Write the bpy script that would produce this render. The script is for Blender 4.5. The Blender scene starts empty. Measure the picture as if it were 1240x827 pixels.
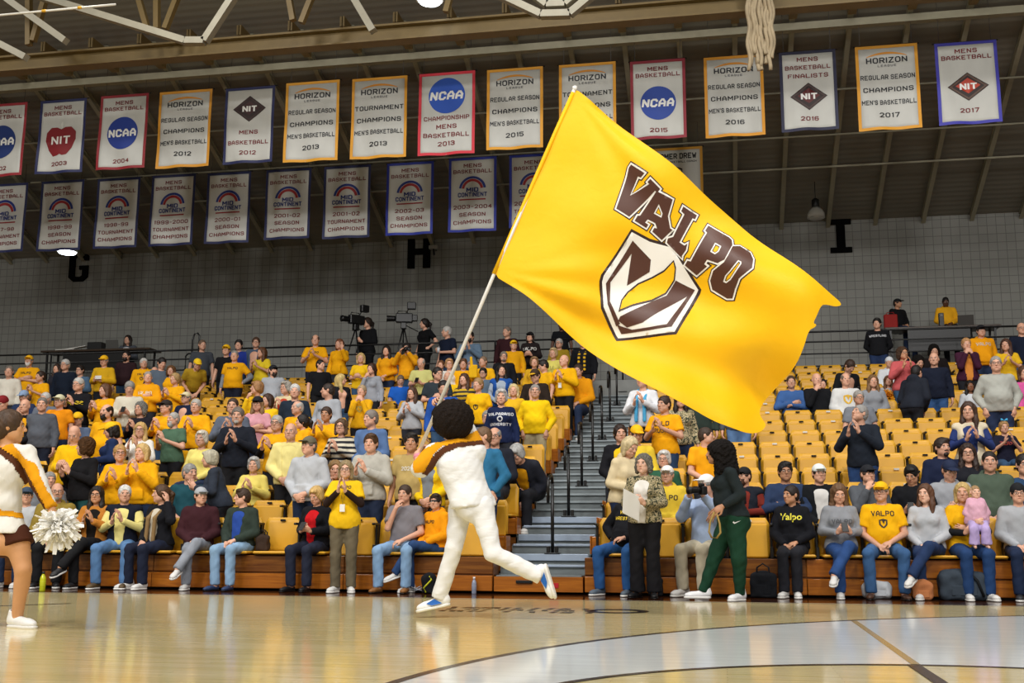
import bpy, bmesh, math, random
import numpy as np
from mathutils import Vector, Matrix
from mathutils.bvhtree import BVHTree
from mathutils.geometry import delaunay_2d_cdt

random.seed(7)
RNG = np.random.default_rng(7)
scene = bpy.context.scene
COL = scene.collection

# ------------------------------------------------------------------ camera
IMG_W, IMG_H = 1240, 827
FOCAL, PITCH, YAW, ROLL, CAM_H = 1346.0, 0.1748, 0.1859, 0.0039, 0.673
_cy, _sy, _cp, _sp = math.cos(YAW), math.sin(YAW), math.cos(PITCH), math.sin(PITCH)
FW = np.array([-_sy * _cp, _cy * _cp, _sp])
RT0 = np.array([_cy, _sy, 0.0])
UP0 = np.cross(RT0, FW)
RT = math.cos(ROLL) * RT0 + math.sin(ROLL) * UP0
UP = -math.sin(ROLL) * RT0 + math.cos(ROLL) * UP0
CAM = np.array([0.0, 0.0, CAM_H])
cam_data = bpy.data.cameras.new('camera')
cam_data.sensor_fit = 'HORIZONTAL'
cam_data.sensor_width = 36.0
cam_data.lens = FOCAL / IMG_W * 36.0
cam_data.clip_end = 200
cam = bpy.data.objects.new('camera', cam_data)
COL.objects.link(cam)
cam.matrix_world = Matrix([[RT[0], UP[0], -FW[0], 0], [RT[1], UP[1], -FW[1], 0], [RT[2], UP[2], -FW[2], CAM_H], [0, 0, 0, 1]])
scene.camera = cam


def ray(u, v):
    return FW + RT * ((u - IMG_W / 2) / FOCAL) + UP * ((IMG_H / 2 - v) / FOCAL)


def at_y(u, v, Y):
    d = ray(u, v)
    return CAM + d * (Y / d[1])


def at_z(u, v, Z=0.0):
    d = ray(u, v)
    return CAM + d * ((Z - CAM_H) / d[2])


def project(p):
    q = np.asarray(p, float) - CAM
    d = q @ FW
    return IMG_W / 2 + FOCAL * (q @ RT) / d, IMG_H / 2 - FOCAL * (q @ UP) / d


# ------------------------------------------------------------------ light, exposure
scene.view_settings.view_transform = 'Standard'
scene.view_settings.look = 'None'
scene.view_settings.gamma = 1.0
scene.view_settings.exposure = 0.12
scene.view_settings.use_curve_mapping = False
world = bpy.data.worlds.new('arena_air')
scene.world = world
world.use_nodes = True
world.node_tree.nodes['Background'].inputs[0].default_value = (1.0, 0.95, 0.88, 1)
world.node_tree.nodes['Background'].inputs[1].default_value = 0.20


def area_lamp(loc, target, power, size, color=(1, 0.98, 0.95), spread=180):
    l = bpy.data.lights.new('high_bay_light', 'AREA')
    l.shape = 'DISK'
    l.size = size
    l.energy = power
    l.color = color
    l.spread = math.radians(spread)
    o = bpy.data.objects.new('high_bay_light', l)
    COL.objects.link(o)
    o.location = loc
    o.rotation_euler = (Vector(target) - Vector(loc)).to_track_quat('-Z', 'Y').to_euler()
    return o


# the hall's high-bay lamps hang in rows over the court
for lx in (-17, -11, -5, 1, 7, 13):
    area_lamp((lx, -7.0, 12.2), (lx * 0.85, 17.0, 1.5), 235, 1.6, spread=125)
for lx in (-14, -7, 0, 7):
    area_lamp((lx, 3.0, 12.8), (lx * 0.9, 12.0, 0.0), 265, 1.4, spread=118)
for lx in (-15, -9, -3, 3, 9):
    area_lamp((lx, 14.5, 12.3), (lx * 1.02, 18.5, 1.5), 150, 1.0, spread=130)


def lin(c):
    c = c.lstrip('#')
    out = []
    for i in (0, 2, 4):
        x = int(c[i:i + 2], 16) / 255.0
        out.append(x / 12.92 if x <= 0.04045 else ((x + 0.055) / 1.055) ** 2.4)
    return (out[0], out[1], out[2], 1.0)


# ------------------------------------------------------------------ materials
MATS = {}


def node_mat(name):
    m = bpy.data.materials.new(name)
    m.use_nodes = True
    nt = m.node_tree
    return m, nt, nt.nodes['Principled BSDF']


def mat(name, color=None, rough=0.6, metal=0.0, noise=0.0, nscale=6.0, bump=0.0, bscale=40.0, spec=0.5, stretch=(1, 1, 1), sheen=0.0, coat=0.0):
    """a procedural material; color None takes the object's own colour"""
    if name in MATS:
        return MATS[name]
    m, nt, b = node_mat(name)
    N, L = nt.nodes, nt.links
    b.inputs['Roughness'].default_value = rough
    b.inputs['Metallic'].default_value = metal
    b.inputs['Specular IOR Level'].default_value = spec
    if sheen:
        b.inputs['Sheen Weight'].default_value = sheen
    if coat:
        b.inputs['Coat Weight'].default_value = coat
        b.inputs['Coat Roughness'].default_value = 0.08
    tc = N.new('ShaderNodeTexCoord')
    mp = N.new('ShaderNodeMapping')
    mp.inputs['Scale'].default_value = stretch
    L.new(tc.outputs['Object'], mp.inputs['Vector'])
    if color is None:
        oi = N.new('ShaderNodeObjectInfo')
        csock = oi.outputs['Color']
    else:
        rgb = N.new('ShaderNodeRGB')
        rgb.outputs[0].default_value = lin(color)
        csock = rgb.outputs[0]
    if noise:
        nz = N.new('ShaderNodeTexNoise')
        nz.inputs['Scale'].default_value = nscale
        nz.inputs['Detail'].default_value = 3
        L.new(mp.outputs[0], nz.inputs['Vector'])
        mr = N.new('ShaderNodeMapRange')
        mr.inputs['From Min'].default_value = 0.3
        mr.inputs['From Max'].default_value = 0.7
        mr.inputs['To Min'].default_value = 1 - noise
        mr.inputs['To Max'].default_value = 1 + noise * 0.5
        L.new(nz.outputs['Fac'], mr.inputs['Value'])
        mx = N.new('ShaderNodeMix')
        mx.data_type = 'RGBA'
        mx.blend_type = 'MULTIPLY'
        mx.inputs['Factor'].default_value = 1
        L.new(csock, mx.inputs[6])
        L.new(mr.outputs[0], mx.inputs[7])
        csock = mx.outputs[2]
    L.new(csock, b.inputs['Base Color'])
    if bump:
        nb = N.new('ShaderNodeTexNoise')
        nb.inputs['Scale'].default_value = bscale
        nb.inputs['Detail'].default_value = 4
        nb.inputs['Distortion'].default_value = 0.6
        L.new(mp.outputs[0], nb.inputs['Vector'])
        bp = N.new('ShaderNodeBump')
        bp.inputs['Strength'].default_value = bump
        bp.inputs['Distance'].default_value = 0.02
        L.new(nb.outputs['Fac'], bp.inputs['Height'])
        L.new(bp.outputs[0], b.inputs['Normal'])
    MATS[name] = m
    return m


M_FABRIC = mat('knit_fabric', None, 0.9, noise=0.12, nscale=5, bump=0.55, bscale=9, spec=0.2, stretch=(1, 1, 0.6))
M_SUIT = mat('pressed_suit_cloth', None, 0.85, noise=0.05, nscale=6, bump=0.5, bscale=6, spec=0.2, stretch=(1, 1, 2.6))
M_DENIM = mat('woven_trouser_cloth', None, 0.85, noise=0.22, nscale=7, bump=0.5, bscale=11, spec=0.25, stretch=(1, 1, 0.5))
M_SKIN = mat('skin', None, 0.5, noise=0.06, nscale=9, spec=0.4)
M_HAIR = mat('hair_strands', None, 0.55, noise=0.35, nscale=30, bump=0.3, bscale=70, spec=0.4, stretch=(1, 1, 0.25))
M_CURL = mat('curly_hair', None, 0.8, noise=0.4, nscale=45, bump=1.0, bscale=60, spec=0.2)
M_CAP = mat('cap_twill', None, 0.8, noise=0.05, nscale=20, bump=0.1, bscale=120, spec=0.3)
M_SHOE = mat('shoe_leather', None, 0.5, noise=0.06, nscale=12, spec=0.4)
M_RUBBER = mat('white_rubber', 'e6e4de', 0.6)
M_PRINT = mat('screen_print_ink', None, 0.7, noise=0.05)
M_PLAST = mat('painted_plastic', None, 0.4, noise=0.03)
M_BLACK = mat('black_plastic', '0c0c0d', 0.4)
M_BLKMET = mat('black_painted_steel', '0d0d0e', 0.38, spec=0.5)
M_LIP = mat('lip_skin', None, 0.45)
M_WHITE_EYE = mat('eye_white', 'd8d2cc', 0.3)
M_IRIS = mat('dark_iris', '1c120c', 0.2)

# ------------------------------------------------------------------ mesh helpers
def make_obj(name, me, parent=None, color=None):
    o = bpy.data.objects.new(name, me)
    COL.objects.link(o)
    if parent is not None:
        o.parent = parent
    if color is not None:
        o.color = lin(color) if isinstance(color, str) else color
    return o


def mesh_np(name, V, F, mats, smooth=True, fmat=None):
    """mesh from numpy verts and a list / array of faces"""
    me = bpy.data.meshes.new(name)
    if isinstance(F, np.ndarray):
        n, k = F.shape
        me.vertices.add(len(V))
        me.vertices.foreach_set('co', np.ascontiguousarray(V, dtype=np.float32).ravel())
        me.loops.add(n * k)
        me.loops.foreach_set('vertex_index', np.ascontiguousarray(F, dtype=np.int32).ravel())
        me.polygons.add(n)
        me.polygons.foreach_set('loop_start', np.arange(0, n * k, k, dtype=np.int32))
        me.update(calc_edges=True)
    else:
        me.from_pydata([tuple(p) for p in V], [], F)
    for m in (mats if isinstance(mats, (list, tuple)) else [mats]):
        me.materials.append(m)
    if fmat is not None:
        me.polygons.foreach_set('material_index', np.asarray(fmat, dtype=np.int32))
    if smooth:
        me.polygons.foreach_set('use_smooth', np.ones(len(me.polygons), dtype=bool))
    me.update()
    return me


class MB:
    def __init__(s):
        s.v, s.f, s.m = [], [], []
        s.cur = 0

    def add(s, V, F, m=None):
        o = len(s.v)
        s.v += [tuple(p) for p in V]
        s.f += [tuple(i + o for i in f) for f in F]
        s.m += [s.cur if m is None else m] * len(F)

    def box(s, lo, hi, bev=0.0, m=None):
        lo, hi = np.minimum(lo, hi), np.maximum(lo, hi)
        if bev <= 0:
            V = [(x, y, z) for x in (lo[0], hi[0]) for y in (lo[1], hi[1]) for z in (lo[2], hi[2])]
            s.add(V, [(0, 1, 3, 2), (4, 6, 7, 5), (0, 4, 5, 1), (2, 3, 7, 6), (0, 2, 6, 4), (1, 5, 7, 3)], m)
            return
        c = (lo + hi) / 2
        h = (hi - lo) / 2
        bev = min(bev, h.min() * 0.95)
        V, idx = [], {}
        for sx in (-1, 1):
            for sy in (-1, 1):
                for sz in (-1, 1):
                    for ax in range(3):
                        q = h - bev
                        q[ax] = h[ax]
                        idx[(sx, sy, sz, ax)] = len(V)
                        V.append(c + q * np.array((sx, sy, sz)))
        F = []
        for ax in range(3):
            a, b = [(1, 2), (2, 0), (0, 1)][ax]
            for sg in (-1, 1):
                f = []
                for (p, q) in ((-1, -1), (1, -1), (1, 1), (-1, 1)):
                    k = [0, 0, 0]
                    k[ax], k[a], k[b] = sg, p, q
                    f.append(idx[(k[0], k[1], k[2], ax)])
                F.append(tuple(f if sg > 0 else f[::-1]))
                for sb in (-1, 1):
                    pass
        for ax in range(3):   # bevel strips along axis ax
            a, b = [(1, 2), (2, 0), (0, 1)][ax]
            for p in (-1, 1):
                for q in (-1, 1):
                    k0, k1 = [0, 0, 0], [0, 0, 0]
                    k0[ax], k1[ax] = -1, 1
                    k0[a] = k1[a] = p
                    k0[b] = k1[b] = q
                    f = [idx[tuple(k0) + (a,)], idx[tuple(k1) + (a,)], idx[tuple(k1) + (b,)], idx[tuple(k0) + (b,)]]
                    F.append(tuple(f if p * q < 0 else f[::-1]))
        for sx in (-1, 1):
            for sy in (-1, 1):
                for sz in (-1, 1):
                    f = [idx[(sx, sy, sz, i)] for i in range(3)]
                    F.append(tuple(f if sx * sy * sz > 0 else f[::-1]))
        s.add(V, F, m)

    def tube(s, pts, r, n=8, m=None, cap=True):
        P = [np.asarray(p, float) for p in pts]
        R = r if isinstance(r, (list, tuple)) else [r] * len(P)
        V, F = [], []
        t0 = P[1] - P[0]
        ref = np.array([0, 0, 1.0]) if abs(t0[2]) < 0.9 * np.linalg.norm(t0) else np.array([1.0, 0, 0])
        for i, p in enumerate(P):
            t = P[min(i + 1, len(P) - 1)] - P[max(i - 1, 0)]
            t = t / (np.linalg.norm(t) + 1e-12)
            a = np.cross(t, ref)
            na = np.linalg.norm(a)
            if na < 1e-6:
                a = np.cross(t, np.array([0, 1.0, 0]))
                na = np.linalg.norm(a)
            a /= na
            b = np.cross(t, a)
            for k in range(n):
                an = 2 * math.pi * k / n
                V.append(p + R[i] * (math.cos(an) * a + math.sin(an) * b))
        for i in range(len(P) - 1):
            for k in range(n):
                k2 = (k + 1) % n
                F.append((i * n + k, (i + 1) * n + k, (i + 1) * n + k2, i * n + k2))
        if cap:
            F.append(tuple(range(n)))
            F.append(tuple(reversed(range((len(P) - 1) * n, len(P) * n))))
        s.add(V, F, m)

    def bar(s, a, b, w, h, m=None, upv=(0, 0, 1)):
        a, b = np.asarray(a, float), np.asarray(b, float)
        t = b - a
        t /= np.linalg.norm(t)
        u = np.cross(t, np.asarray(upv, float))
        if np.linalg.norm(u) < 1e-6:
            u = np.cross(t, np.array([0, 1.0, 0]))
        u /= np.linalg.norm(u)
        w2 = np.cross(u, t)
        V = [p + u * x * w / 2 + w2 * y * h / 2 for p in (a, b) for (x, y) in ((-1, -1), (1, -1), (1, 1), (-1, 1))]
        s.add(V, [(0, 1, 2, 3), (7, 6, 5, 4), (0, 4, 5, 1), (1, 5, 6, 2), (2, 6, 7, 3), (3, 7, 4, 0)], m)

    def lathe(s, prof, n=16, c=(0, 0, 0), m=None):
        V, F = [], []
        for (r, z) in prof:
            for k in range(n):
                an = 2 * math.pi * k / n
                V.append((c[0] + r * math.cos(an), c[1] + r * math.sin(an), c[2] + z))
        for i in range(len(prof) - 1):
            for k in range(n):
                k2 = (k + 1) % n
                F.append((i * n + k, i * n + k2, (i + 1) * n + k2, (i + 1) * n + k))
        F.append(tuple(reversed(range(n))))
        F.append(tuple(range((len(prof) - 1) * n, len(prof) * n)))
        s.add(V, F, m)

    def prism(s, poly, o, ax, ay, depth, m=None):
        """extrude a convex/concave 2D polygon along the axes' cross product"""
        o, ax, ay = (np.asarray(q, float) for q in (o, ax, ay))
        az = np.cross(ax, ay)
        n = len(poly)
        V = [o + ax * p[0] + ay * p[1] for p in poly] + [o + ax * p[0] + ay * p[1] + az * depth for p in poly]
        F = [tuple(reversed(range(n))), tuple(range(n, 2 * n))]
        F += [(i, (i + 1) % n, n + (i + 1) % n, n + i) for i in range(n)]
        s.add(V, F, m)

    def mesh(s, name, mats, smooth=False):
        return mesh_np(name, s.v, s.f, mats, smooth, s.m)

    def build(s, name, mats, parent=None, smooth=False, color=None):
        return make_obj(name, s.mesh(name, mats, smooth), parent, color)


def empty(name, loc=(0, 0, 0), rz=0.0):
    o = bpy.data.objects.new(name, None)
    o.empty_display_size = 0.1
    COL.objects.link(o)
    o.location = loc
    o.rotation_euler = (0, 0, rz)
    return o


def tag(o, label=None, cat=None, group=None, kind=None):
    if label:
        o['label'] = label
    if cat:
        o['category'] = cat
    if group:
        o['group'] = group
    if kind:
        o['kind'] = kind
    return o


def copy_tree(o, parent=None):
    c = o.copy()
    COL.objects.link(c)
    c.parent = parent
    for ch in list(o.children):
        copy_tree(ch, c)
    return c


def inside_poly(P, loops):
    x, y = P[:, 0], P[:, 1]
    r = np.zeros(len(P), bool)
    for lp in loops:
        a = np.asarray(lp, float)
        b = np.roll(a, -1, 0)
        for (x0, y0), (x1, y1) in zip(a, b):
            if y0 == y1:
                continue
            c = ((y0 > y) != (y1 > y)) & (x < (x1 - x0) * (y - y0) / (y1 - y0) + x0)
            r ^= c
    return r


def tri_poly(loops, step):
    """triangulate even-odd polygon loops with interior points every step"""
    vs, es = [], []
    for lp in loops:
        o = len(vs)
        pts = []
        n = len(lp)
        for i in range(n):
            a, b = np.asarray(lp[i], float), np.asarray(lp[(i + 1) % n], float)
            k = max(1, int(np.linalg.norm(b - a) / step))
            pts += [a + (b - a) * j / k for j in range(k)]
        vs += pts
        es += [(o + i, o + (i + 1) % len(pts)) for i in range(len(pts))]
    B = np.array(vs)
    lo, hi = B.min(0), B.max(0)
    gx, gy = np.meshgrid(np.arange(lo[0] + step * 0.53, hi[0], step), np.arange(lo[1] + step * 0.47, hi[1], step))
    G = np.stack([gx.ravel(), gy.ravel()], 1)
    if len(G):
        G = G[inside_poly(G, loops)]
        vs += list(G)
    r = delaunay_2d_cdt([Vector((float(p[0]), float(p[1]))) for p in vs], es, [], 0, 1e-7)
    V = np.array([(p.x, p.y) for p in r[0]])
    F = np.array([f for f in r[2] if len(f) == 3])
    c = V[F].mean(1)
    F = F[inside_poly(c, loops)]
    a = V[F]
    area = (a[:, 1, 0] - a[:, 0, 0]) * (a[:, 2, 1] - a[:, 0, 1]) - (a[:, 1, 1] - a[:, 0, 1]) * (a[:, 2, 0] - a[:, 0, 0])
    F[area < 0] = F[area < 0][:, ::-1]
    used = np.unique(F)
    re = -np.ones(len(V), int)
    re[used] = np.arange(len(used))
    return V[used], re[F]


# athletic block lettering: strokes on a 4 x 6 grid
_O = '10 30 41 45 36 16 05 01 10'
GLYPHS = {k: v for k, v in (t.split(':') for t in (
    'A:00 0,3.6 1.5,6 2.5,6 4,3.6 40/0,2.2 4,2.2|B:00 06 36 45 44 3,3.1 0,3.1/3,3.1 4,2.2 41 30 00|C:4,4.5 45 36 16 05 01 10 30 41 4,1.5|D:00 06 36 45 41 30 00|E:40 00 06 46/0,3.1 3,3.1|F:00 06 46/0,3.1 3,3.1|'
    'G:4,4.5 45 36 16 05 01 10 30 41 4,2.8 2.3,2.8|H:00 06/40 46/03 43|I:00 06|J:46 41 30 10 01|K:00 06/46 .4,2.8/1.4,3.6 40|L:06 00 40|M:00 06 2.5,2.2 56 50|N:00 06 40 46|O:' + _O + '|P:00 06 36 45 4,3.8 3,2.8 0,2.8|'
    'Q:' + _O + '/2.4,1.6 40|R:00 06 36 45 4,3.8 3,2.8 0,2.8/2.2,2.8 40|S:4,4.8 45 36 16 05 04 1,3.1 3,3.1 4,2.2 41 30 10 01 0,1.3|T:06 46/26 20|U:06 01 10 30 41 46|V:06 20 46|W:06 1.2,0 2.5,4 3.8,0 56|X:00 46/06 40|Y:06 23 46/23 20|Z:06 46 00 40|'
    '0:' + _O + '|1:.4,5 1.2,6 1.2,0|2:05 16 36 45 4,3.8 00 40|3:05 16 36 45 44 3,3.1 1.5,3.1/3,3.1 4,2.2 41 30 10 01|4:30 36 02 42|5:46 06 0,3.4 3,3.4 4,2.4 41 30 10 01|6:45 36 16 05 01 10 30 41 4,2.4 3,3.3 0,3.3|7:06 46 1.5,0|'
    '8:' + _O + '/0,3.1 4,3.1|9:4,2.8 1,2.8 0,3.8 05 16 36 45 41 30 10 01|-:.3,3 2.7,3|\':0,6.2 0,4.6').split('|'))}


def block_text(txt, w=1.15, gap=1.6):
    V, F = [], []
    x = 0.0
    for ch in txt:
        if ch == ' ':
            x += 2.6
            continue
        wd = 0
        for st in GLYPHS[ch].split('/'):
            pts = []
            for t in st.split():
                a, b = t.split(',') if ',' in t else (t[0], t[1])
                pts.append(np.array([float(a), float(b)]))
                wd = max(wd, float(a))
            for p, q in zip(pts[:-1], pts[1:]):
                d = (q - p) / np.linalg.norm(q - p)
                n = np.array([-d[1], d[0]]) * w / 2
                e = d * w * .36
                o = len(V)
                V += [p - e - n + [x, 0], q + e - n + [x, 0], q + e + n + [x, 0], p - e + n + [x, 0]]
                F.append((o, o + 1, o + 2, o + 3))
        x += wd + gap + w * .5
    V = np.array(V)
    lo, hi = V.min(0), V.max(0)
    return (V - (lo + hi) / 2) / (6 + w), F


_TEXT = {}


def text_mesh2d(txt, bold=0.0, spacing=1.0):
    """(verts n x 2 centred, height 1 cap, faces) of a line of lettering"""
    key = (txt, bold, spacing)
    if key in _TEXT:
        return _TEXT[key]
    if all(c == ' ' or c in GLYPHS for c in txt):
        _TEXT[key] = block_text(txt, 1.3 if bold < .025 else 1.65, 1.6 * spacing)
        return _TEXT[key]
    cu = bpy.data.curves.new('lettering', 'FONT')
    cu.body = txt
    cu.offset = bold
    cu.space_character = spacing
    cu.resolution_u = 2
    o = bpy.data.objects.new('lettering', cu)
    COL.objects.link(o)
    dg = bpy.context.evaluated_depsgraph_get()
    me = bpy.data.meshes.new_from_object(o.evaluated_get(dg))
    V = np.array([(v.co.x, v.co.y) for v in me.vertices])
    F = [tuple(p.vertices) for p in me.polygons]
    COL.objects.unlink(o)
    bpy.data.objects.remove(o)
    bpy.data.meshes.remove(me)
    bpy.data.curves.remove(cu)
    lo, hi = V.min(0), V.max(0)
    V = (V - (lo + hi) / 2) / 0.70
    _TEXT[key] = (V, F)
    return V, F

# ------------------------------------------------------------------ soft solids: distance fields turned into one continuous surface
F32 = np.float32


def A(*a):
    return np.array(a, float)


def rotx(a):
    c, s = math.cos(a), math.sin(a)
    return np.array([[1, 0, 0], [0, c, -s], [0, s, c]])


def roty(a):
    c, s = math.cos(a), math.sin(a)
    return np.array([[c, 0, s], [0, 1, 0], [-s, 0, c]])


def rotz(a):
    c, s = math.cos(a), math.sin(a)
    return np.array([[c, -s, 0], [s, c, 0], [0, 0, 1]])


class Solid:
    """ops are applied in order: union 'u', subtract 's', intersect-with-half-space 'c'"""

    def __init__(s):
        s.ops = []
        s.fine = []

    def cone(s, a, b, r1, r2, k=0.02, mode='u', cut=None):
        a, b = np.asarray(a, float), np.asarray(b, float)
        ba = b - a
        l2 = max(float(ba @ ba), 1e-8)
        rr = r1 - r2
        if rr * rr >= l2 * 0.98:
            b = a + ba / math.sqrt(l2) * (abs(rr) * 1.02 + 1e-4)
            ba = b - a
            l2 = float(ba @ ba)
        a2 = l2 - rr * rr
        il2 = 1.0 / l2

        def f(X, Y, Z):
            px, py, pz = X - a[0], Y - a[1], Z - a[2]
            y = px * ba[0] + py * ba[1] + pz * ba[2]
            z = y - l2
            qx, qy, qz = px * l2 - ba[0] * y, py * l2 - ba[1] * y, pz * l2 - ba[2] * y
            x2 = qx * qx + qy * qy + qz * qz
            y2, z2 = y * y * l2, z * z * l2
            kk = np.sign(rr) * rr * rr * x2
            d = np.where(np.sign(z) * a2 * z2 > kk, np.sqrt(x2 + z2) * il2 - r2,
                         np.where(np.sign(y) * a2 * y2 < kk, np.sqrt(x2 + y2) * il2 - r1,
                                  (np.sqrt(x2 * a2 * il2) + y * rr) * il2 - r1))
            if cut is not None:
                t = b + ba * (cut / math.sqrt(l2))
                u = ba / math.sqrt(l2)
                d = np.maximum(d, (X - t[0]) * u[0] + (Y - t[1]) * u[1] + (Z - t[2]) * u[2])
            return d
        m = max(r1, r2)
        s.ops.append((mode, f, np.minimum(a, b) - m, np.maximum(a, b) + m, k))
        return s

    def ell(s, c, r, R=None, k=0.02, mode='u'):
        c, r = np.asarray(c, float), np.asarray(r, float)

        def f(X, Y, Z):
            x, y, z = X - c[0], Y - c[1], Z - c[2]
            if R is not None:
                x, y, z = (R[0, 0] * x + R[1, 0] * y + R[2, 0] * z, R[0, 1] * x + R[1, 1] * y + R[2, 1] * z, R[0, 2] * x + R[1, 2] * y + R[2, 2] * z)
            k0 = np.sqrt((x / r[0]) ** 2 + (y / r[1]) ** 2 + (z / r[2]) ** 2)
            k1 = np.sqrt((x / r[0] ** 2) ** 2 + (y / r[1] ** 2) ** 2 + (z / r[2] ** 2) ** 2)
            return k0 * (k0 - 1.0) / np.maximum(k1, 1e-6)
        if R is None:
            e = r
        else:
            e = np.sqrt(((R * r[None, :]) ** 2).sum(1))
        s.ops.append((mode, f, c - e, c + e, k))
        return s

    def rbox(s, c, h, rad, R=None, k=0.01, mode='u'):
        c, h = np.asarray(c, float), np.asarray(h, float)

        def f(X, Y, Z):
            x, y, z = X - c[0], Y - c[1], Z - c[2]
            if R is not None:
                x, y, z = (R[0, 0] * x + R[1, 0] * y + R[2, 0] * z, R[0, 1] * x + R[1, 1] * y + R[2, 1] * z, R[0, 2] * x + R[1, 2] * y + R[2, 2] * z)
            qx, qy, qz = np.abs(x) - h[0] + rad, np.abs(y) - h[1] + rad, np.abs(z) - h[2] + rad
            return np.sqrt(np.maximum(qx, 0) ** 2 + np.maximum(qy, 0) ** 2 + np.maximum(qz, 0) ** 2) + np.minimum(np.maximum(qx, np.maximum(qy, qz)), 0) - rad
        e = h if R is None else np.abs(R) @ h
        s.ops.append((mode, f, c - e, c + e, k))
        return s

    def plane(s, p, n):
        """keep the side the normal points away from"""
        p, n = np.asarray(p, float), np.asarray(n, float)
        n = n / np.linalg.norm(n)
        s.ops.append(('c', lambda X, Y, Z: (X - p[0]) * n[0] + (Y - p[1]) * n[1] + (Z - p[2]) * n[2], None, None, 0))
        return s

    def fold(s, amp, freq, seed=0.0, axis=(0.5, 0.3, 1.0)):
        """soft creases"""
        a = np.asarray(axis, float) * freq

        def f(X, Y, Z):
            return amp * (np.sin(X * a[0] * 1.7 + Z * a[2] + seed + 1.5 * np.sin(Y * freq * .6 + X * freq * .45 + seed)) * 0.6
                          + 0.4 * np.sin(X * freq * 1.1 - Z * freq * 1.6 + Y * freq * 1.3 + 2 * seed))
        s.ops.append(('d', f, None, None, 0))
        return s

    def detail(s, lo, hi):
        s.fine.append((np.asarray(lo, float), np.asarray(hi, float)))

    def mesh(s, h=0.014, hf=0.007, pad=0.012):
        u = [o for o in s.ops if o[0] == 'u']
        lo = np.min([o[2] for o in u], 0) - pad
        hi = np.max([o[3] for o in u], 0) + pad
        axes = []
        for ax in range(3):
            iv = [(b[0][ax], b[1][ax]) for b in s.fine]
            p, out = lo[ax], []
            while p < hi[ax] + h:
                out.append(p)
                q = p + h * 0.5
                p += hf if any(a <= q <= b for a, b in iv) else h
            out.append(p)
            axes.append(np.array(out, dtype=F32))
        X, Y, Z = axes
        F = np.full((len(X), len(Y), len(Z)), 1.0, dtype=F32)
        for mode, f, blo, bhi, k in s.ops:
            if blo is None:
                d = f(X[:, None, None], Y[None, :, None], Z[None, None, :])
                if mode == 'c':
                    np.maximum(F, d.astype(F32), out=F)
                else:
                    F += np.broadcast_to(d, F.shape).astype(F32) * (np.abs(F) < 0.06)
                continue
            m = k + 2.2 * h
            sl = tuple(slice(max(0, int(np.searchsorted(axv, blo[i] - m)) - 1), int(np.searchsorted(axv, bhi[i] + m)) + 1) for i, axv in enumerate(axes))
            d = f(X[sl[0]][:, None, None], Y[sl[1]][None, :, None], Z[sl[2]][None, None, :]).astype(F32)
            G = F[sl]
            if mode == 'u':
                if k > 0:
                    hh = np.maximum(k - np.abs(G - d), 0) / k
                    F[sl] = np.minimum(G, d) - hh * hh * (k * 0.25)
                else:
                    F[sl] = np.minimum(G, d)
            else:
                if k > 0:
                    hh = np.maximum(k - np.abs(G + d), 0) / k
                    F[sl] = np.maximum(G, -d) + hh * hh * (k * 0.25)
                else:
                    F[sl] = np.maximum(G, -d)
        return surface_nets(F, axes)


_CORN = [(0, 0, 0), (1, 0, 0), (0, 1, 0), (1, 1, 0), (0, 0, 1), (1, 0, 1), (0, 1, 1), (1, 1, 1)]
_EDG = [(0, 1), (2, 3), (4, 5), (6, 7), (0, 2), (1, 3), (4, 6), (5, 7), (0, 4), (1, 5), (2, 6), (3, 7)]


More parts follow.
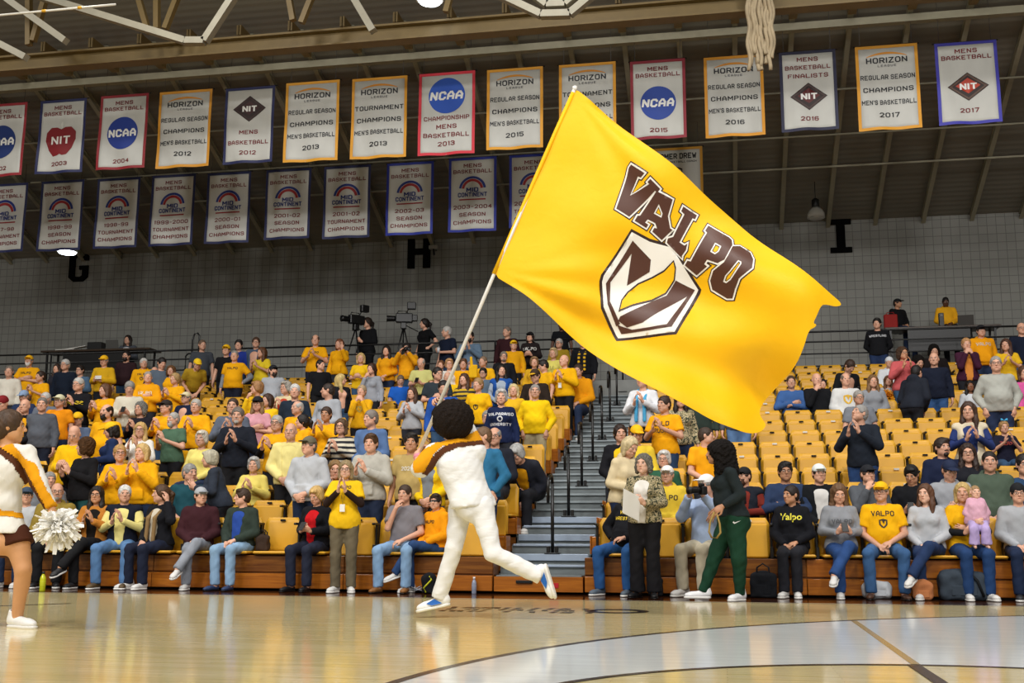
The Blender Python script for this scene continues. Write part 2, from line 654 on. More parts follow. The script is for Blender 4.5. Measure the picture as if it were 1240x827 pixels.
def surface_nets(F, axes):
    F = F.copy()
    F[0], F[-1], F[:, 0], F[:, -1], F[:, :, 0], F[:, :, -1] = (np.maximum(q, 1e-3) for q in (F[0], F[-1], F[:, 0], F[:, -1], F[:, :, 0], F[:, :, -1]))
    I = F < 0
    nx, ny, nz = F.shape
    c = np.zeros((nx - 1, ny - 1, nz - 1), np.int8)
    for (a, b, d) in _CORN:
        c += I[a:nx - 1 + a, b:ny - 1 + b, d:nz - 1 + d]
    act = (c > 0) & (c < 8)
    ii, jj, kk = np.nonzero(act)
    idx = np.full(act.shape, -1, np.int32)
    idx[ii, jj, kk] = np.arange(len(ii))
    val = [F[ii + a, jj + b, kk + d] for (a, b, d) in _CORN]
    P = np.zeros((len(ii), 3), F32)
    n = np.zeros(len(ii), F32)
    for (p, q) in _EDG:
        vp, vq = val[p], val[q]
        cr = (vp < 0) != (vq < 0)
        t = np.where(cr, vp / np.where(cr, vp - vq, 1), 0).astype(F32)
        for ax in range(3):
            P[:, ax] += np.where(cr, _CORN[p][ax] + t * (_CORN[q][ax] - _CORN[p][ax]), 0)
        n += cr
    P /= n[:, None]
    V = np.empty_like(P)
    for ax, (base, axv) in enumerate(zip((ii, jj, kk), axes)):
        V[:, ax] = axv[base] + P[:, ax] * (axv[base + 1] - axv[base])
    Q = []
    S = I[:-1, 1:-1, 1:-1] != I[1:, 1:-1, 1:-1]
    a, b, d = np.nonzero(S)
    b1, d1 = b + 1, d + 1
    q = np.stack([idx[a, b1 - 1, d1 - 1], idx[a, b1, d1 - 1], idx[a, b1, d1], idx[a, b1 - 1, d1]], 1)
    fl = I[a, b1, d1]
    q[~fl] = q[~fl][:, ::-1]
    Q.append(q)
    S = I[1:-1, :-1, 1:-1] != I[1:-1, 1:, 1:-1]
    a, b, d = np.nonzero(S)
    a1, d1 = a + 1, d + 1
    q = np.stack([idx[a1 - 1, b, d1 - 1], idx[a1 - 1, b, d1], idx[a1, b, d1], idx[a1, b, d1 - 1]], 1)
    fl = I[a1, b, d1]
    q[~fl] = q[~fl][:, ::-1]
    Q.append(q)
    S = I[1:-1, 1:-1, :-1] != I[1:-1, 1:-1, 1:]
    a, b, d = np.nonzero(S)
    a1, b1 = a + 1, b + 1
    q = np.stack([idx[a1 - 1, b1 - 1, d], idx[a1, b1 - 1, d], idx[a1, b1, d], idx[a1 - 1, b1, d]], 1)
    fl = I[a1, b1, d]
    q[~fl] = q[~fl][:, ::-1]
    Q.append(q)
    return V, np.concatenate(Q)


# ------------------------------------------------------------------ people
def frame(zdir, ydir):
    """rotation whose z column is zdir and y column near ydir"""
    z = np.asarray(zdir, float)
    z = z / np.linalg.norm(z)
    x = np.cross(np.asarray(ydir, float), z)
    x /= np.linalg.norm(x)
    return np.stack([x, np.cross(z, x), z], 1)


def arm_pose(kind, s):
    """elbow, wrist, finger direction, palm normal, curl for one side (s = +1 the person's left), in the standing frame"""
    if kind == 'down':
        return A(.245 * s, .03, 1.14), A(.262 * s, -.05, .90), A(.02 * s, -.15, -1), A(-1 * s, 0, -.1), .45
    if kind == 'pocket':
        return A(.29 * s, .06, 1.15), A(.20 * s, -.07, .95), A(-.1 * s, -.2, -1), A(-.6 * s, .8, 0), .5
    if kind == 'clap':
        o = .012 if s > 0 else -.02
        return A(.265 * s, -.05, 1.15), A(.062 * s, -.29, 1.25 + o), A(-.16 * s, -.35, .93), A(-1 * s, .12, .0), .25
    if kind == 'claphigh':
        o = .015 if s > 0 else -.02
        return A(.27 * s, -.12, 1.17), A(.07 * s, -.30, 1.34 + o), A(-.14 * s, -.2, .97), A(-1 * s, .12, .0), .2
    if kind == 'pray':
        return A(.25 * s, -.10, 1.17), A(.045 * s, -.26, 1.33), A(-.06 * s, -.1, 1), A(-1 * s, 0, 0), .08
    if kind == 'clasp':
        return A(.26 * s, .0, 1.14), A(.07 * s, -.21, .98 + .015 * s), A(-.75 * s, -.45, -.4), A(-.2 * s, 1, .2), .7
    if kind == 'fold':
        return A(.275 * s, -.06, 1.15), A(-.02 * s, -.20, 1.20 - .02 * s), A(-1 * s, .25, .2), A(0, 1, 0.1), .4
    if kind == 'phone':
        return A(.25 * s, .0, 1.15), A(.075 * s, -.27, 1.13), A(-.45 * s, -.55, .6), A(-.5 * s, .5, .7), .75
    if kind == 'mouth':
        return A(.17 * s, -.17, 1.17), A(.05 * s, -.20, 1.43), A(-.35 * s, .1, .9), A(-.5 * s, .8, 0), .8
    if kind == 'camera':
        return A(.25 * s, -.16, 1.27), A(.09 * s, -.27, 1.50), A(-.5 * s, -.2, .8), A(-.8 * s, -.1, -.5), .7
    if kind == 'hip':
        return A(.36 * s, .10, 1.17), A(.20 * s, -.02, 1.02), A(-.5 * s, -.7, -.4), A(-.6 * s, .8, 0), .4
    if kind == 'back':
        return A(.25 * s, .10, 1.14), A(.09 * s, .17, .98), A(-1 * s, .1, -.2), A(0, 1, 0), .5
    if kind == 'wave':
        return A(.27 * s, -.16, 1.25), A(.20 * s, -.30, 1.46), A(-.1 * s, -.1, 1), A(0, -1, .1), .15
    if kind == 'knee':
        return A(.25 * s, -.06, 1.12), A(.15 * s, -.30, 1.00), A(-.2 * s, -.9, -.35), A(0, .2, -1), .35
    if kind == 'lap':
        return A(.25 * s, -.02, 1.12), A(.07 * s, -.26, .99 + .02 * s), A(-.8 * s, -.5, -.25), A(0, .5, -1), .6
    if kind == 'ear':
        return A(.30 * s, -.10, 1.26), A(.16 * s, -.06, 1.52), A(-.2 * s, .1, 1), A(-1 * s, 0, 0), .5
    raise ValueError(kind)


ARMS = {'clap': ('clap', 'clap'), 'claphigh': ('claphigh', 'claphigh'), 'pray': ('pray', 'pray'), 'down': ('down', 'down'), 'pocket': ('pocket', 'pocket'),
        'clasp': ('clasp', 'clasp'), 'fold': ('fold', 'fold'), 'phone': ('phone', 'phone'), 'mouth': ('down', 'mouth'), 'mouthboth': ('mouth', 'mouth'),
        'camera': ('camera', 'camera'), 'hip': ('hip', 'down'), 'back': ('back', 'back'), 'wave': ('wave', 'down'), 'knee': ('knee', 'knee'), 'lap': ('lap', 'lap'),
        'ear': ('ear', 'lap'), 'mouthlap': ('lap', 'mouth'), 'hold': ('phone', 'down'), 'one': ('down', 'clasp'), 'hiplap': ('lap', 'hip'), 'baby': ('fold', 'phone')}


def make_joints(arms='down', seated=False, seat=0.50, fem=False, belly=0.0, lean=0.0, twist=0.0, tilt=0.0, hyaw=0.0, hpitch=0.0, hroll=0.0, legs='std', arml=None, armr=None):
    J = {'fem': fem, 'belly': belly}
    sw = 0.86 if fem else 1.0
    dz = (seat + 0.085 - 0.92) if seated else 0.0
    R = rotz(twist) @ roty(tilt) @ rotx(lean)
    piv = A(0, 0.02, .96)

    def U(p):
        return R @ (np.asarray(p, float) - piv) + piv + A(0, 0, dz)
    J['Rc'] = R
    J['Rp'] = rotx(lean * 0.35)
    J['pelvis'] = A(0, 0, .97 + dz)
    J['belly_c'] = U((0, -.01, 1.11))
    J['chest'] = U((0, .0, 1.29))
    J['neck'] = U((0, .02, 1.44))
    J['headp'] = U((0, -.012, 1.625))
    J['Rh'] = R @ rotx(-lean * 0.8) @ rotz(hyaw) @ rotx(hpitch) @ roty(hroll)
    J['arms'] = {}
    ak = ARMS[arms]
    for s, nm in ((1, arml or ak[0]), (-1, armr or ak[1])):
        e, w, d, n, curl = arm_pose(nm, s)
        if fem:
            e = e * A(.92, 1, 1)
        if seated:   # elbows relax a little higher than the thighs
            pass
        J['arms'][s] = dict(sh=U((.178 * sw * s, .015, 1.405)), el=U(e), wr=U(w), hd=R @ d, hn=R @ n, curl=curl, kind=nm)
    J['legs'] = {}
    for s in (1, -1):
        if seated:
            kx = {'std': .13, 'wide': .20, 'close': .085, 'cross': .10}.get(legs, .13)
            hip = A(.09 * s, 0, .925 + dz)
            kn = A(kx * s, -.43, max(seat + .04, .505))
            an = A(kx * s * .95, -.40, .09)
            toe = A(.15 * s, -1, 0)
            if legs == 'cross' and s == 1:
                kn = A(.02, -.46, seat + .13)
                an = A(-.19, -.62, .30)
                toe = A(-.3, -1, -.35)
            if legs == 'back':
                an = A(.12 * s, -.22, .09)
            J['legs'][s] = (hip, kn, an, toe)
        else:
            w = 1.06 if fem else 1.0
            lx = {'std': .105, 'wide': .15, 'close': .08}.get(legs, .105)
            J['legs'][s] = (A(.09 * s * w, 0, .92), A(lx * s, -.02, .49), A(lx * s, .02, .09), A(.25 * s, -1, 0))
    return J


def hand_ops(S, wr, hd, hn, curl, s, fine=True):
    """palm, four fingers and a thumb"""
    z = np.asarray(hd, float) / np.linalg.norm(hd)
    y = -np.asarray(hn, float)
    y = y - z * (y @ z)
    y /= np.linalg.norm(y)
    x = np.cross(y, z)
    R = np.stack([x, y, z], 1)
    o = np.asarray(wr, float)
    # thumb on +x for the left hand seen palm (-y) forward, mirrored for the right
    t = 1.0 if s > 0 else -1.0

    def W(p):
        return o + R @ np.array([p[0] * t, p[1], p[2]])
    S.ell(W((0, .0, .048)), (.041, .019, .056), R, k=.018)
    f = 1.0 if fine else 1.12
    lens = (.040, .026, .020), (.044, .029, .021), (.040, .027, .020), (.031, .020, .017)
    for i, L in enumerate(lens):
        bx = .030 - .0205 * i
        p = A(bx, 0, .092 - .004 * abs(i - 1.2))
        an = 0.12
        spread = (.10, .02, -.05, -.14)[i] * (1 - curl)
        r = (.0088, .0090, .0086, .0076)[i] * f
        prev = W(p - A(0, 0, .012))
        for j, l in enumerate(L):
            an += curl * (.75, .95, .6)[j] + .05 * i * curl
            q = p + l * A(math.sin(spread), -math.sin(an), math.cos(an))
            S.cone(prev if j == 0 else W(p), W(q), r * (1 - .06 * j), r * (.94 - .06 * j), k=.0045)
            p = q
    S.cone(W((.030, -.004, .030)), W((.056, -.014, .062)), .0125 * f, .0105 * f, k=.008)
    q2 = A(.062 - .020 * curl, -.022 - .012 * curl, .092)
    S.cone(W((.056, -.014, .062)), W(q2), .0102 * f, .0082 * f, k=.004)
    pts = [W(p) for p in ((-.05, -.08, 0), (.07, -.08, 0), (-.05, .03, .2), (.07, .03, .2), (-.05, -.09, .2), (.07, .03, 0))]
    S.detail(np.min(pts, 0), np.max(pts, 0))


def head_ops(S, c, R, fem=False, wide=1.0, fine=True):
    def W(p):
        return c + R @ (np.asarray(p, float) * A(wide, 1, 1))
    j = .93 if fem else 1.0
    S.ell(W((0, .012, .030)), (.077 * wide, .096, .092), R, k=.02)
    S.ell(W((0, -.030, -.030)), (.060 * wide * j, .066, .082), R, k=.03)
    S.cone(W((0, -.068, -.092)), W((0, -.050, -.085)), .026 * j, .034 * j, k=.03)
    for s in (1, -1):
        S.ell(W((.046 * s * j, -.028, -.060)), (.022, .045, .030), R, k=.03)
        S.ell(W((.040 * s, -.070, -.012)), (.022, .020, .020), R, k=.02)
    S.cone(W((-.034, -.080, .030)), W((.034, -.080, .030)), .012, .012, k=.018)
    for s in (1, -1):
        S.ell(W((.033 * s, -.104, .008)), (.019, .017, .011), R, k=.014, mode='s')
    S.cone(W((0, -.090, .020)), W((0, -.113, -.022)), .0085, .0125, k=.010)
    for s in (1, -1):
        S.ell(W((.011 * s, -.104, -.027)), (.0085, .010, .007), R, k=.006)
        S.ell(W((.080 * s, .008, -.004)), (.010, .020, .032), R @ rotz(-.35 * s), k=.006)
    S.cone(W((-.018, -.092, -.052)), W((.018, -.092, -.052)), .0072, .0072, k=.008)
    S.cone(W((-.014, -.090, -.062)), W((.014, -.090, -.062)), .0078, .0078, k=.008)
    pts = [W(p) for p in ((-.1, -.14, -.13), (.1, -.14, -.13), (.1, .12, .13), (-.1, .12, .13), (.1, -.14, .13), (-.1, -.14, .13), (-.1, .12, -.1), (.1, .12, -.1))]
    S.detail(np.min(pts, 0), np.max(pts, 0))


def torso_ops(S, J, t=0.0, neck=True, arms=True):
    fem, b = J['fem'], J['belly']
    Rc, Rp = J['Rc'], J['Rp']
    hipw = 1.04 if fem else 1.0
    S.ell(J['pelvis'], ((.168 + .03 * b) * hipw + t, .118 + .045 * b + t, .125 + t), Rp, k=.05)
    for s in (1, -1):
        S.ell(J['pelvis'] + Rp @ A(.075 * s, .055, -.055), (.092 + t, .085 + .02 * b + t, .095 + t), Rp, k=.05)
    S.ell(J['belly_c'] + Rc @ A(0, -.035 * b, 0), ((.138 if fem else .152) + .045 * b + t, .105 + .085 * b + t, .15 + t), Rc, k=.07)
    S.ell(J['chest'], ((.152 if fem else .178) + .02 * b + t, .112 + .02 * b + t, .165 + t), Rc, k=.07)
    if fem:
        for s in (1, -1):
            S.ell(J['chest'] + Rc @ A(.07 * s, -.085, -.005), (.066 + t, .062 + t, .066 + t), Rc, k=.035)
    for s in (1, -1):
        sh = J['arms'][s]['sh']
        S.cone(J['neck'] + Rc @ A(.02 * s, .01, -.015), sh, .052 + t, .046 + t, k=.05)


def leg_ops(S, J, t0=0.0, t1=None, hem=None, cut=None, k=.02):
    t1 = t0 if t1 is None else t1
    for s in (1, -1):
        hip, kn, an, toe = J['legs'][s]
        b = J['belly'] * .012
        S.cone(hip, kn, .094 + b + t0, .060 + t0, k=.045)
        ra = .041 + t1 if hem is None else hem
        if cut is not None:
            S.cone(kn, an, .060 + t0, ra, k=.02, cut=cut)
        else:
            S.cone(kn, an, .058 + t0, ra, k=.02)
            d = an - kn
            back = np.cross(d, A(1, 0, 0))
            back = back / (np.linalg.norm(back) + 1e-9)
            if back[1] < 0:
                back = -back
            S.ell(kn + d * .28 + back * .018, (.047 + t0, .047 + t0, .10), frame(d, back), k=.03)


def body_solid(J, fine=True):
    S = Solid()
    torso_ops(S, J)
    S.cone(J['neck'] - J['Rc'] @ A(0, 0, .02), J['headp'] + J['Rh'] @ A(0, .022, -.05), .060 if not J['fem'] else .050, .054 if not J['fem'] else .046, k=.03)
    leg_ops(S, J)
    for s in (1, -1):
        hip, kn, an, toe = J['legs'][s]
        td = toe / np.linalg.norm(toe)
        up = J['ankle'][s] if 'ankle' in J else A(0, 0, 1)
        S.cone(an - up * .045, an + td * .12 - up * .055, .034, .024, k=.03)
    for s in (1, -1):
        a = J['arms'][s]
        m = .88 if J['fem'] else 1.0
        S.cone(a['sh'], a['el'], .054 * m, .042 * m, k=.02)
        S.cone(a['el'], a['wr'], .043 * m, .028 * m, k=.012)
        if not a.get('nohand'):
            hand_ops(S, a['wr'], a['hd'], a['hn'], a['curl'], s, fine)
    head_ops(S, J['headp'], J['Rh'], J['fem'], J.get('wide', 1.0), fine)
    return S


def top_solid(J, style='long', t=.014, hem=.90, seed=0.0):
    """tee, long (sweatshirt), hoodie, jacket (open front), vest, polo, gown"""
    S = Solid()
    torso_ops(S, J, t)
    Rc = J['Rc']
    piv = J['pelvis']
    b = J['belly']
    hw = 1.04 if J['fem'] else 1.0
    S.ell(piv + J['Rp'] @ A(0, .012, -.03), ((.176 + .03 * b) * hw + t, .126 + .045 * b + t, .22), J['Rp'], k=.05)
    up = J['Rp'] @ A(0, 0, 1)
    down = (hem - .97)
    S.plane(piv + up * down, -up)
    if style in ('jacket', 'vest', 'cardigan'):
        w = J.get('open', .045)
        S.rbox(J['belly_c'] + Rc @ A(0, -.30, 0), (w, .235, .55), .01, Rc, k=.006, mode='s')
        for s in (1, -1):
            S.rbox(J['belly_c'] + Rc @ A(.03 * s, -.30, .0), (w * .8, .235, .55), .01, Rc @ roty(.10 * s), k=.006, mode='s')
    for s in (1, -1):
        a = J['arms'][s]
        m = .9 if J['fem'] else 1.0
        if style in ('tee', 'polo'):
            e = a['sh'] + (a['el'] - a['sh']) * .72
            S.cone(a['sh'], e, .056 * m + t, .052 * m + t + .006, k=.025, cut=0.0)
        elif style == 'vest':
            S.cone(a['sh'], a['sh'] + (a['el'] - a['sh']) * .12, .058 * m + t, .058 * m + t, k=.02, cut=0)
        else:
            S.cone(a['sh'], a['el'], .055 * m + t, .046 * m + t + .004, k=.025)
            e = a['el'] + (a['wr'] - a['el']) * J.get('sleeve', .97)
            S.cone(a['el'], e, .046 * m + t + .004, .034 * m + t * .8, k=.012, cut=0.0)
    if style == 'hoodie':
        S.ell(J['neck'] + Rc @ A(0, .075, .035), (.115, .055, .075), Rc, k=.03)
        for s in (1, -1):
            S.cone(J['neck'] + Rc @ A(.075 * s, .03, .05), J['neck'] + Rc @ A(.035 * s, -.085, .0), .032, .024, k=.02)
        S.rbox(J['pelvis'] + Rc @ A(0, -.135 - .1 * J['belly'], .07), (.115, .022, .075), .018, Rc, k=.02)
    if style in ('polo', 'zip', 'jacket', 'vest', 'cardigan'):
        S.cone(J['neck'] + Rc @ A(0, .02, -.02), J['neck'] + Rc @ A(0, .0, .055), .080, .070, k=.015, cut=-.045)
    S.fold(.0035, 42, seed)
    nr = .058 if not J['fem'] else .056
    if style in ('tee', 'long', 'gown') and J['fem']:
        nr = .064
    S.cone(J['neck'] + Rc @ A(0, .004, .0), J['headp'] + Rc @ A(0, .01, -.02), nr, nr + .006, k=.008, mode='s')
    if style in ('polo', 'zip'):
        S.cone(J['neck'] + Rc @ A(0, -.10, .06), J['chest'] + Rc @ A(0, -.15, .06), .030, .006, k=.004, mode='s')
    return S


def trouser_solid(J, style='jeans', seed=0.0):
    S = Solid()
    fem, b = J['fem'], J['belly']
    t = {'jeans': .012, 'slim': .006, 'wide': .02, 'shorts': .02, 'jogger': .024}.get(style, .012)
    hipw = 1.04 if fem else 1.0
    S.ell(J['pelvis'], ((.168 + .03 * b) * hipw + t * .6, .118 + .04 * b + t * .6, .125), J['Rp'], k=.05)
    for s in (1, -1):
        S.ell(J['pelvis'] + J['Rp'] @ A(.075 * s, .055, -.055), (.092 + t, .085 + t + .02 * b, .095 + t), J['Rp'], k=.05)
    S.plane(J['pelvis'] + A(0, 0, .06), (0, 0, 1))
    hem = {'jeans': .068, 'slim': .050, 'wide': .095, 'shorts': .07, 'jogger': .056}.get(style, .066)
    if style == 'shorts':
        for s in (1, -1):
            hip, kn, an, toe = J['legs'][s]
            S.cone(hip, hip + (kn - hip) * .55, .10 + t, .088 + t, k=.04, cut=0)
    else:
        leg_ops(S, J, t, hem=hem, cut=.015 if style != 'slim' else -.02)
    S.fold(.0045, 34, seed, axis=(.3, .3, .9))
    return S

# ------------------------------------------------------------------ hair, hats, shoes, faces: shared shapes in the head's own frame
SHARED = {}


def shared(name, fn, mats, h=.008, smooth=True):
    if name not in SHARED:
        S = fn()
        V, F = S.mesh(h, h)
        SHARED[name] = mesh_np(name.split(':')[0], V, F, mats, smooth)
    return SHARED[name]


def _skull(S, t, k=.02):
    S.ell((0, .012, .030), (.077 + t, .096 + t, .092 + t), k=k)
    S.ell((0, .045, -.02), (.062 + t, .058 + t, .07 + t), k=.03)


def _face_cut(S, top=.062, w=.074):
    S.ell((0, -.13, top - .11), (w, .105, .105), k=.012, mode='s')


def hair_solid(st):
    if st.endswith('_capped'):
        S = hair_solid(st[:-7])
        S.plane((0, 0, .030), (0, -.18, 1))
        return S
    S = Solid()
    if st in ('short', 'crop', 'side'):
        t = {'short': .013, 'crop': .006, 'side': .018}[st]
        _skull(S, t)
        if st == 'side':
            S.ell((.02, -.055, .095), (.06, .045, .03), k=.02)
        S.plane((0, .02, -.055), (0, -.35, -1))
        _face_cut(S, .070 if st != 'crop' else .078)
        for s in (1, -1):
            S.ell((.09 * s, -.035, -.05), (.04, .06, .05), k=.01, mode='s')
            S.ell((.09 * s, .008, -.008), (.02, .024, .034), k=.004, mode='s')
        S.fold(.0025, 120)
    elif st == 'fringe':
        _skull(S, .009)
        S.plane((0, .02, -.06), (0, -.35, -1))
        S.ell((0, -.035, .115), (.068, .12, .085), k=.015, mode='s')
        _face_cut(S, .085, .085)
        for s in (1, -1):
            S.ell((.09 * s, .008, -.008), (.02, .024, .034), k=.004, mode='s')
            S.ell((.09 * s, -.05, -.05), (.04, .06, .06), k=.01, mode='s')
    elif st in ('long', 'bob', 'wavy', 'pony', 'bun', 'lady'):
        _skull(S, .017)
        if st in ('long', 'wavy'):
            L = -.27 if st == 'long' else -.24
            for s in (1, -1):
                S.cone((.068 * s, .015, .03), (.082 * s, -.01, L * .55), .036, .040, k=.03)
                S.cone((.082 * s, -.01, L * .55), (.085 * s, -.035, L), .040, .026, k=.02)
            S.cone((0, .07, 0), (0, .085, L), .07, .05, k=.04)
        elif st == 'bob':
            for s in (1, -1):
                S.cone((.070 * s, .01, .03), (.078 * s, -.005, -.10), .035, .030, k=.03)
            S.cone((0, .065, 0), (0, .07, -.09), .072, .060, k=.04)
        elif st == 'lady':
            S.ell((0, .02, .05), (.093, .108, .088), k=.02)
            for s in (1, -1):
                S.ell((.074 * s, .012, -.02), (.026, .05, .055), k=.02)
            S.ell((0, .07, -.03), (.07, .05, .07), k=.02)
            S.ell((.015, -.07, .085), (.062, .035, .032), k=.02)
        elif st == 'pony':
            S.cone((0, .10, .04), (0, .15, .0), .03, .035, k=.02)
            S.cone((0, .15, .0), (0, .14, -.20), .036, .014, k=.02)
            S.plane((0, .02, -.07), (0, -.35, -1)) if False else None
        elif st == 'bun':
            S.ell((0, .095, .075), (.045, .045, .042), k=.01)
        _face_cut(S, .088, .072)
        if st in ('long', 'wavy', 'bob'):
            S.cone((0, -.10, -.08), (0, -.10, -.40), .060, .055, k=.02, mode='s')
        S.fold(.004, 90 if st != 'wavy' else 55, axis=(.9, .7, .35))
    elif st in ('curly', 'afro', 'bigcurl'):
        if st == 'curly':
            S.ell((0, .022, .035), (.105, .118, .105), k=.02)
            for s in (1, -1):
                S.ell((.085 * s, .015, -.045), (.036, .055, .075), k=.03)
            S.ell((0, .07, -.05), (.075, .055, .085), k=.03)
            _face_cut(S, .084, .072)
            S.fold(.006, 95, axis=(1, 1, 1))
        elif st == 'afro':
            S.ell((0, .03, .055), (.192, .185, .172), k=.02)
            S.ell((0, .05, -.02), (.15, .12, .11), k=.04)
            _face_cut(S, .060, .075)
            S.fold(.006, 75, axis=(1, 1, 1))
        else:
            S.ell((0, .040, .035), (.145, .150, .120), k=.02)
            S.cone((0, .07, .0), (.02, .12, -.20), .14, .12, k=.05)
            for s in (1, -1):
                S.cone((.085 * s, .02, .02), (.10 * s, .03, -.20), .045, .055, k=.04)
            _face_cut(S, .066, .072)
            S.cone((0, -.12, -.08), (0, -.10, -.35), .060, .055, k=.02, mode='s')
            S.fold(.009, 70, axis=(1, 1, 1))
    elif st == 'beard':
        S.ell((0, -.034, -.045), (.066, .074, .082), k=.02)
        S.cone((0, -.07, -.10), (0, -.062, -.12), .034, .026, k=.03)
        S.plane((0, -.05, -.030), (0, -.25, 1))
        S.plane((0, -.005, 0), (0, 1, 0))
        S.ell((0, -.105, -.056), (.022, .03, .008), k=.004, mode='s')
        S.ell((0, -.115, -.018), (.020, .02, .020), k=.006, mode='s')
    elif st == 'goatee':
        S.ell((0, -.075, -.088), (.034, .034, .032), k=.02)
        S.cone((-.022, -.092, -.045), (.022, -.092, -.045), .0085, .0085, k=.01)
        S.ell((0, -.105, -.058), (.020, .03, .007), k=.004, mode='s')
    return S


def cap_dome():
    S = Solid()
    S.ell((0, .010, .040), (.090, .110, .094))
    S.plane((0, 0, .034), (0, .18, -1))
    return S


def cap_brim():
    S = Solid()
    S.ell((0, -.115, .040), (.076, .085, .030))
    S.ell((0, -.115, .030), (.09, .11, .030), k=.002, mode='s')
    S.plane((0, -.078, 0), (0, 1, 0))
    return S


def beanie_solid():
    S = Solid()
    S.ell((0, .012, .045), (.090, .108, .098))
    S.plane((0, 0, .022), (0, .1, -1))
    S.cone((0, .01, .036), (0, .01, .05), .001, .001, k=0)
    return S


def shoe_upper(kind):
    S = Solid()
    if kind == 'sneaker':
        S.cone((0, .03, .058), (0, -.125, .040), .046, .036, k=.03)
        S.ell((0, -.15, .038), (.046, .062, .034), k=.03)
        S.cone((0, .045, .06), (0, .03, .115), .042, .046, k=.03)
        S.cone((0, .03, .09), (0, .02, .20), .036, .036, k=.006, mode='s')
        S.plane((0, 0, .014), (0, 0, -1))
    else:
        S.cone((0, .035, .045), (0, -.12, .034), .040, .034, k=.03)
        S.ell((0, -.15, .030), (.042, .068, .030), k=.03)
        S.cone((0, .03, .08), (0, .02, .20), .033, .036, k=.006, mode='s')
        S.plane((0, 0, .012), (0, 0, -1))
    return S


def shoe_sole(kind):
    S = Solid()
    S.cone((0, .035, .02), (0, -.10, .02), .047, .046, k=.03)
    S.ell((0, -.15, .02), (.050, .072, .05), k=.03)
    S.plane((0, 0, .026 if kind == 'sneaker' else .016), (0, 0, 1))
    S.plane((0, 0, .001), (0, 0, -1))
    return S


def eye_mesh():
    if 'eye' not in SHARED:
        b = MB()
        n = 10
        for (r, d, m, sq) in ((.0125, 0, 0, .55), (.0062, .0035, 1, 1.0)):
            prof = [(r, 0.0), (r * .8, r * .35), (r * .4, r * .5)]
            V, F = [], []
            for (rr, y) in prof:
                for k in range(n):
                    an = 2 * math.pi * k / n
                    V.append((rr * math.cos(an), -y * .5 - d, rr * math.sin(an) * sq))
            for i in range(2):
                for k in range(n):
                    F.append((i * n + k, i * n + (k + 1) % n, (i + 1) * n + (k + 1) % n, (i + 1) * n + k))
            F.append(tuple(range(2 * n, 3 * n)))
            b.add(V, F, m)
        SHARED['eye'] = b.mesh('eye', [M_WHITE_EYE, M_IRIS], True)
    return SHARED['eye']


def blob_mesh(name, r, material, bend=0.0):
    if name not in SHARED:
        b = MB()
        n, k = 8, 9
        pts = [(r[0] * (2 * i / (k - 1) - 1), 0, 0) for i in range(k)]
        V, F = [], []
        for i, p in enumerate(pts):
            u = p[0] / r[0]
            q = math.sqrt(max(0, 1 - u * u)) + .02
            for j in range(n):
                an = 2 * math.pi * j / n
                V.append((p[0], r[1] * q * math.cos(an) + abs(u) ** 2 * r[1] * 1.5, r[2] * q * math.sin(an) - bend * u * u))
        for i in range(k - 1):
            for j in range(n):
                F.append((i * n + j, i * n + (j + 1) % n, (i + 1) * n + (j + 1) % n, (i + 1) * n + j))
        b.add(V, F)
        SHARED[name] = b.mesh(name.split(':')[0], [material], True)
    return SHARED[name]


def glasses_mesh():
    if 'glasses' not in SHARED:
        b = MB()
        for s in (1, -1):
            pts = [(.033 * s + .025 * math.cos(a), -.116 + .006 * abs(math.cos(a)), .006 + .018 * math.sin(a)) for a in np.linspace(0, 2 * math.pi, 15)]
            b.tube(pts, .0022, 5, cap=False)
            b.tube([(.058 * s, -.108, .010), (.080 * s, -.05, .010), (.085 * s, .01, .006)], .0022, 5)
        b.tube([(-.009, -.117, .010), (0, -.119, .012), (.009, -.117, .010)], .0022, 5)
        SHARED['glasses'] = b.mesh('glasses', [M_BLACK], True)
    return SHARED['glasses']


def M4(R=None, t=(0, 0, 0), s=1.0):
    m = Matrix.Identity(4)
    if R is not None:
        for i in range(3):
            for j in range(3):
                m[i][j] = float(R[i, j]) * s
    for i in range(3):
        m[i][3] = float(t[i])
    return m


def child(name, me, parent, mtx=None, color=None):
    o = make_obj(name, me, parent, color)
    if mtx is not None:
        o.matrix_basis = mtx
    return o


LODS = {0: (.012, .0055), 1: (.015, .0075), 2: (.020, .0095), 3: (.024, .012)}
SKINS = {'l': 'd9a58a', 'p': 'e3b49b', 't': 'c48f6e', 'b': '8a5a3e', 'd': '5a3826', 'r': 'd49077'}
PCOUNT = [0]


def add_print(top_ob, V, F, J, lines, color, dz=0.0, dx=0.0):
    """lettering lying on the chest of a garment; lines = [(text, letter height, z offset)]"""
    bvh = BVHTree.FromPolygons([tuple(p) for p in V], [tuple(int(i) for i in f) for f in F])
    Rc = J['Rc']
    c = J['chest']
    vs, fs = [], []
    for it in lines:
        if isinstance(it[0], str):
            t2, f2 = text_mesh2d(it[0], .02)
            pts = t2 * it[1]
            z0 = it[2]
        else:
            p2, f2 = tri_poly(it[0], .02)
            pts = p2 * it[1]
            z0 = it[2]
        o = len(vs)
        for p in pts:
            src = c + Rc @ A(p[0] + dx, -.6, p[1] + z0 + dz)
            d = Rc @ A(0, 1, 0)
            hit = bvh.ray_cast(Vector(src), Vector(d), 1.2)
            q = np.array(hit[0]) if hit[0] is not None else c + Rc @ A(p[0] + dx, -.13, p[1] + z0 + dz)
            vs.append(q - d * .006)
        fs += [tuple(i + o for i in f) for f in f2]
    me = mesh_np('print', np.array(vs), fs, [M_PRINT], True)
    return make_obj('print', me, top_ob, color)


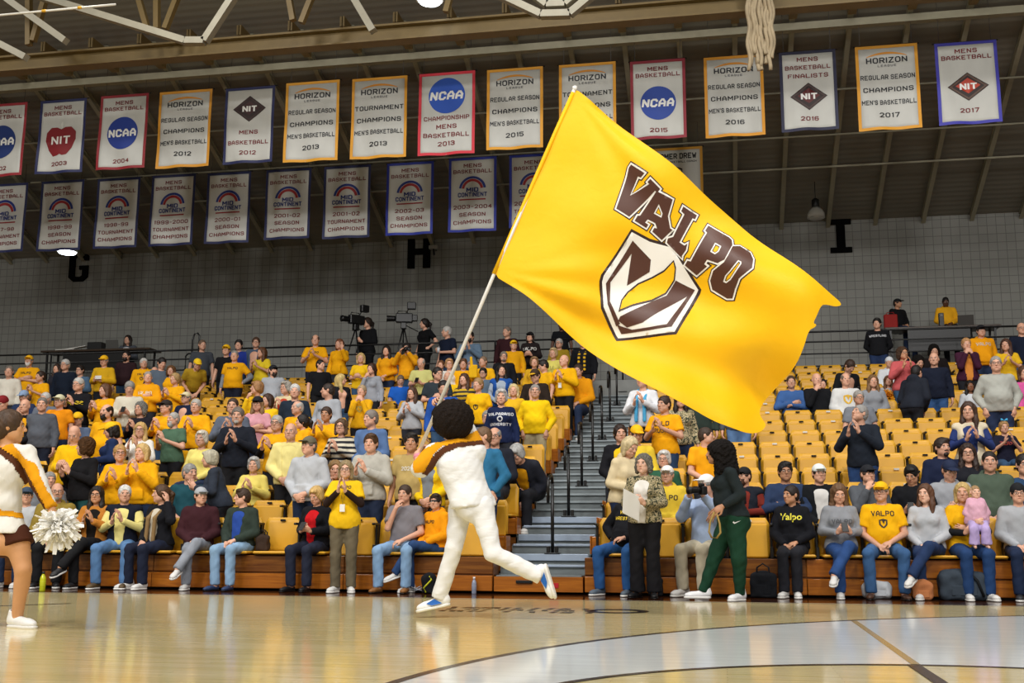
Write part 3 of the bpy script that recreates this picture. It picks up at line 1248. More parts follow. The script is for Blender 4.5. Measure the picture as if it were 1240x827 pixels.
SHIELD = [[(-.9, .75), (0, 1.0), (.9, .75), (.9, -.25), (.45, -.85), (0, -1.05), (-.45, -.85), (-.9, -.25)], [(-.62, .55), (-.25, .62), (.12, -.25), (.3, .5), (.65, .58), (.5, -.2), (.05, -.75), (-.5, -.25)]]
TOPNAME = {'tee': 't_shirt', 'long': 'sweatshirt', 'hoodie': 'hoodie', 'jacket': 'jacket', 'vest': 'vest', 'polo': 'polo_shirt', 'zip': 'pullover', 'cardigan': 'cardigan', 'gown': 'blouse'}


def person(loc, rz, sc, J, label, skin='l', hair='short', haircol='3a2a1c', top='long', topcol='f2b414', trousers='jeans', tcol='27354f',
           shoe='sneaker', shoecol='d8d6d2', extras='', lod=2, inner=None, prints=None, pcol='241a12', hem=None, group=None, cat='person', seed=None, sleeves=None, capcol=None, topt=None):
    PCOUNT[0] += 1
    seed = PCOUNT[0] * 1.37 if seed is None else seed
    ex = extras.split()
    h, hf = LODS[lod]
    root = empty('person', loc, rz)
    root.scale = (sc, sc, sc)
    tag(root, label, cat, group)
    rng = random.Random(PCOUNT[0])
    sk = np.array(lin(SKINS.get(skin, skin)))
    sk[:3] *= rng.uniform(.86, 1.08)
    sk = tuple(sk)
    V, F = body_solid(J, lod < 2).mesh(h, hf)
    body = make_obj('body', mesh_np('body', V, F, [M_SKIN]), root, sk)
    seated = J['legs'][1][1][1] < -.2 or J['legs'][-1][1][1] < -.2
    hem = hem if hem is not None else (.90 if not seated else .93)
    ht = h * 1.1
    tops = []
    if inner:
        S = top_solid(J, 'long' if top == 'cardigan' or not sleeves else 'tee', .008, hem, seed)
        Vi, Fi = S.mesh(ht, ht)
        ti = make_obj('shirt', mesh_np('shirt', Vi, Fi, [M_FABRIC]), root, inner)
        tops.append((ti, Vi, Fi))
    S = top_solid(J, top, topt or (.022 if top in ('jacket', 'hoodie', 'vest', 'cardigan') else .015), hem, seed)
    Vt, Ft = S.mesh(ht, ht)
    tp = make_obj(TOPNAME[top], mesh_np(TOPNAME[top], Vt, Ft, [M_FABRIC]), root, topcol)
    if sleeves:
        Jl = dict(J)
        S = Solid()
        for s in (1, -1):
            a = J['arms'][s]
            m = .9 if J['fem'] else 1.0
            S2 = Solid()
            S2.cone(a['sh'], a['el'], .055 * m + .007, .045 * m + .009, k=.02)
            S2.cone(a['el'], a['el'] + (a['wr'] - a['el']) * .97, .045 * m + .009, .034 * m + .010, k=.012, cut=0)
            v2, f2 = S2.mesh(ht, ht)
            make_obj('sleeve', mesh_np('sleeve', v2, f2, [M_FABRIC]), root, sleeves)
    if prints:
        add_print(tp, Vt, Ft, J, prints, pcol)
    if trousers:
        V2, F2 = trouser_solid(J, trousers, seed).mesh(ht, ht)
        make_obj('trousers' if trousers != 'shorts' else 'shorts', mesh_np('trousers', V2, F2, [M_DENIM]), root, tcol)
    if shoe:
        for s in (1, -1):
            hip, kn, an, toe = J['legs'][s]
            d = np.asarray(toe, float) / np.linalg.norm(toe)
            upv = A(0, 0, 1) if abs(d[2]) < .9 else A(0, -1, 0)
            if 'ankle' in J:
                upv = J['ankle'][s]
            x = np.cross(-d, upv)
            x /= np.linalg.norm(x)
            z = np.cross(x, -d)
            R = np.stack([x, -d, z], 1)
            o = an - R @ A(0, 0, .09)
            u = child('shoe', shared('shoe:' + shoe, lambda: shoe_upper(shoe), [M_SHOE]), root, M4(R, o), shoecol)
            child('sole', shared('sole:' + shoe, lambda: shoe_sole(shoe), [M_RUBBER if shoe == 'sneaker' else M_BLACK]), u)
    hm = M4(J['Rh'], J['headp'])
    wide = J.get('wide', 1.0)
    if hair and hair != 'bald':
        mt = M_CURL if hair in ('curly', 'afro', 'bigcurl') else M_HAIR
        if any(e.split('=')[0] in ('cap', 'beanie', 'capback') for e in ex):
            hair = hair + '_capped'
        child('hair', shared('hair:' + hair, lambda: hair_solid(hair), [mt]), root, hm, haircol)
    for e in ex:
        k, _, c = e.partition('=')
        if k == 'cap':
            cp = child('cap', shared('cap_dome', cap_dome, [M_CAP]), root, hm, c)
            child('brim', shared('brim', cap_brim, [M_CAP], .005), cp, None, capcol or c)
        elif k == 'capback':
            cp = child('cap', shared('cap_dome', cap_dome, [M_CAP]), root, hm @ M4(rotz(math.pi)), c)
            child('brim', shared('brim', cap_brim, [M_CAP], .005), cp, None, capcol or c)
        elif k == 'beanie':
            child('knit_hat', shared('knit_hat', beanie_solid, [M_CAP]), root, hm, c)
        elif k == 'glasses':
            child('glasses', glasses_mesh(), root, hm)
        elif k in ('beard', 'goatee'):
            child('beard', shared('beard:' + k, lambda: hair_solid(k), [M_HAIR], .006), root, hm, c or haircol)
        elif k == 'phone':
            a = J['arms'][1]
            b = MB()
            b.box(A(-.036, -.004, -.074), A(.036, .004, .074), .003)
            ph = b.build('smartphone', [M_BLACK], None)
            z = A(0, -.45, .9)
            z = J['Rc'] @ (z / np.linalg.norm(z))
            hc = (J['arms'][1]['wr'] + J['arms'][-1]['wr']) / 2 + J['Rc'] @ A(0, -.10, .07)
            ph.matrix_world = Matrix.Translation(loc) @ Matrix.Rotation(rz, 4, 'Z') @ M4(None, hc * sc) @ M4(J['Rc'] @ rotx(-.75))
            PHONES.append((ph, label))
        elif k == 'scarf':
            S = Solid()
            Rc = J['Rc']
            for s in (1, -1):
                p = [J['neck'] + Rc @ A(.0, .075, .03), J['neck'] + Rc @ A(.07 * s, .0, .02), J['chest'] + Rc @ A(.06 * s, -.155 - .1 * J['belly'], .0), J['belly_c'] + Rc @ A(.065 * s, -.16 - .12 * J['belly'], -.12)]
                for q in range(3):
                    S.cone(p[q], p[q + 1], .028, .028, k=.02)
            v2, f2 = S.mesh(.012, .012)
            child('scarf', mesh_np('scarf', v2, f2, [M_STRIPE if 'striped' in ex else M_FABRIC]), root, None, c)
        elif k == 'lanyard':
            b = MB()
            Rc = J['Rc']
            bt = -.145 - .10 * J['belly']
            b.tube([J['neck'] + Rc @ A(.06, .0, .02), J['chest'] + Rc @ A(.03, bt, .02), J['belly_c'] + Rc @ A(0, bt - .02, .05), J['chest'] + Rc @ A(-.03, bt, .02), J['neck'] + Rc @ A(-.06, 0, .02)], .004, 5)
            ly = b.build('lanyard', [M_BLACK], root)
            b = MB()
            c0 = J['belly_c'] + Rc @ A(0, bt - .03, 0)
            b.box(c0 - A(.035, .004, .05), c0 + A(.035, .004, .05), .003)
            b.build('badge', [M_RUBBER], ly)
        elif k == 'mask':
            S = Solid()
            S.ell((0, -.03, .012), (.084, .078, .034))
            S.plane((0, -.045, 0), (0, 1, 0))
            for s in (1, -1):
                S.ell((.031 * s, -.11, .008), (.017, .03, .009), k=.003, mode='s')
            S.ell((0, -.115, -.02), (.02, .03, .02), k=.003, mode='s')
            child('eye_mask', shared('eye_mask', lambda: S, [M_BLACK], .005), root, hm)
    if 'noface' not in ex:
        for s in (1, -1):
            child('eye', eye_mesh(), root, hm @ M4(rotz(.25 * s), (.033 * s * wide, -.0925, .006)))
            if lod < 3:
                child('eyebrow', blob_mesh('eyebrow', (.017, .004, .0032), M_HAIR, .004), root, hm @ M4(rotz(.25 * s), (.033 * s * wide, -.096, .027)), haircol)
        lip = tuple(c * k for c, k in zip(sk[:3], (.78, .48, .48))) + (1,)
        child('mouth', blob_mesh('mouth', (.023, .006, .0055), M_LIP, .003), root, hm @ M4(None, (0, -.0985, -.057)), lip)
    return root, body, tp


PHONES = []

# ------------------------------------------------------------------ the hall
WALL_Y, WALL_TOP = 27.8, 8.49
WALK_Z, WALK_Y = 4.25, 25.3
AISLE_L, AISLE_R = -2.79, -1.66


def deck_z(k):
    return 0.0 if k <= 1 else 0.22 + 0.25 * (k - 2)


def deck_y(k):
    return 13.6 + 0.78 * (k - 2)


def seat_y(k):
    return 14.0 + 0.78 * (k - 1)


def wood_floor_mat():
    m, nt, b = node_mat('court_maple')
    N, L = nt.nodes, nt.links
    tc = N.new('ShaderNodeTexCoord')
    br = N.new('ShaderNodeTexBrick')
    br.inputs['Color1'].default_value = lin('e4d3a2')
    br.inputs['Color2'].default_value = lin('dac88f')
    br.inputs['Mortar'].default_value = lin('bca873')
    br.inputs['Scale'].default_value = 1.0
    br.inputs['Mortar Size'].default_value = 0.0012
    br.inputs['Brick Width'].default_value = 1.1
    br.inputs['Row Height'].default_value = 0.057
    L.new(tc.outputs['Object'], br.inputs['Vector'])
    mp = N.new('ShaderNodeMapping')
    mp.inputs['Scale'].default_value = (0.8, 14, 1)
    L.new(tc.outputs['Object'], mp.inputs['Vector'])
    nz = N.new('ShaderNodeTexNoise')
    nz.inputs['Scale'].default_value = 3
    nz.inputs['Detail'].default_value = 5
    L.new(mp.outputs[0], nz.inputs['Vector'])
    mr = N.new('ShaderNodeMapRange')
    mr.inputs['To Min'].default_value = 0.75
    mr.inputs['To Max'].default_value = 1.2
    L.new(nz.outputs['Fac'], mr.inputs['Value'])
    mx = N.new('ShaderNodeMix')
    mx.data_type = 'RGBA'
    mx.blend_type = 'MULTIPLY'
    mx.inputs['Factor'].default_value = 1
    L.new(br.outputs['Color'], mx.inputs[6])
    L.new(mr.outputs[0], mx.inputs[7])
    L.new(mx.outputs[2], b.inputs['Base Color'])
    b.inputs['Roughness'].default_value = 0.10
    b.inputs['Specular IOR Level'].default_value = 0.5
    mp2 = N.new('ShaderNodeMapping')
    mp2.inputs['Scale'].default_value = (1.2, 9, 1)
    L.new(tc.outputs['Object'], mp2.inputs['Vector'])
    n2 = N.new('ShaderNodeTexNoise')
    n2.inputs['Scale'].default_value = 2.5
    n2.inputs['Detail'].default_value = 2
    L.new(mp2.outputs[0], n2.inputs['Vector'])
    bp = N.new('ShaderNodeBump')
    bp.inputs['Strength'].default_value = 0.05
    bp.inputs['Distance'].default_value = 0.02
    L.new(n2.outputs['Fac'], bp.inputs['Height'])
    L.new(bp.outputs[0], b.inputs['Normal'])
    return m


def plank_mat(name, c1, c2, rough=0.3, scale=(1.2, 18, 18), spec=0.4):
    m, nt, b = node_mat(name)
    N, L = nt.nodes, nt.links
    tc = N.new('ShaderNodeTexCoord')
    mp = N.new('ShaderNodeMapping')
    mp.inputs['Scale'].default_value = scale
    L.new(tc.outputs['Object'], mp.inputs['Vector'])
    nz = N.new('ShaderNodeTexNoise')
    nz.inputs['Scale'].default_value = 1.6
    nz.inputs['Detail'].default_value = 6
    nz.inputs['Distortion'].default_value = 0.8
    L.new(mp.outputs[0], nz.inputs['Vector'])
    cr = N.new('ShaderNodeValToRGB')
    cr.color_ramp.elements[0].position = 0.3
    cr.color_ramp.elements[1].position = 0.7
    cr.color_ramp.elements[0].color = lin(c1)
    cr.color_ramp.elements[1].color = lin(c2)
    L.new(nz.outputs['Fac'], cr.inputs[0])
    L.new(cr.outputs[0], b.inputs['Base Color'])
    b.inputs['Roughness'].default_value = rough
    b.inputs['Specular IOR Level'].default_value = spec
    return m


def tile_mat():
    m, nt, b = node_mat('painted_block_wall')
    N, L = nt.nodes, nt.links
    tc = N.new('ShaderNodeTexCoord')
    mp = N.new('ShaderNodeMapping')
    mp.inputs['Rotation'].default_value = (math.pi / 2, 0, 0)
    L.new(tc.outputs['Object'], mp.inputs['Vector'])
    br = N.new('ShaderNodeTexBrick')
    br.offset = 0.0
    br.inputs['Color1'].default_value = lin('80807a')
    br.inputs['Color2'].default_value = lin('7a7a74')
    br.inputs['Mortar'].default_value = lin('5a5a55')
    br.inputs['Scale'].default_value = 1.0
    br.inputs['Mortar Size'].default_value = 0.008
    br.inputs['Mortar Smooth'].default_value = 0.3
    br.inputs['Brick Width'].default_value = 0.21
    br.inputs['Row Height'].default_value = 0.21
    L.new(mp.outputs[0], br.inputs['Vector'])
    L.new(br.outputs['Color'], b.inputs['Base Color'])
    b.inputs['Roughness'].default_value = 0.6
    return m


def deck_mat():
    """ribbed roof decking"""
    m, nt, b = node_mat('ribbed_roof_deck')
    N, L = nt.nodes, nt.links
    b.inputs['Base Color'].default_value = lin('6f6b5f')
    b.inputs['Roughness'].default_value = 0.8
    tc = N.new('ShaderNodeTexCoord')
    sx = N.new('ShaderNodeSeparateXYZ')
    L.new(tc.outputs['Object'], sx.inputs[0])
    mu = N.new('ShaderNodeMath')
    mu.operation = 'MULTIPLY'
    mu.inputs[1].default_value = 2 * math.pi / 0.16
    L.new(sx.outputs['Y'], mu.inputs[0])
    sn = N.new('ShaderNodeMath')
    sn.operation = 'SINE'
    L.new(mu.outputs[0], sn.inputs[0])
    bp = N.new('ShaderNodeBump')
    bp.inputs['Strength'].default_value = 0.10
    bp.inputs['Distance'].default_value = 0.03
    L.new(sn.outputs[0], bp.inputs['Height'])
    L.new(bp.outputs[0], b.inputs['Normal'])
    return m


M_COURT = wood_floor_mat()
M_DARKFLOOR = plank_mat('dark_stained_border', '2a1408', '47240f', 0.12)
M_LINE = mat('dark_court_paint', '2b2320', 0.22)
M_WHITEFLOOR = mat('white_court_stain', 'e6eae8', 0.11, noise=0.10, nscale=3, stretch=(0.6, 6, 1))
M_ORANGEWOOD = plank_mat('varnished_orange_wood', '8a4a12', 'b56c1e', 0.3)
M_BROWNWOOD = plank_mat('varnished_brown_wood', '5a2f0e', '83501c', 0.3)
M_GREYDECK = mat('grey_tread', '6f7779', 0.55, noise=0.15, nscale=8, stretch=(1, 4, 4))
M_NOSING = mat('aluminium_nosing', 'a3b2c6', 0.4, metal=0.25, noise=0.08)
M_YELLOW = mat('yellow_seat_plastic', 'd29c26', 0.40, noise=0.06, nscale=3, spec=0.4)
M_STEEL = mat('painted_roof_steel', '8d8872', 0.6, noise=0.1)
M_TRUSS = mat('tan_roof_truss', '6e5a30', 0.6, noise=0.1)
M_TRUSSGREY = mat('grey_roof_truss', '8b8573', 0.6, noise=0.1)

# floor
b = MB()
b.box(A(-26, -4, -.2), A(14, 12.46, 0))
b.build('floor', M_COURT)
tag(bpy.data.objects['floor'], kind='structure')
b = MB()
b.box(A(-26, 12.46, -.2), A(14, 27.9, .0))
tag(b.build('floor_border', M_DARKFLOOR), kind='structure')


def ring_pts(c, r, n, a0=0, a1=2 * math.pi):
    return [(c[0] + r * math.cos(t), c[1] + r * math.sin(t)) for t in np.linspace(a0, a1, n, endpoint=(a1 - a0) < 6.28)]


def flat_paint(name, loops, z, m, step=1.0):
    V, F = tri_poly(loops, step)
    me = mesh_np(name, np.c_[V, np.full(len(V), z)], F, [m], False)
    o = make_obj(name, me)
    tag(o, kind='structure')
    return o


C1, R1, C2, R2 = (5.40, 4.50), 6.98, (1.16, 4.40), 2.15


def clip_y(pts, lo=-3.5, hi=12.4):
    return [(min(max(x, -25), 13), min(max(y, lo), hi)) for x, y in pts]


flat_paint('floor_white_area', [ring_pts(C1, R1, 160), ring_pts(C2, R2, 90)], .002, M_WHITEFLOOR)
flat_paint('floor_line_big_arc', [ring_pts(C1, R1 + .03, 160), ring_pts(C1, R1 - .03, 160)], .003, M_LINE)
flat_paint('floor_line_circle', [ring_pts(C2, R2 + .025, 90), ring_pts(C2, R2 - .025, 90)], .003, M_LINE)
flat_paint('floor_line_halfway', [[(.985, 6.55), (1.035, 6.55), (1.075, 9.9), (1.025, 9.9)]], .003, mat('tan_court_line', 'a8946a', 0.2))
flat_paint('floor_line_centre', [[(.96, 2.4), (1.03, 2.4), (1.03, 6.53), (.96, 6.53)]], .0035, M_LINE)
flat_paint('floor_line_side', [[(-12, 12.40), (12, 12.40), (12, 12.46), (-12, 12.46)]], .003, mat('pale_court_line', 'd9cda8', 0.2))
flat_paint('floor_line_corner', [[(-9, 9.97), (-6.93, 9.97), (-6.47, 10.5), (-6.55, 10.52), (-6.97, 10.03), (-9, 10.03)]], .003, M_LINE)
# worn painted lettering by the sideline, seen from its blind side: only strokes can be made out
b = MB()
rs = random.Random(3)
for i in range(17):
    x = -2.62 + i * .085 + rs.uniform(-.012, .012)
    for (y0, y1) in ((10.28, 10.42), (10.55, 10.68), (10.78, 10.95)):
        if rs.random() < .72:
            sl = rs.uniform(-.02, .05)
            b.add([(x, y0, .0035), (x + .055, y0, .0035), (x + .055 + sl, y1, .0035), (x + sl, y1, .0035)], [(0, 1, 2, 3)])
tag(b.build('floor_painted_strokes', M_LINE), kind='structure')
flat_paint('floor_painted_oval', [[(-1.00 + .30 * math.cos(t), 10.66 + .30 * math.sin(t)) for t in np.linspace(0, 2 * math.pi, 40, endpoint=False)], [(-1.00 + .20 * math.cos(t), 10.66 + .17 * math.sin(t)) for t in np.linspace(0, 2 * math.pi, 40, endpoint=False)]], .0035, M_LINE)

# back wall
b = MB()
b.box(A(-34, WALL_Y, 0), A(18, WALL_Y + .25, WALL_TOP + .3))
tag(b.build('wall_back', tile_mat()), kind='structure')
b = MB()
b.box(A(-34, WALL_Y - .03, WALK_Z), A(18, WALL_Y, WALK_Z + .12))
tag(b.build('baseboard_back', mat('dark_base_trim', '2e2e2c', .6)), kind='structure')
# sloped roof
SL = 0.41


def roof_z(y):
    return WALL_TOP + SL * (WALL_Y - y)


b = MB()
Y1 = 8.0
b.add([(-34, WALL_Y + .3, roof_z(WALL_Y + .3)), (18, WALL_Y + .3, roof_z(WALL_Y + .3)), (18, Y1, roof_z(Y1)), (-34, Y1, roof_z(Y1)),
       (-34, WALL_Y + .3, roof_z(WALL_Y + .3) + .2), (18, WALL_Y + .3, roof_z(WALL_Y + .3) + .2), (18, Y1, roof_z(Y1) + .2), (-34, Y1, roof_z(Y1) + .2)],
      [(0, 1, 2, 3), (7, 6, 5, 4), (0, 4, 5, 1), (1, 5, 6, 2), (2, 6, 7, 3), (3, 7, 4, 0)])
tag(b.build('ceiling', deck_mat()), kind='structure')
# rafters, purlins
i = 0
for x in np.arange(-26.6, 12, 1.13):
    b = MB()
    for (w, dz, hh) in ((.10, -.03, .02), (.02, -.09, .12), (.10, -.16, .02)):
        b.bar(A(x, WALL_Y, roof_z(WALL_Y) + dz), A(x, 20.9, roof_z(20.9) + dz), w, hh)
    i += 1
    tag(b.build('trim_%d_rafter' % i, M_STEEL), kind='structure')
for (yy, r, dz, mm) in ((21.55, .075, -.28, M_STEEL), (25.6, .02, -.22, M_STEEL), (23.3, .018, -.22, M_STEEL), (24.6, .018, -.22, M_STEEL)):
    b = MB()
    b.box(A(-30, yy - r, roof_z(yy) + dz - r), A(16, yy + r, roof_z(yy) + dz + r))
    i += 1
    tag(b.build('trim_%d_purlin' % i, mm), kind='structure')
# tan girder with brackets, further out over the seats
GY = 19.6
gz = at_y(620, 30, GY)[2]
b = MB()
b.box(A(-30, GY - .14, gz - .17), A(16, GY + .14, gz - .13))
b.box(A(-30, GY - .02, gz - .15), A(16, GY + .02, gz + .17))
b.box(A(-30, GY - .14, gz + .13), A(16, GY + .14, gz + .17))
i += 1
tag(b.build('trim_%d_girder' % i, M_TRUSS), kind='structure')
for x in np.arange(-26.6, 12, 1.13):
    b = MB()
    z0 = roof_z(21.2) - .33
    b.box(A(x - .08, 20.95, z0), A(x + .08, 21.35, z0 + .16))
    b.box(A(x - .05, 20.3, z0 + .12), A(x - .01, 21.2, z0 + .34))
    b.box(A(x + .01, 20.3, z0 + .12), A(x + .05, 21.2, z0 + .34))
    i += 1
    tag(b.build('trim_%d_bracket' % i, M_TRUSS), kind='structure')


def strut(px, Y, w, h, m, nm):
    global i
    b = MB()
    P = [at_y(u, v, Y) for u, v in px]
    for p, q in zip(P[:-1], P[1:]):
        b.bar(p, q, h, w, upv=(0, 1, 0))
    i += 1
    tag(b.build('trim_%d_%s' % (i, nm), m), kind='structure')


for px in ([(-10, -22), (225, 50), (248, 50), (300, -30)], [(-30, 38), (32, 70)], [(80, 50), (10, 0), (-40, -40)], [(412, -30), (452, 38)], [(585, -15), (655, 18), (690, 17), (735, -20)], [(600, -40), (662, 6), (684, 5), (720, -25)]):
    strut(px, 17.5, .15, .12, M_TRUSSGREY, 'truss_strut')
for px in ([(40, 50), (60, -20)], [(35, 55), (35, -20)], [(200, 35), (225, -30)], [(190, 35), (190, -30)], [(355, 25), (345, -30)], [(365, 28), (388, -30)], [(540, 15), (552, -30)], [(180, 40), (160, -30)]):
    strut(px, 18.6, .12, .10, M_TRUSS, 'truss_web')

# ------------------------------------------------------------------ bleachers
for side, xa, xb, lab in (('left', -25.5, AISLE_L, 'left bank of tiered wooden bleachers beside the grey steps'), ('right', AISLE_R, 12.5, 'right bank of tiered wooden bleachers beside the grey steps')):
    root = empty('bleacher_bank', ((xa + xb) / 2, 13.6, 0))
    tag(root, lab, 'bleachers', 'seating banks')
    inv = Matrix.Translation(root.location).inverted()
    for k in range(1, 16):
        y = deck_y(k + 1)
        z1 = .44 + .25 * (k - 1)
        b = MB()
        if k == 1:
            x = xa
            n = 0
            while x < xb - .01:
                x2 = min(x + 2.6, xb)
                b.box(A(x + .004, y, .03), A(x2 - .004, y + .06, .215), .006, 0)
                b.box(A(x + .004, y + .035, .235), A(x2 - .004, y + .09, z1), .006, 1 if side == 'left' or n == 0 else 0)
                x = x2
                n += 1
            b.box(A(xa, y + .06, .05), A(xb, y + .40, z1 - .01), 0, 1)
        else:
            b.box(A(xa, y, deck_z(k) + .03), A(xb, y + .03, deck_z(k + 1)), 0, 1)
            b.box(A(xa, y, deck_z(k + 1)), A(xb, y + .36, z1), .008, 0)
        o = b.build('bench', [M_ORANGEWOOD, M_BROWNWOOD], root)
        o.matrix_parent_inverse = inv
        if k > 1:
            b = MB()
            e = xb if side == 'left' else xa
            sg = 1 if side == 'left' else -1
            b.box(A(e, y - .01, deck_z(k + 1) + .0), A(e + sg * .02, y + .30, z1 + .01), .005)
            o = b.build('end_board', M_ORANGEWOOD, root)
            o.matrix_parent_inverse = inv
    for k in range(2, 17):
        b = MB()
        y = deck_y(k)
        b.box(A(xa, y + (.12 if k == 2 else .0), deck_z(k) - .04), A(xb, y + .80, deck_z(k)))
        o = b.build('deck', M_GREYDECK, root)
        o.matrix_parent_inverse = inv

# the walkway behind the last row
b = MB()
b.box(A(-26, WALK_Y, 3.5), A(14, WALL_Y, WALK_Z))
tag(b.build('floor_walkway', mat('pale_walkway_panel', '8b8d8a', .6, noise=.06)), kind='structure')

# aisle steps
root = empty('aisle_stairs', ((AISLE_L + AISLE_R) / 2, 13.6, 0))
tag(root, 'grey aisle steps climbing between the two seating banks', 'stairs')
inv = Matrix.Translation(root.location).inverted()
for n in range(30):
    y = 13.6 + .39 * n
    z = .22 + .125 * n
    b = MB()
    ov = 0.0 if n % 2 == 0 else 0.03
    b.box(A(AISLE_L + .02, y + (.02 if n else 0), max(0.03, z - .2)), A(AISLE_R - .02, y + .42, z - .012))
    o = b.build('step', M_ORANGEWOOD if n == 0 else M_GREYDECK, root)
    o.matrix_parent_inverse = inv
    b = MB()
    if n > 0:
        hh = .085 if n % 2 == 0 and n < 7 else .03
        b.box(A(AISLE_L + .04, y - .012, z - hh), A(AISLE_R - .04, y + .05, z), .004)
        nb = b.build('nosing', M_NOSING if n < 7 else mat('grey_nosing', '8b9599', .5), o)
    else:
        b.box(A(AISLE_L + .04, y + .03, z - .012), A(AISLE_R - .04, y + .39, z + .002))
        nb = b.build('tread', M_GREYDECK, o)

# handrails up the middle of the aisle
for n in range(8):
    y, z = 14.42 + 1.56 * n, deck_z(3 + 2 * n)
    root = empty('handrail', (-2.17, y, z))
    tag(root, ('lowest black handrail post on the grey aisle steps' if n == 0 else 'black handrail post, %s from the bottom of the aisle steps' % ('second third fourth fifth sixth seventh eighth'.split()[n - 1])), 'handrail', 'aisle handrails')
    b = MB()
    b.tube([(0, 0, .0), (0, 0, .92)], .022, 10)
    b.build('post', M_BLKMET, root, True)
    b = MB()
    b.tube([(0, 0, .90), (0, -.03, .97), (0, -.10, 1.0), (0, -.30, .97), (0, -.36, .92), (0, -.37, .84), (0, -.36, .64)], .020, 10)
    b.build('grip_loop', M_BLKMET, root, True)
    b = MB()
    b.box(A(-.10, -.06, 0), A(.10, .06, .016), .004)
    b.box(A(-.075, -.035, .016), A(-.03, .035, .10), .006)
    b.box(A(.03, -.035, .016), A(.075, .035, .10), .006)
    b.build('base_plate', M_BLKMET, root)


# seats
def make_chair():
    root = empty('stadium_seat')
    b = MB()
    # shell with a slight backward rake and rounded corners, origin at the bench top front edge
    w, z0, z1 = .24, .03, .485
    n, mrows = 9, 8
    V, F = [], []
    for side in (0, 1):
        for r in range(mrows):
            t = r / (mrows - 1)
            z = z0 + (z1 - z0) * t
            rr = .04
            ww = w
            if z1 - z < rr:
                ww = w - rr + math.sqrt(max(0, rr * rr - (rr - (z1 - z)) ** 2))
            for c in range(n):
                u = 2 * c / (n - 1) - 1
                y = .36 + .05 * t + .018 * (1 - u * u) - .014 * math.sin(math.pi * t) + (.022 if side else 0)
                V.append((u * ww, y, z))
    N0 = n * mrows
    for r in range(mrows - 1):
        for c in range(n - 1):
            a = r * n + c
            F.append((a, a + 1, a + n + 1, a + n))
            F.append((N0 + a, N0 + a + n, N0 + a + n + 1, N0 + a + 1))
    edge = [c for c in range(n)] + [r * n + n - 1 for r in range(1, mrows)] + [(mrows - 1) * n + c for c in range(n - 2, -1, -1)] + [r * n for r in range(mrows - 2, 0, -1)]
    for q in range(len(edge)):
        a, c2 = edge[q], edge[(q + 1) % len(edge)]
        F.append((a, N0 + a, N0 + c2, c2))
    b.add(V, F)
    back = b.build('backrest', M_YELLOW, root, True)
    sm = MB()
    sm.box(A(-.225, -.20, -.018), A(.225, .205, .018), .016)
    seat_me = sm.mesh('seat', [M_YELLOW])
    st = make_obj('seat', seat_me, root)
    b = MB()
    b.box(A(-.285, .20, .0), A(-.245, .40, .14), .006)
    b.box(A(-.280, .30, .10), A(-.250, .38, .40), .006)
    b.box(A(-.285, .16, .385), A(-.245, .39, .415), .008)
    b.build('bracket', M_BLACK, root)  # arm bracket; its black also stands in for shade in the seat gaps
    b = MB()
    b.box(A(-.036, .388, .435), A(.036, .400, .462), .002)
    b.build('number_plate', M_CAP, back, False, '141414')
    return root


chair0 = make_chair()
CHAIRS = []


def place_chair(row, x, down, plate, first=[True]):
    c = chair0 if first[0] else copy_tree(chair0)
    first[0] = False
    c.location = (x, deck_y(row + 1), .44 + .25 * (row - 1))
    for o in c.children:
        if o.name.startswith('seat'):
            if down:
                o.location = (0, .16, .035)
                o.rotation_euler = (0, 0, 0)
            else:
                o.location = (0, .325, .205)
                o.rotation_euler = (math.radians(83), 0, 0)
        elif o.name.startswith('backrest'):
            for q in o.children:
                q.color = lin(plate)
    CHAIRS.append((c, row, x, down))
    return c

# ------------------------------------------------------------------ championship banners
M_CLOTH = mat('satin_banner_cloth', 'c0c0ba', 0.5, noise=0.05, nscale=4, bump=0.25, bscale=5, stretch=(1, 1, 0.5))
M_INK = mat('banner_ink', None, 0.6)


def loops_circle(cx, cy, r, n=40):
    return [(cx + r * math.cos(t), cy + r * math.sin(t)) for t in np.linspace(0, 2 * math.pi, n, endpoint=False)]


def arc_band(cx, cy, r0, r1, a0, a1, n=24, sy=1.0):
    o = [(cx + r1 * math.cos(t), cy + sy * r1 * math.sin(t)) for t in np.linspace(a0, a1, n)]
    return o + [(cx + r0 * math.cos(t), cy + sy * r0 * math.sin(t)) for t in np.linspace(a1, a0, n)]


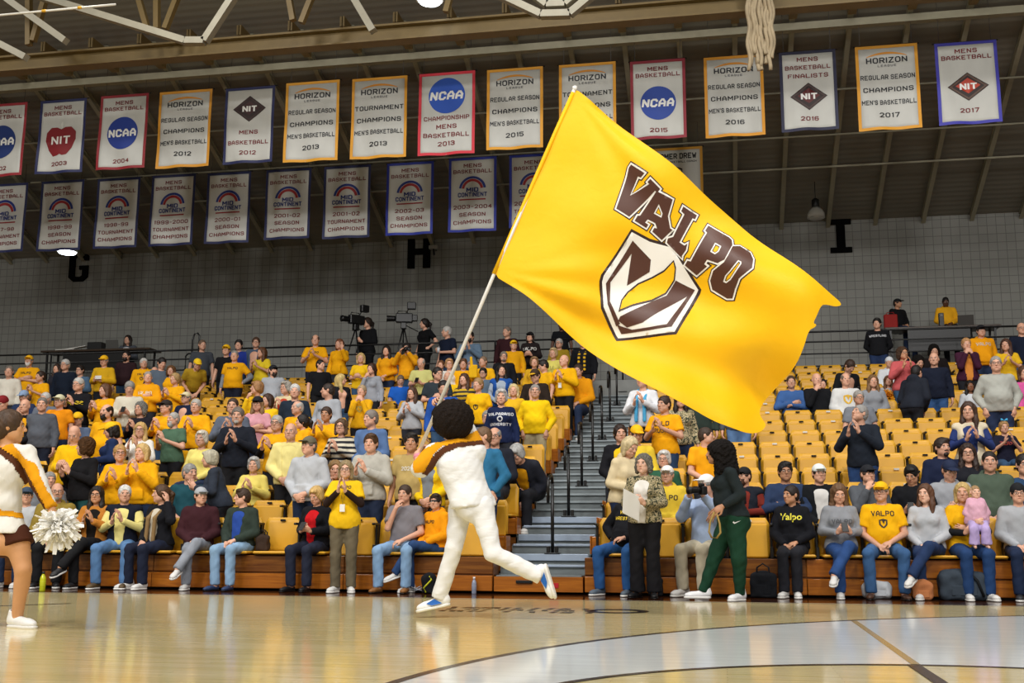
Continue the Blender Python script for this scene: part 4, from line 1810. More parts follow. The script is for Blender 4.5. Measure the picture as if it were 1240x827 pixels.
def banner(px, Y, border, kind, lines, label, group):
    """px = left, right, top, bottom in the photo, at the hanging plane Y"""
    l, r, t, btm = px
    p0, p1 = at_y(l, t, Y), at_y(r, t, Y)
    pm, pb = at_y((l + r) / 2, t, Y), at_y((l + r) / 2, btm, Y)
    w, h = p1[0] - p0[0], pm[2] - pb[2]
    root = empty('banner', (float(pm[0]), Y, float(pm[2])))
    tag(root, label, 'banner', group)
    sd = RNG.uniform(0, 6)

    def wave(x, z):
        d = np.clip(-z / h, 0, 1)
        return .025 * d * np.sin(x * 7 + sd + z * 1.5) + .012 * np.sin(z * 5 + x * 11 + sd) * d

    def put(name, V, F, m, off, parent, color=None):
        V = np.asarray(V, float)
        W = np.stack([V[:, 0], wave(V[:, 0], V[:, 1]) - off, V[:, 1]], 1)
        me = mesh_np(name, W, F if isinstance(F, list) else np.asarray(F), [m], True)
        return make_obj(name, me, parent, color)
    bw = .055
    # cloth: a thin double sheet
    nx, nz = 10, 15
    xs, zs = np.linspace(-w / 2, w / 2, nx), np.linspace(0, -h, nz)
    P, Q = [], []
    for off in (0, .006):
        for z in zs:
            for x in xs:
                P.append((x, wave(x, z) + off, z))
    n0 = nx * nz
    for a in range(nz - 1):
        for c in range(nx - 1):
            i0 = a * nx + c
            Q.append((i0, i0 + nx, i0 + nx + 1, i0 + 1))
            Q.append((n0 + i0, n0 + i0 + 1, n0 + i0 + nx + 1, n0 + i0 + nx))
    rim = [c for c in range(nx)] + [a * nx + nx - 1 for a in range(1, nz)] + [(nz - 1) * nx + c for c in range(nx - 2, -1, -1)] + [a * nx for a in range(nz - 2, 0, -1)]
    for q in range(len(rim)):
        a, c2 = rim[q], rim[(q + 1) % len(rim)]
        Q.append((a, c2, n0 + c2, n0 + a))
    cloth = make_obj('cloth', mesh_np('cloth', np.array(P), Q, [M_CLOTH], True), root)
    o = [(-w / 2 - .005, .005), (w / 2 + .005, .005), (w / 2 + .005, -h - .005), (-w / 2 - .005, -h - .005)]
    q = [(-w / 2 + bw, -bw), (w / 2 - bw, -bw), (w / 2 - bw, -h + bw), (-w / 2 + bw, -h + bw)]
    V, F = tri_poly([o, q], .1)
    put('border', V, F, M_INK, .004, root, border)
    b = MB()
    b.tube([(-w / 2 - .04, .02, .01), (w / 2 + .04, .02, .01)], .014, 8)
    b.build('hanging_rod', M_BLKMET, root, True)
    for sx in (-1, 1):
        b = MB()
        x = sx * w * .42
        b.tube([(x, .02, .01), (x, .02, float(roof_z(Y) - pm[2]) - .02)], .004, 5)
        b.build('hanging_wire', M_BLKMET, root)
    iw, ih = w - 2 * bw, h - 2 * bw

    def text(s, cy, size, color, maxw=.9, bold=.016, spacing=1.12, cx=0.0, parent=None, off=.007, name='lettering', slant=0.0):
        V, F = text_mesh2d(s, bold, spacing)
        k = size
        wd = V[:, 0].max() - V[:, 0].min()
        sx = min(k * 1.3, iw * maxw / wd)
        X = V[:, 0] * sx + cx * iw + V[:, 1] * slant * k
        Z = V[:, 1] * k - bw - cy * ih
        return put(name, np.c_[X, Z], F, M_INK, off, parent or root, color)

    def poly(loops, color, name='emblem', off=.006, parent=None, step=.08):
        """loops in banner units: x in widths from centre, y down in heights"""
        L2 = [[(x * iw, -bw - y * ih) for x, y in lp] for lp in loops]
        V, F = tri_poly(L2, step)
        return put(name, V, F, M_INK, off, parent or root, color)
    asp = iw / ih
    S = .054 * h
    if kind == 'ncaa':
        dark, cy, rad = lines[0], lines[1], .36
        e = poly([[(rad * math.cos(t), cy + rad * asp * math.sin(t)) for t in np.linspace(0, 2 * math.pi, 48, endpoint=False)]], dark)
        text('NCAA', cy, .105 * h, 'e8e8e4', .66, .03, 1.0, parent=e, off=.010, slant=.15 if lines[2] else 0)
        for (s, y) in lines[3]:
            text(s, y, S, '6f1216')
    elif kind == 'nit':
        cy = lines[0]
        dm = [(-.37, cy), (0, cy - .185), (.37, cy), (0, cy + .185)]
        e = poly([dm], '2a1a18')
        poly([[(x * .93, cy + (y - cy) * .93) for x, y in dm], [(x * .78, cy + (y - cy) * .78) for x, y in dm]], lines[2], 'emblem_band', .008, e)
        poly([[(x * .60, cy + (y - cy) * .55 - .01) for x, y in dm]], lines[3], 'emblem_ball', .008, e)
        text('NIT', cy, .078 * h, 'ecece8', .40, .035, 1.0, parent=e, off=.012)
        for (s, y) in lines[1]:
            text(s, y, S, '6f1216' if lines[4] else '6e1a1c')
    elif kind == 'apple':
        pts = [(0, .40), (.10, .37), (.24, .37), (.35, .44), (.36, .55), (.28, .68), (.16, .77), (.06, .78), (0, .76), (-.07, .78), (-.17, .79), (-.28, .70), (-.37, .56), (-.35, .44), (-.24, .37), (-.10, .37)]
        e = poly([pts], '7c1017')
        poly([[(.02, .39), (-.02, .33), (.03, .28), (.045, .33), (.04, .39)]], 'cfcfc8', 'emblem_leaf', .009, e)
        text('NIT', .56, .11 * h, 'e4e2dc', .5, .015, 1.05, parent=e, off=.010)
        for (s, y) in lines:
            text(s, y, S, '6c1418')
    elif kind == 'horizon':
        e = poly([[(x, .105 - .055 * (1 - (x / .36) ** 2)) for x in np.linspace(-.36, .36, 22)] + [(x, .112 - .035 * (1 - (x / .36) ** 2)) for x in np.linspace(.36, -.36, 22)]], 'e0952a', 'emblem')
        text('HORIZON', .155, .068 * h, '1e1f24', .74, .022, 1.06, parent=e, off=.007)
        text('LEAGUE', .225, .026 * h, '55565a', .70, .0, 1.9, parent=e, off=.007)
        for (s, y) in lines:
            text(s, y, S * 1.05, '17181c', .97)
    elif kind == 'mid':
        cy = .43
        e = poly([arc_band(0, cy, .26, .315, .12, math.pi - .12, 24, -asp)], '1c2f80')
        poly([arc_band(0, cy, .19, .25, .12, math.pi - .12, 24, -asp)], '9c2226', 'emblem_band', .006, e)
        text('MID', .435, .062 * h, '1c2b6e', .30, .025, 1.0, parent=e, off=.009)
        text('CONTINENT', .505, .062 * h, '1c2b6e', .68, .025, .98, parent=e, off=.009)
        poly([[(-.31, .565), (.31, .565), (.31, .585), (-.31, .585)]], '8f2024', 'emblem_bar', .006, e)
        for (s, y) in lines:
            text(s, y, S * .98, '6c1418')
    elif kind == 'coach':
        text('HOMER DREW', .085, .075 * h, '1b1a18', .86, .03, 1.0)
        text("MEN'S BASKETBALL COACH", .165, .026 * h, '2a2926', .86, .01, 1.0)
        e = poly([[(x * .14, .36 - y * .13) for x, y in SHIELD[0]]], '2b211b')
        poly([[(x * .115, .36 - y * .105) for x, y in SHIELD[0]]], 'b9b7ae', 'emblem_field', .008, e)
        poly([[(-.06, .42), (-.01, .36), (.0, .29), (.045, .25), (.05, .33), (.01, .41)]], 'd09a1c', 'emblem_ribbon', .010, e)
        for (s, y) in lines:
            text(s, y, .03 * h, '2a2926', .6)


MB_ = [("MENS", .08), ("BASKETBALL", .165)]
G1, G2 = 'banners of the upper row', 'banners of the lower row'
RED, NAVY, GOLD, BLUE = '8e1a24', '1a2050', 'dd9a1e', '1f2f9a'
REG = [("REGULAR SEASON", .37), ("CHAMPIONS", .53), ("MEN'S BASKETBALL", .69)]
TRN = [("TOURNAMENT", .37), ("CHAMPIONS", .53), ("MEN'S BASKETBALL", .69)]
UPR = [
    ((-24, 33, 126, 213), '94202a', 'ncaa', ('17306e', .53, 0, MB_ + [("2002", .92)]), 'red-edged banner with a blue round emblem, cut off by the left border of the view'),
    ((50, 105, 121, 209), NAVY, 'apple', MB_ + [("2003", .90)], 'navy-edged white banner with a dark red apple emblem'),
    ((123, 180, 115, 204), RED, 'ncaa', ('17348a', .52, 0, MB_ + [("2004", .92)]), 'dark red-edged banner with blue round emblem hanging beside the apple banner'),
    ((194, 257, 110, 202), 'cf8f22', 'horizon', REG + [("2012", .85)], 'gold-edged season banner dated 2012 beside the red-edged blue-emblem banner'),
    ((274, 333, 106, 197), NAVY, 'nit', (.27, [("MENS", .60), ("BASKETBALL", .745), ("2012", .89)], '3a2624', '3b1d1c', 1), 'navy-edged banner with a dark diamond emblem at its very top'),
    ((347, 411, 99, 195), 'dc9c24', 'horizon', REG + [("2013", .85)], 'gold-edged regular season banner dated 2013, with shinier cloth'),
    ((427, 493, 94, 191), GOLD, 'horizon', TRN + [("2013", .85)], 'gold-edged tournament champions banner dated 2013'),
    ((508, 575, 88, 187), 'd22a3c', 'ncaa', ('1c50b8', .27, 1, [("CHAMPIONSHIP", .56), ("MENS", .67), ("BASKETBALL", .78), ("2013", .89)]), 'bright red-edged banner with a bright blue round emblem at its top'),
    ((590, 657, 83, 180), GOLD, 'horizon', REG + [("2015", .85)], 'gold-edged regular season banner dated 2015, left of the big flag tip'),
    ((677, 745, 77, 174), GOLD, 'horizon', TRN + [("2015", .85)], 'gold-edged banner half hidden behind the tip of the big yellow flag'),
    ((763, 829, 73, 168), '8c1a2c', 'ncaa', ('1c3f98', .55, 1, MB_ + [("2015", .92)]), 'dark red-edged banner with blue round emblem dated 2015'),
    ((852, 923, 68, 165), 'dc9620', 'horizon', REG + [("2016", .85)], 'gold-edged banner dated 2016 behind the hanging strap bundle'),
    ((943, 1011, 62, 158), '191a3c', 'nit', (.58, [("MENS", .075), ("BASKETBALL", .185), ("FINALISTS", .30), ("2016", .88)], '463330', '5a1c1c', 0), 'dark-edged finalists banner dated 2016 with a diamond emblem'),
    ((1035, 1110, 55, 157), GOLD, 'horizon', REG + [("2017", .85)], 'gold-edged regular season banner dated 2017'),
    ((1131, 1206, 51, 150), '3a38a8', 'nit', (.55, MB_ + [("2017", .86)], '5a4438', 'b8402a', 1), 'purple-blue-edged banner with diamond emblem dated 2017, rightmost of all'),
]
for px, col_, kind, ln, lab in UPR:
    banner(px, 21.5, col_, kind, ln, lab, G1)
T_ = lambda yr: MB_ + [(yr, .68), ("TOURNAMENT", .79), ("CHAMPIONS", .90)]
S_ = lambda yr: MB_ + [(yr, .68), ("SEASON", .79), ("CHAMPIONS", .90)]
LWR = [
    ((-19, 34, 223, 305), T_("1997-98"), 'lower arch-emblem banner cut off by the left border of the view'),
    ((51, 102, 219, 303), S_("1998-99"), 'arch-emblem season banner directly above the lit lamp'),
    ((119, 170, 216, 300), T_("1998-99"), 'arch-emblem tournament banner dated 1998-99'),
    ((185, 237, 212, 297), T_("1999-2000"), 'arch-emblem tournament banner dated 1999-2000'),
    ((252, 304, 209, 294), S_("2000-01"), 'arch-emblem season banner dated 2000-01'),
    ((323, 377, 205, 289), S_("2001-02"), 'arch-emblem season banner dated 2001-02'),
    ((393, 449, 201, 288), T_("2001-02"), 'arch-emblem tournament banner dated 2001-02'),
    ((469, 525, 197, 284), S_("2002-03"), 'arch-emblem season banner dated 2002-03, above the letter H'),
    ((544, 601, 191, 280), S_("2003-2004"), 'bright blue-edged arch-emblem banner dated 2003-2004'),
    ((617, 675, 187, 275), T_("2003-2004"), 'arch-emblem banner mostly hidden behind the big yellow flag'),
]
for i_, (px, ln, lab) in enumerate(LWR):
    banner(px, 24.2, '1a2150' if i_ < 7 else BLUE, 'mid', ln, lab, G2)
banner((787, 850, 179, 272), 24.2, 'c8901e', 'coach', [("700", .60), ("TOURNAMENTS", .70), ("WINS", .78)], 'gold-edged coach banner with a small shield, partly behind the flag', G2)

# big section letters on the wall
SECT = {
    'G': [[(0, .12), (.12, 0), (.38, 0), (.5, .12), (.5, .45), (.27, .45), (.27, .34), (.35, .34), (.35, .17), (.31, .13), (.19, .13), (.15, .17), (.15, .68), (.19, .72), (.31, .72), (.35, .68), (.35, .60), (.5, .60), (.5, .73), (.38, .85), (.12, .85), (0, .73)]],
    'H': [[(0, 0), (.16, 0), (.16, .36), (.35, .36), (.35, 0), (.51, 0), (.51, .85), (.35, .85), (.35, .52), (.16, .52), (.16, .85), (0, .85)]],
    'I': [[(0, .85), (0, .72), (.13, .72), (.13, .13), (0, .13), (0, 0), (.44, 0), (.44, .13), (.31, .13), (.31, .72), (.44, .72), (.44, .85)]],
}
M_LETTER = mat('black_wall_letter', '050505', .9, spec=.1)
for ch, (u, v), sc_, lab in (('G', (82, 341), 1.0, 'black wall letter G under the arch-emblem banners'), ('H', (493, 325), 1.03, 'black wall letter H under the row of banners'), ('I', (1006, 306), 1.0, 'black wall letter I right of the big flag')):
    p = at_y(u, v, WALL_Y - .06)
    V, F = tri_poly([[(x * 1.18 * sc_, z * sc_) for x, z in lp] for lp in SECT[ch]], .3)
    b = MB()
    n = len(V)
    P = [(float(p[0] + x), WALL_Y - .06, float(p[2] + z)) for x, z in V] + [(float(p[0] + x), WALL_Y, float(p[2] + z)) for x, z in V]
    ed = {}
    for f in F:
        for a, c in ((f[0], f[1]), (f[1], f[2]), (f[2], f[0])):
            ed[(a, c)] = 1
    Q = [tuple(f) for f in F] + [tuple(n + j for j in f[::-1]) for f in F]
    Q += [(a, n + a, n + c, c) for (a, c) in ed if (c, a) not in ed]
    b.add(P, Q)
    tag(b.build('wall_letter', M_LETTER), lab, 'letter', 'section letters')

# ------------------------------------------------------------------ the big flag
FLAG_Y, FLAG_S = 9.35, 0.10        # hangs in a nearly upright sheet, its far end a little further back
FO = at_y(597, 333, FLAG_Y)
FA = np.array([1, FLAG_S, 0]) / math.hypot(1, FLAG_S)
FN = np.array([FA[1], -FA[0], 0])  # towards the court


def flag_uv(u, v):
    """photo point -> sheet coordinates (along, up)"""
    d = ray(u, v)
    t = ((FO - CAM) @ FN) / (d @ FN)
    p = CAM + d * t - FO
    return np.array([p @ FA, p[2]])


def flag_w(P):
    a, z = P[:, 0], P[:, 1]
    # distance along the fly, creases running down and out from the hoist
    s = a * .80 - z * .45
    q = a * .55 + z * .85
    far = np.clip(s / 2.2, 0, 1)
    w = .085 * far * np.sin(q * 4.1 + s * 1.1 + .6) + .075 * np.sin(s * 3.9 - q * 1.2 + 1.0) * np.clip(s * 1.2, 0, 1)
    w += .034 * np.sin(q * 9.5 - s * 2.2) * np.clip(far * 1.4, 0.15, 1) + .026 * np.sin(s * 9 + q * 5) * far
    w += .24 * np.clip(far - .70, 0, 1) * np.sin(q * 5.5 + 1.9)
    # long drag folds from the two hoist corners
    for (c0, ang, k) in ((flag_uv(695, 112), -.62, .030), (flag_uv(600, 330), -.42, .026)):
        d0, d1 = a - c0[0], z - c0[1]
        th = np.arctan2(d1, d0) - ang
        rr = np.hypot(d0, d1)
        w += k * np.sin(th * 17) * np.exp(-(th / .5) ** 2) * np.clip(rr * 1.2, 0, 1)
    return w


def flag_xyz(P, off):
    P = np.asarray(P, float)
    w = flag_w(P)
    e = .01
    gx = (flag_w(P + [e, 0]) - w) / e
    gz = (flag_w(P + [0, e]) - w) / e
    n = FN[None, :] - gx[:, None] * FA[None, :] - gz[:, None] * np.array([0, 0, 1.0])[None, :]
    n /= np.linalg.norm(n, axis=1)[:, None]
    return FO + P[:, :1] * FA + P[:, 1:] * np.array([0, 0, 1.0]) + w[:, None] * FN + n * np.reshape(off, (-1, 1))


def smooth_loop(pts, it=2):
    P = [np.asarray(p, float) for p in pts]
    for _ in range(it):
        Q = []
        for i in range(len(P)):
            a, b = P[i], P[(i + 1) % len(P)]
            Q += [a * .75 + b * .25, a * .25 + b * .75]
        P = Q
    return P


OUT = [(597, 333), (612, 300), (630, 258), (650, 212), (672, 160), (690, 118), (696, 108), (704, 112), (722, 128), (745, 148), (770, 168), (795, 188), (825, 210), (855, 236), (885, 260), (915, 285), (945, 310), (975, 336), (1000, 355), (1021, 368),
       (1012, 373), (998, 372), (990, 374), (984, 388), (980, 396), (985, 397), (982, 401), (975, 404), (970, 424), (962, 446), (944, 466), (928, 484), (922, 497), (926, 506), (931, 513), (922, 523), (905, 526), (885, 520), (862, 512), (835, 497), (805, 482), (775, 465), (745, 447), (715, 427), (690, 406), (665, 382), (640, 360), (615, 344)]
M_FLAG = mat('yellow_flag_nylon', 'f4b908', 0.55, noise=0.03, nscale=3, bump=0.15, bscale=10, spec=0.25)
flag = empty('flag', tuple(FO))
tag(flag, 'huge waving yellow flag with brown and white lettering and shield', 'flag')
finv = Matrix.Translation(flag.location).inverted()
loop = [tuple(flag_uv(*p)) for p in smooth_loop(OUT, 2)]
V, F = tri_poly([loop], .035)
n = len(V)
ft = flag_xyz(V, .0025)
bk = flag_xyz(V, -.0025)
ed = set()
for f in F:
    ed |= {(f[0], f[1]), (f[1], f[2]), (f[2], f[0])}
Q = [tuple(f) for f in F] + [tuple(n + j for j in f[::-1]) for f in F] + [(2 * n + a, 3 * n + a, 3 * n + c, 2 * n + c) for (a, c) in ed if (c, a) not in ed]
fm = mesh_np('cloth', np.r_[ft, bk, ft, bk], Q, [M_FLAG], True)
fc = make_obj('cloth', fm, flag)
fc.matrix_parent_inverse = finv
# hoist sleeve
b = MB()
hs = [flag_uv(u, v) for u, v in ((598, 332), (622, 276), (647, 219), (672, 162), (694, 112))]
b.tube([flag_xyz(np.array([p]), 0)[0] for p in hs], .019, 10)
o = b.build('sleeve', M_FLAG, flag, True)
o.matrix_parent_inverse = finv

M_FBROWN = mat('flag_brown_print', '4c2716', 0.5, noise=0.04)
M_FWHITE = mat('flag_white_print', 'e9e4da', 0.5)
M_FDARK = mat('flag_dark_outline', '2c140c', 0.5)


def flag_print(name, loops, m, off, parent=None, step=.03, px=True):
    L2 = [[tuple(flag_uv(*p)) for p in lp] for lp in loops] if px else loops
    V, F = tri_poly(L2, step)
    P1, P2 = flag_xyz(V, off + .0025), flag_xyz(V, -off - .0025)
    n = len(V)
    Q = [tuple(f) for f in F] + [tuple(n + j for j in f[::-1]) for f in F]
    o = make_obj(name, mesh_np(name, np.r_[P1, P2], Q, [m], True), parent or flag)
    if parent is None:
        o.matrix_parent_inverse = finv
    return o


def crop_pts(pts):
    s = 230 / 793.0
    return [(700 + x * s, 190 + y * s) for x, y in pts]


def grow(loop, d):
    """offset a px polygon outward by d px"""
    P = np.array(loop, float)
    ar = ((P[:, 0] * np.roll(P[:, 1], -1)) - (np.roll(P[:, 0], -1) * P[:, 1])).sum()
    sg = 1 if ar > 0 else -1
    out = []
    n = len(P)
    for i in range(n):
        e0, e1 = P[i] - P[i - 1], P[(i + 1) % n] - P[i]
        n0 = np.array([e0[1], -e0[0]]) / (np.linalg.norm(e0) + 1e-9) * sg
        n1 = np.array([e1[1], -e1[0]]) / (np.linalg.norm(e1) + 1e-9) * sg
        m = n0 + n1
        m = m / max(np.linalg.norm(m) ** 2 / 2, .45)
        out.append(tuple(P[i] + m * d))
    return out


# letters, in points of an enlarged view of the lettering
LET = {
    'V': [[(222, 45), (276, 84), (262, 98), (250, 92), (216, 168), (297, 126), (290, 118), (300, 108), (340, 146), (330, 158), (320, 152), (213, 254), (160, 222), (205, 90), (212, 62), (214, 55)]],
    'A': [[(326, 154), (392, 184), (374, 248), (384, 296), (394, 302), (350, 342), (310, 310), (318, 296), (330, 298), (322, 276), (290, 262), (278, 276), (292, 284), (284, 296), (236, 270), (248, 250), (258, 250), (322, 160)], [(336, 206), (318, 238), (346, 252), (350, 238)]],
    'L': [[(438, 208), (496, 240), (488, 256), (478, 252), (424, 352), (446, 366), (458, 358), (452, 384), (436, 404), (436, 414), (372, 352), (376, 336), (398, 330), (444, 238), (430, 226)]],
    'P': [[(545, 284), (628, 338), (640, 352), (640, 378), (608, 440), (582, 450), (540, 430), (528, 446), (540, 456), (500, 484), (450, 442), (460, 426), (474, 430), (540, 316), (532, 306)], [(572, 366), (554, 400), (570, 412), (584, 404), (594, 382)]],
    'O': [[(642, 384), (672, 382), (712, 412), (722, 444), (716, 482), (666, 520), (652, 560), (644, 594), (624, 592), (566, 548), (556, 512), (566, 478), (606, 452), (622, 426)], [(662, 450), (632, 486), (614, 504), (608, 524), (618, 530), (634, 520), (672, 464), (672, 456)]],
}
first = True
for ch in 'VALPO':
    lp = LET[ch]
    outer = crop_pts(lp[0])
    holes = [crop_pts(h) for h in lp[1:]]
    d = flag_print('letter_%s' % ch.lower(), [grow(outer, 3.3)] + [grow(h, -1.8) for h in holes], M_FDARK, .0015 + .0004 * ('VALPO'.index(ch)))
    flag_print('white_edge', [grow(outer, 2.0)] + [grow(h, -1.0) for h in holes], M_FWHITE, .004 + .0004 * ('VALPO'.index(ch)), d)
    flag_print('brown_fill', [grow(outer, .1)] + [grow(h, .6) for h in holes], M_FBROWN, .0065 + .0004 * ('VALPO'.index(ch)), d)

SH_OUT = crop_pts([(222, 302), (300, 338), (400, 362), (520, 542), (515, 560), (410, 742), (300, 752), (160, 762), (150, 745), (95, 630), (88, 515), (95, 490)])
SH_WH = crop_pts([(224, 314), (300, 350), (394, 372), (508, 542), (500, 560), (402, 732), (300, 742), (168, 750), (160, 738), (106, 625), (99, 518), (106, 492)])
SH_BR = crop_pts([(228, 346), (304, 420), (300, 470), (392, 420), (410, 500), (494, 542), (388, 708), (300, 722), (182, 732), (124, 612), (116, 525), (122, 500)])
SH_L = crop_pts([(225, 398), (204, 524), (232, 512), (182, 560), (164, 640), (168, 668), (150, 640), (132, 560), (140, 516)])
sh = flag_print('shield', [SH_OUT], M_FDARK, .0012)
flag_print('white_field', [SH_WH], M_FWHITE, .003, sh)
flag_print('brown_band', [crop_pts([(228, 346), (305, 420), (300, 468), (204, 526), (224, 396), (134, 516), (132, 600), (176, 690), (160, 700), (122, 612), (115, 522)])], M_FBROWN, .0055, sh)
flag_print('brown_band', [crop_pts([(494, 541), (390, 710), (300, 722), (182, 732), (160, 690), (180, 700), (228, 716), (300, 710), (370, 700), (462, 566), (270, 690), (206, 706), (168, 678), (176, 662), (260, 622), (372, 566), (412, 500)])], M_FBROWN, .0058, sh)
flag_print('ribbon_edge', [crop_pts([(402, 420), (412, 450), (408, 500), (370, 560), (310, 596), (230, 618), (168, 644), (180, 590), (206, 552), (250, 515), (310, 488), (360, 460)])], M_FDARK, .0066, sh)
flag_print('yellow_ribbon', [crop_pts([(400, 428), (407, 455), (402, 498), (366, 554), (308, 588), (230, 610), (175, 634), (185, 594), (212, 556), (254, 521), (314, 494), (362, 467)])], M_FLAG, .0082, sh)

# the pole through the sleeve down to the runner's hand
pole_top = flag_xyz(np.array([flag_uv(696, 107)]), 0)[0]
pole_join = flag_xyz(np.array([flag_uv(597, 335)]), 0)[0]
POLE_END = at_y(506.5, 549, 9.32)
b = MB()
b.tube([POLE_END, pole_join, pole_top], .0165, 12)
b.lathe([(0.001, .03), (.02, .02), (.024, 0), (.018, -.02), (.001, -.025)], 12, tuple(pole_top))
po = b.build('flagpole', mat('white_fibreglass_pole', 'dcd8d0', .35), None, True)
tag(po, 'long white pole carrying the huge yellow flag', 'pole')

# ------------------------------------------------------------------ the crowd
M_STRIPE = None


def stripe_mat():
    m, nt, b = node_mat('striped_knit')
    N, L = nt.nodes, nt.links
    tc = N.new('ShaderNodeTexCoord')
    sx = N.new('ShaderNodeSeparateXYZ')
    L.new(tc.outputs['Object'], sx.inputs[0])
    mu = N.new('ShaderNodeMath')
    mu.operation = 'MULTIPLY'
    mu.inputs[1].default_value = 2 * math.pi / .085
    L.new(sx.outputs['Z'], mu.inputs[0])
    sn = N.new('ShaderNodeMath')
    sn.operation = 'SINE'
    L.new(mu.outputs[0], sn.inputs[0])
    gt = N.new('ShaderNodeMath')
    gt.operation = 'GREATER_THAN'
    gt.inputs[1].default_value = 0.1
    L.new(sn.outputs[0], gt.inputs[0])
    mx = N.new('ShaderNodeMix')
    mx.data_type = 'RGBA'
    L.new(gt.outputs[0], mx.inputs['Factor'])
    oi = N.new('ShaderNodeObjectInfo')
    L.new(oi.outputs['Color'], mx.inputs[6])
    mx.inputs[7].default_value = lin('1b1c24')
    L.new(mx.outputs[2], b.inputs['Base Color'])
    b.inputs['Roughness'].default_value = .9
    return m


M_STRIPE = stripe_mat()


def pattern_mat():
    m, nt, b = node_mat('floral_knit')
    N, L = nt.nodes, nt.links
    tc = N.new('ShaderNodeTexCoord')
    vo = N.new('ShaderNodeTexNoise')
    vo.inputs['Scale'].default_value = 22
    vo.inputs['Detail'].default_value = 1
    vo.inputs['Distortion'].default_value = 1.5
    L.new(tc.outputs['Object'], vo.inputs['Vector'])
    cr = N.new('ShaderNodeValToRGB')
    cr.color_ramp.interpolation = 'CONSTANT'
    cr.color_ramp.elements[0].color = lin('2e3524')
    cr.color_ramp.elements[1].position = .46
    cr.color_ramp.elements[1].color = lin('b9aa86')
    e = cr.color_ramp.elements.new(.58)
    e.color = lin('6f6a48')
    L.new(vo.outputs['Fac'], cr.inputs[0])
    L.new(cr.outputs[0], b.inputs['Base Color'])
    b.inputs['Roughness'].default_value = .9
    return m


GD, YL, PY = 'f0ac0c', 'f2c21a', 'eadd8a'
BK, NV, GY, LG, WH, CR = '17171a', '1c2338', '5d6068', 'a9abb0', 'e4e2de', 'dcd3bf'
JN, DJ, LJ, KH = '2f4a78', '1e2c46', '7f9bbb', '8d8163'
BR, DB, BL, GR, WT, GB, LB = '4a3018', '1b120c', 'b48e56', '8d8b88', 'd2d0cc', '6b655e', '8a6a40'
CROWD = []


def P(x, y, pose, top, topcol, hair, haircol, label, row=None, sit=False, face=0, head=0, belly=.15, fem=False, tc=None, lodk=None, **k):
    CROWD.append(dict(x=x, y=y, pose=pose, top=top, topcol=topcol, hair=hair, haircol=haircol, label=label, row=row, sit=sit, face=face, head=head, belly=belly, fem=fem, tc=tc, lodk=lodk, k=k))


def W(x, y, pose, top, topcol, hair, haircol, label, **k):
    P(x, y, pose, top, topcol, hair, haircol, label, fem=True, **k)


VP_ = [('VALPO', .055, .06), (SHIELD, .045, -.045)]
V1 = [('VALPO', .055, .05)]
GA = [('GOLD', .07, .05), ('RUSH', .07, -.05)]

# ---- front row, left of the steps
P(69, 596, 'lap', 'hoodie', '8f7a34', 'bald', GR, 'man in glasses and olive hoodie seated behind the white pompom', row=1, sit=True, face=25, head=10, extras='glasses goatee=8d8378', tc=BK, shoecol=BK)
W(117, 602, 'clap', 'jacket', 'b8772e', 'long', DB, 'woman with long dark hair in tan cardigan, front row, legs crossed', row=1, sit=True, face=10, head=5, inner='1a1512', tc=BK, legs='cross', extras='glasses', shoecol='2a2a2c', skin='t')
P(151, 600, 'clap', 'vest', '161a28', 'short', WT, 'white-haired man in dark vest over pale yellow shirt, jeans, front row', row=1, sit=True, face=12, head=20, belly=.35, inner='e6d98a', sleeves='e6d98a', tc='5b82b0', legs='wide', shoecol='5c4a30')
W(195, 600, 'ear', 'jacket', '15161c', 'pony', BR, 'woman in black jacket with a hand at her ear, front row', row=1, sit=True, face=-15, head=-40, inner='cfc6b4', tc=NV, extras='scarf=8a6f4a')
P(243, 604, 'lap', 'hoodie', '3b1c22', 'short', BR, 'youth in grey cap and maroon hoodie, front row', row=1, sit=True, face=20, head=25, extras='cap=a9acb0', capcol='8e9298', tc='8d929c', legs='cross')
P(293, 609, 'lap', 'jacket', '2f3a33', 'side', '3a2616', 'youth in green jacket looking left, pale jeans and blue slippers, front row', row=1, sit=True, face=-10, head=-45, inner='2a4a9a', tc='8fb0cf', shoe='flat', shoecol='27385c')
W(383, 604, 'phone', 'jacket', '14151b', 'lady', 'c9a566', 'blonde woman in red shirt and black blazer looking at a phone', row=1, sit=True, face=-10, head=-8, inner='c4161d', tc='23283a', extras='phone', hpitch=.35, shoe='flat', shoecol='101014')
W(419, 569, 'pray', 'tee', YL, 'bob', '8f7b58', 'woman standing by the front row in a yellow shirt with dark sleeves, hands together', row=1, face=8, head=0, sleeves='2a1c18', tc='6a604c', extras='glasses lanyard', topt=.024, hem=.84, belly=.05, prints=[('VALPO', .045, .10)], skin='p')
P(490, 601, 'mouthlap', 'polo', '7d7a80', 'short', '3e2c20', 'man in grey polo with his hand at his mouth, pale jeans, front row', row=1, sit=True, face=-5, head=-5, tc='86a8cc', legs='wide', belly=.3, shoe='flat', shoecol='8a5a2a')
P(527, 616, 'lap', 'hoodie', 'f09a0a', 'side', '2a1c14', 'child in a black eye mask and orange-gold hoodie on a front seat', row=1, sit=True, face=-35, head=30, extras='mask', tc='28436e', kid=.74, prints=[('VALPO', .05, .03)], seatlift=.0, legs='cross')

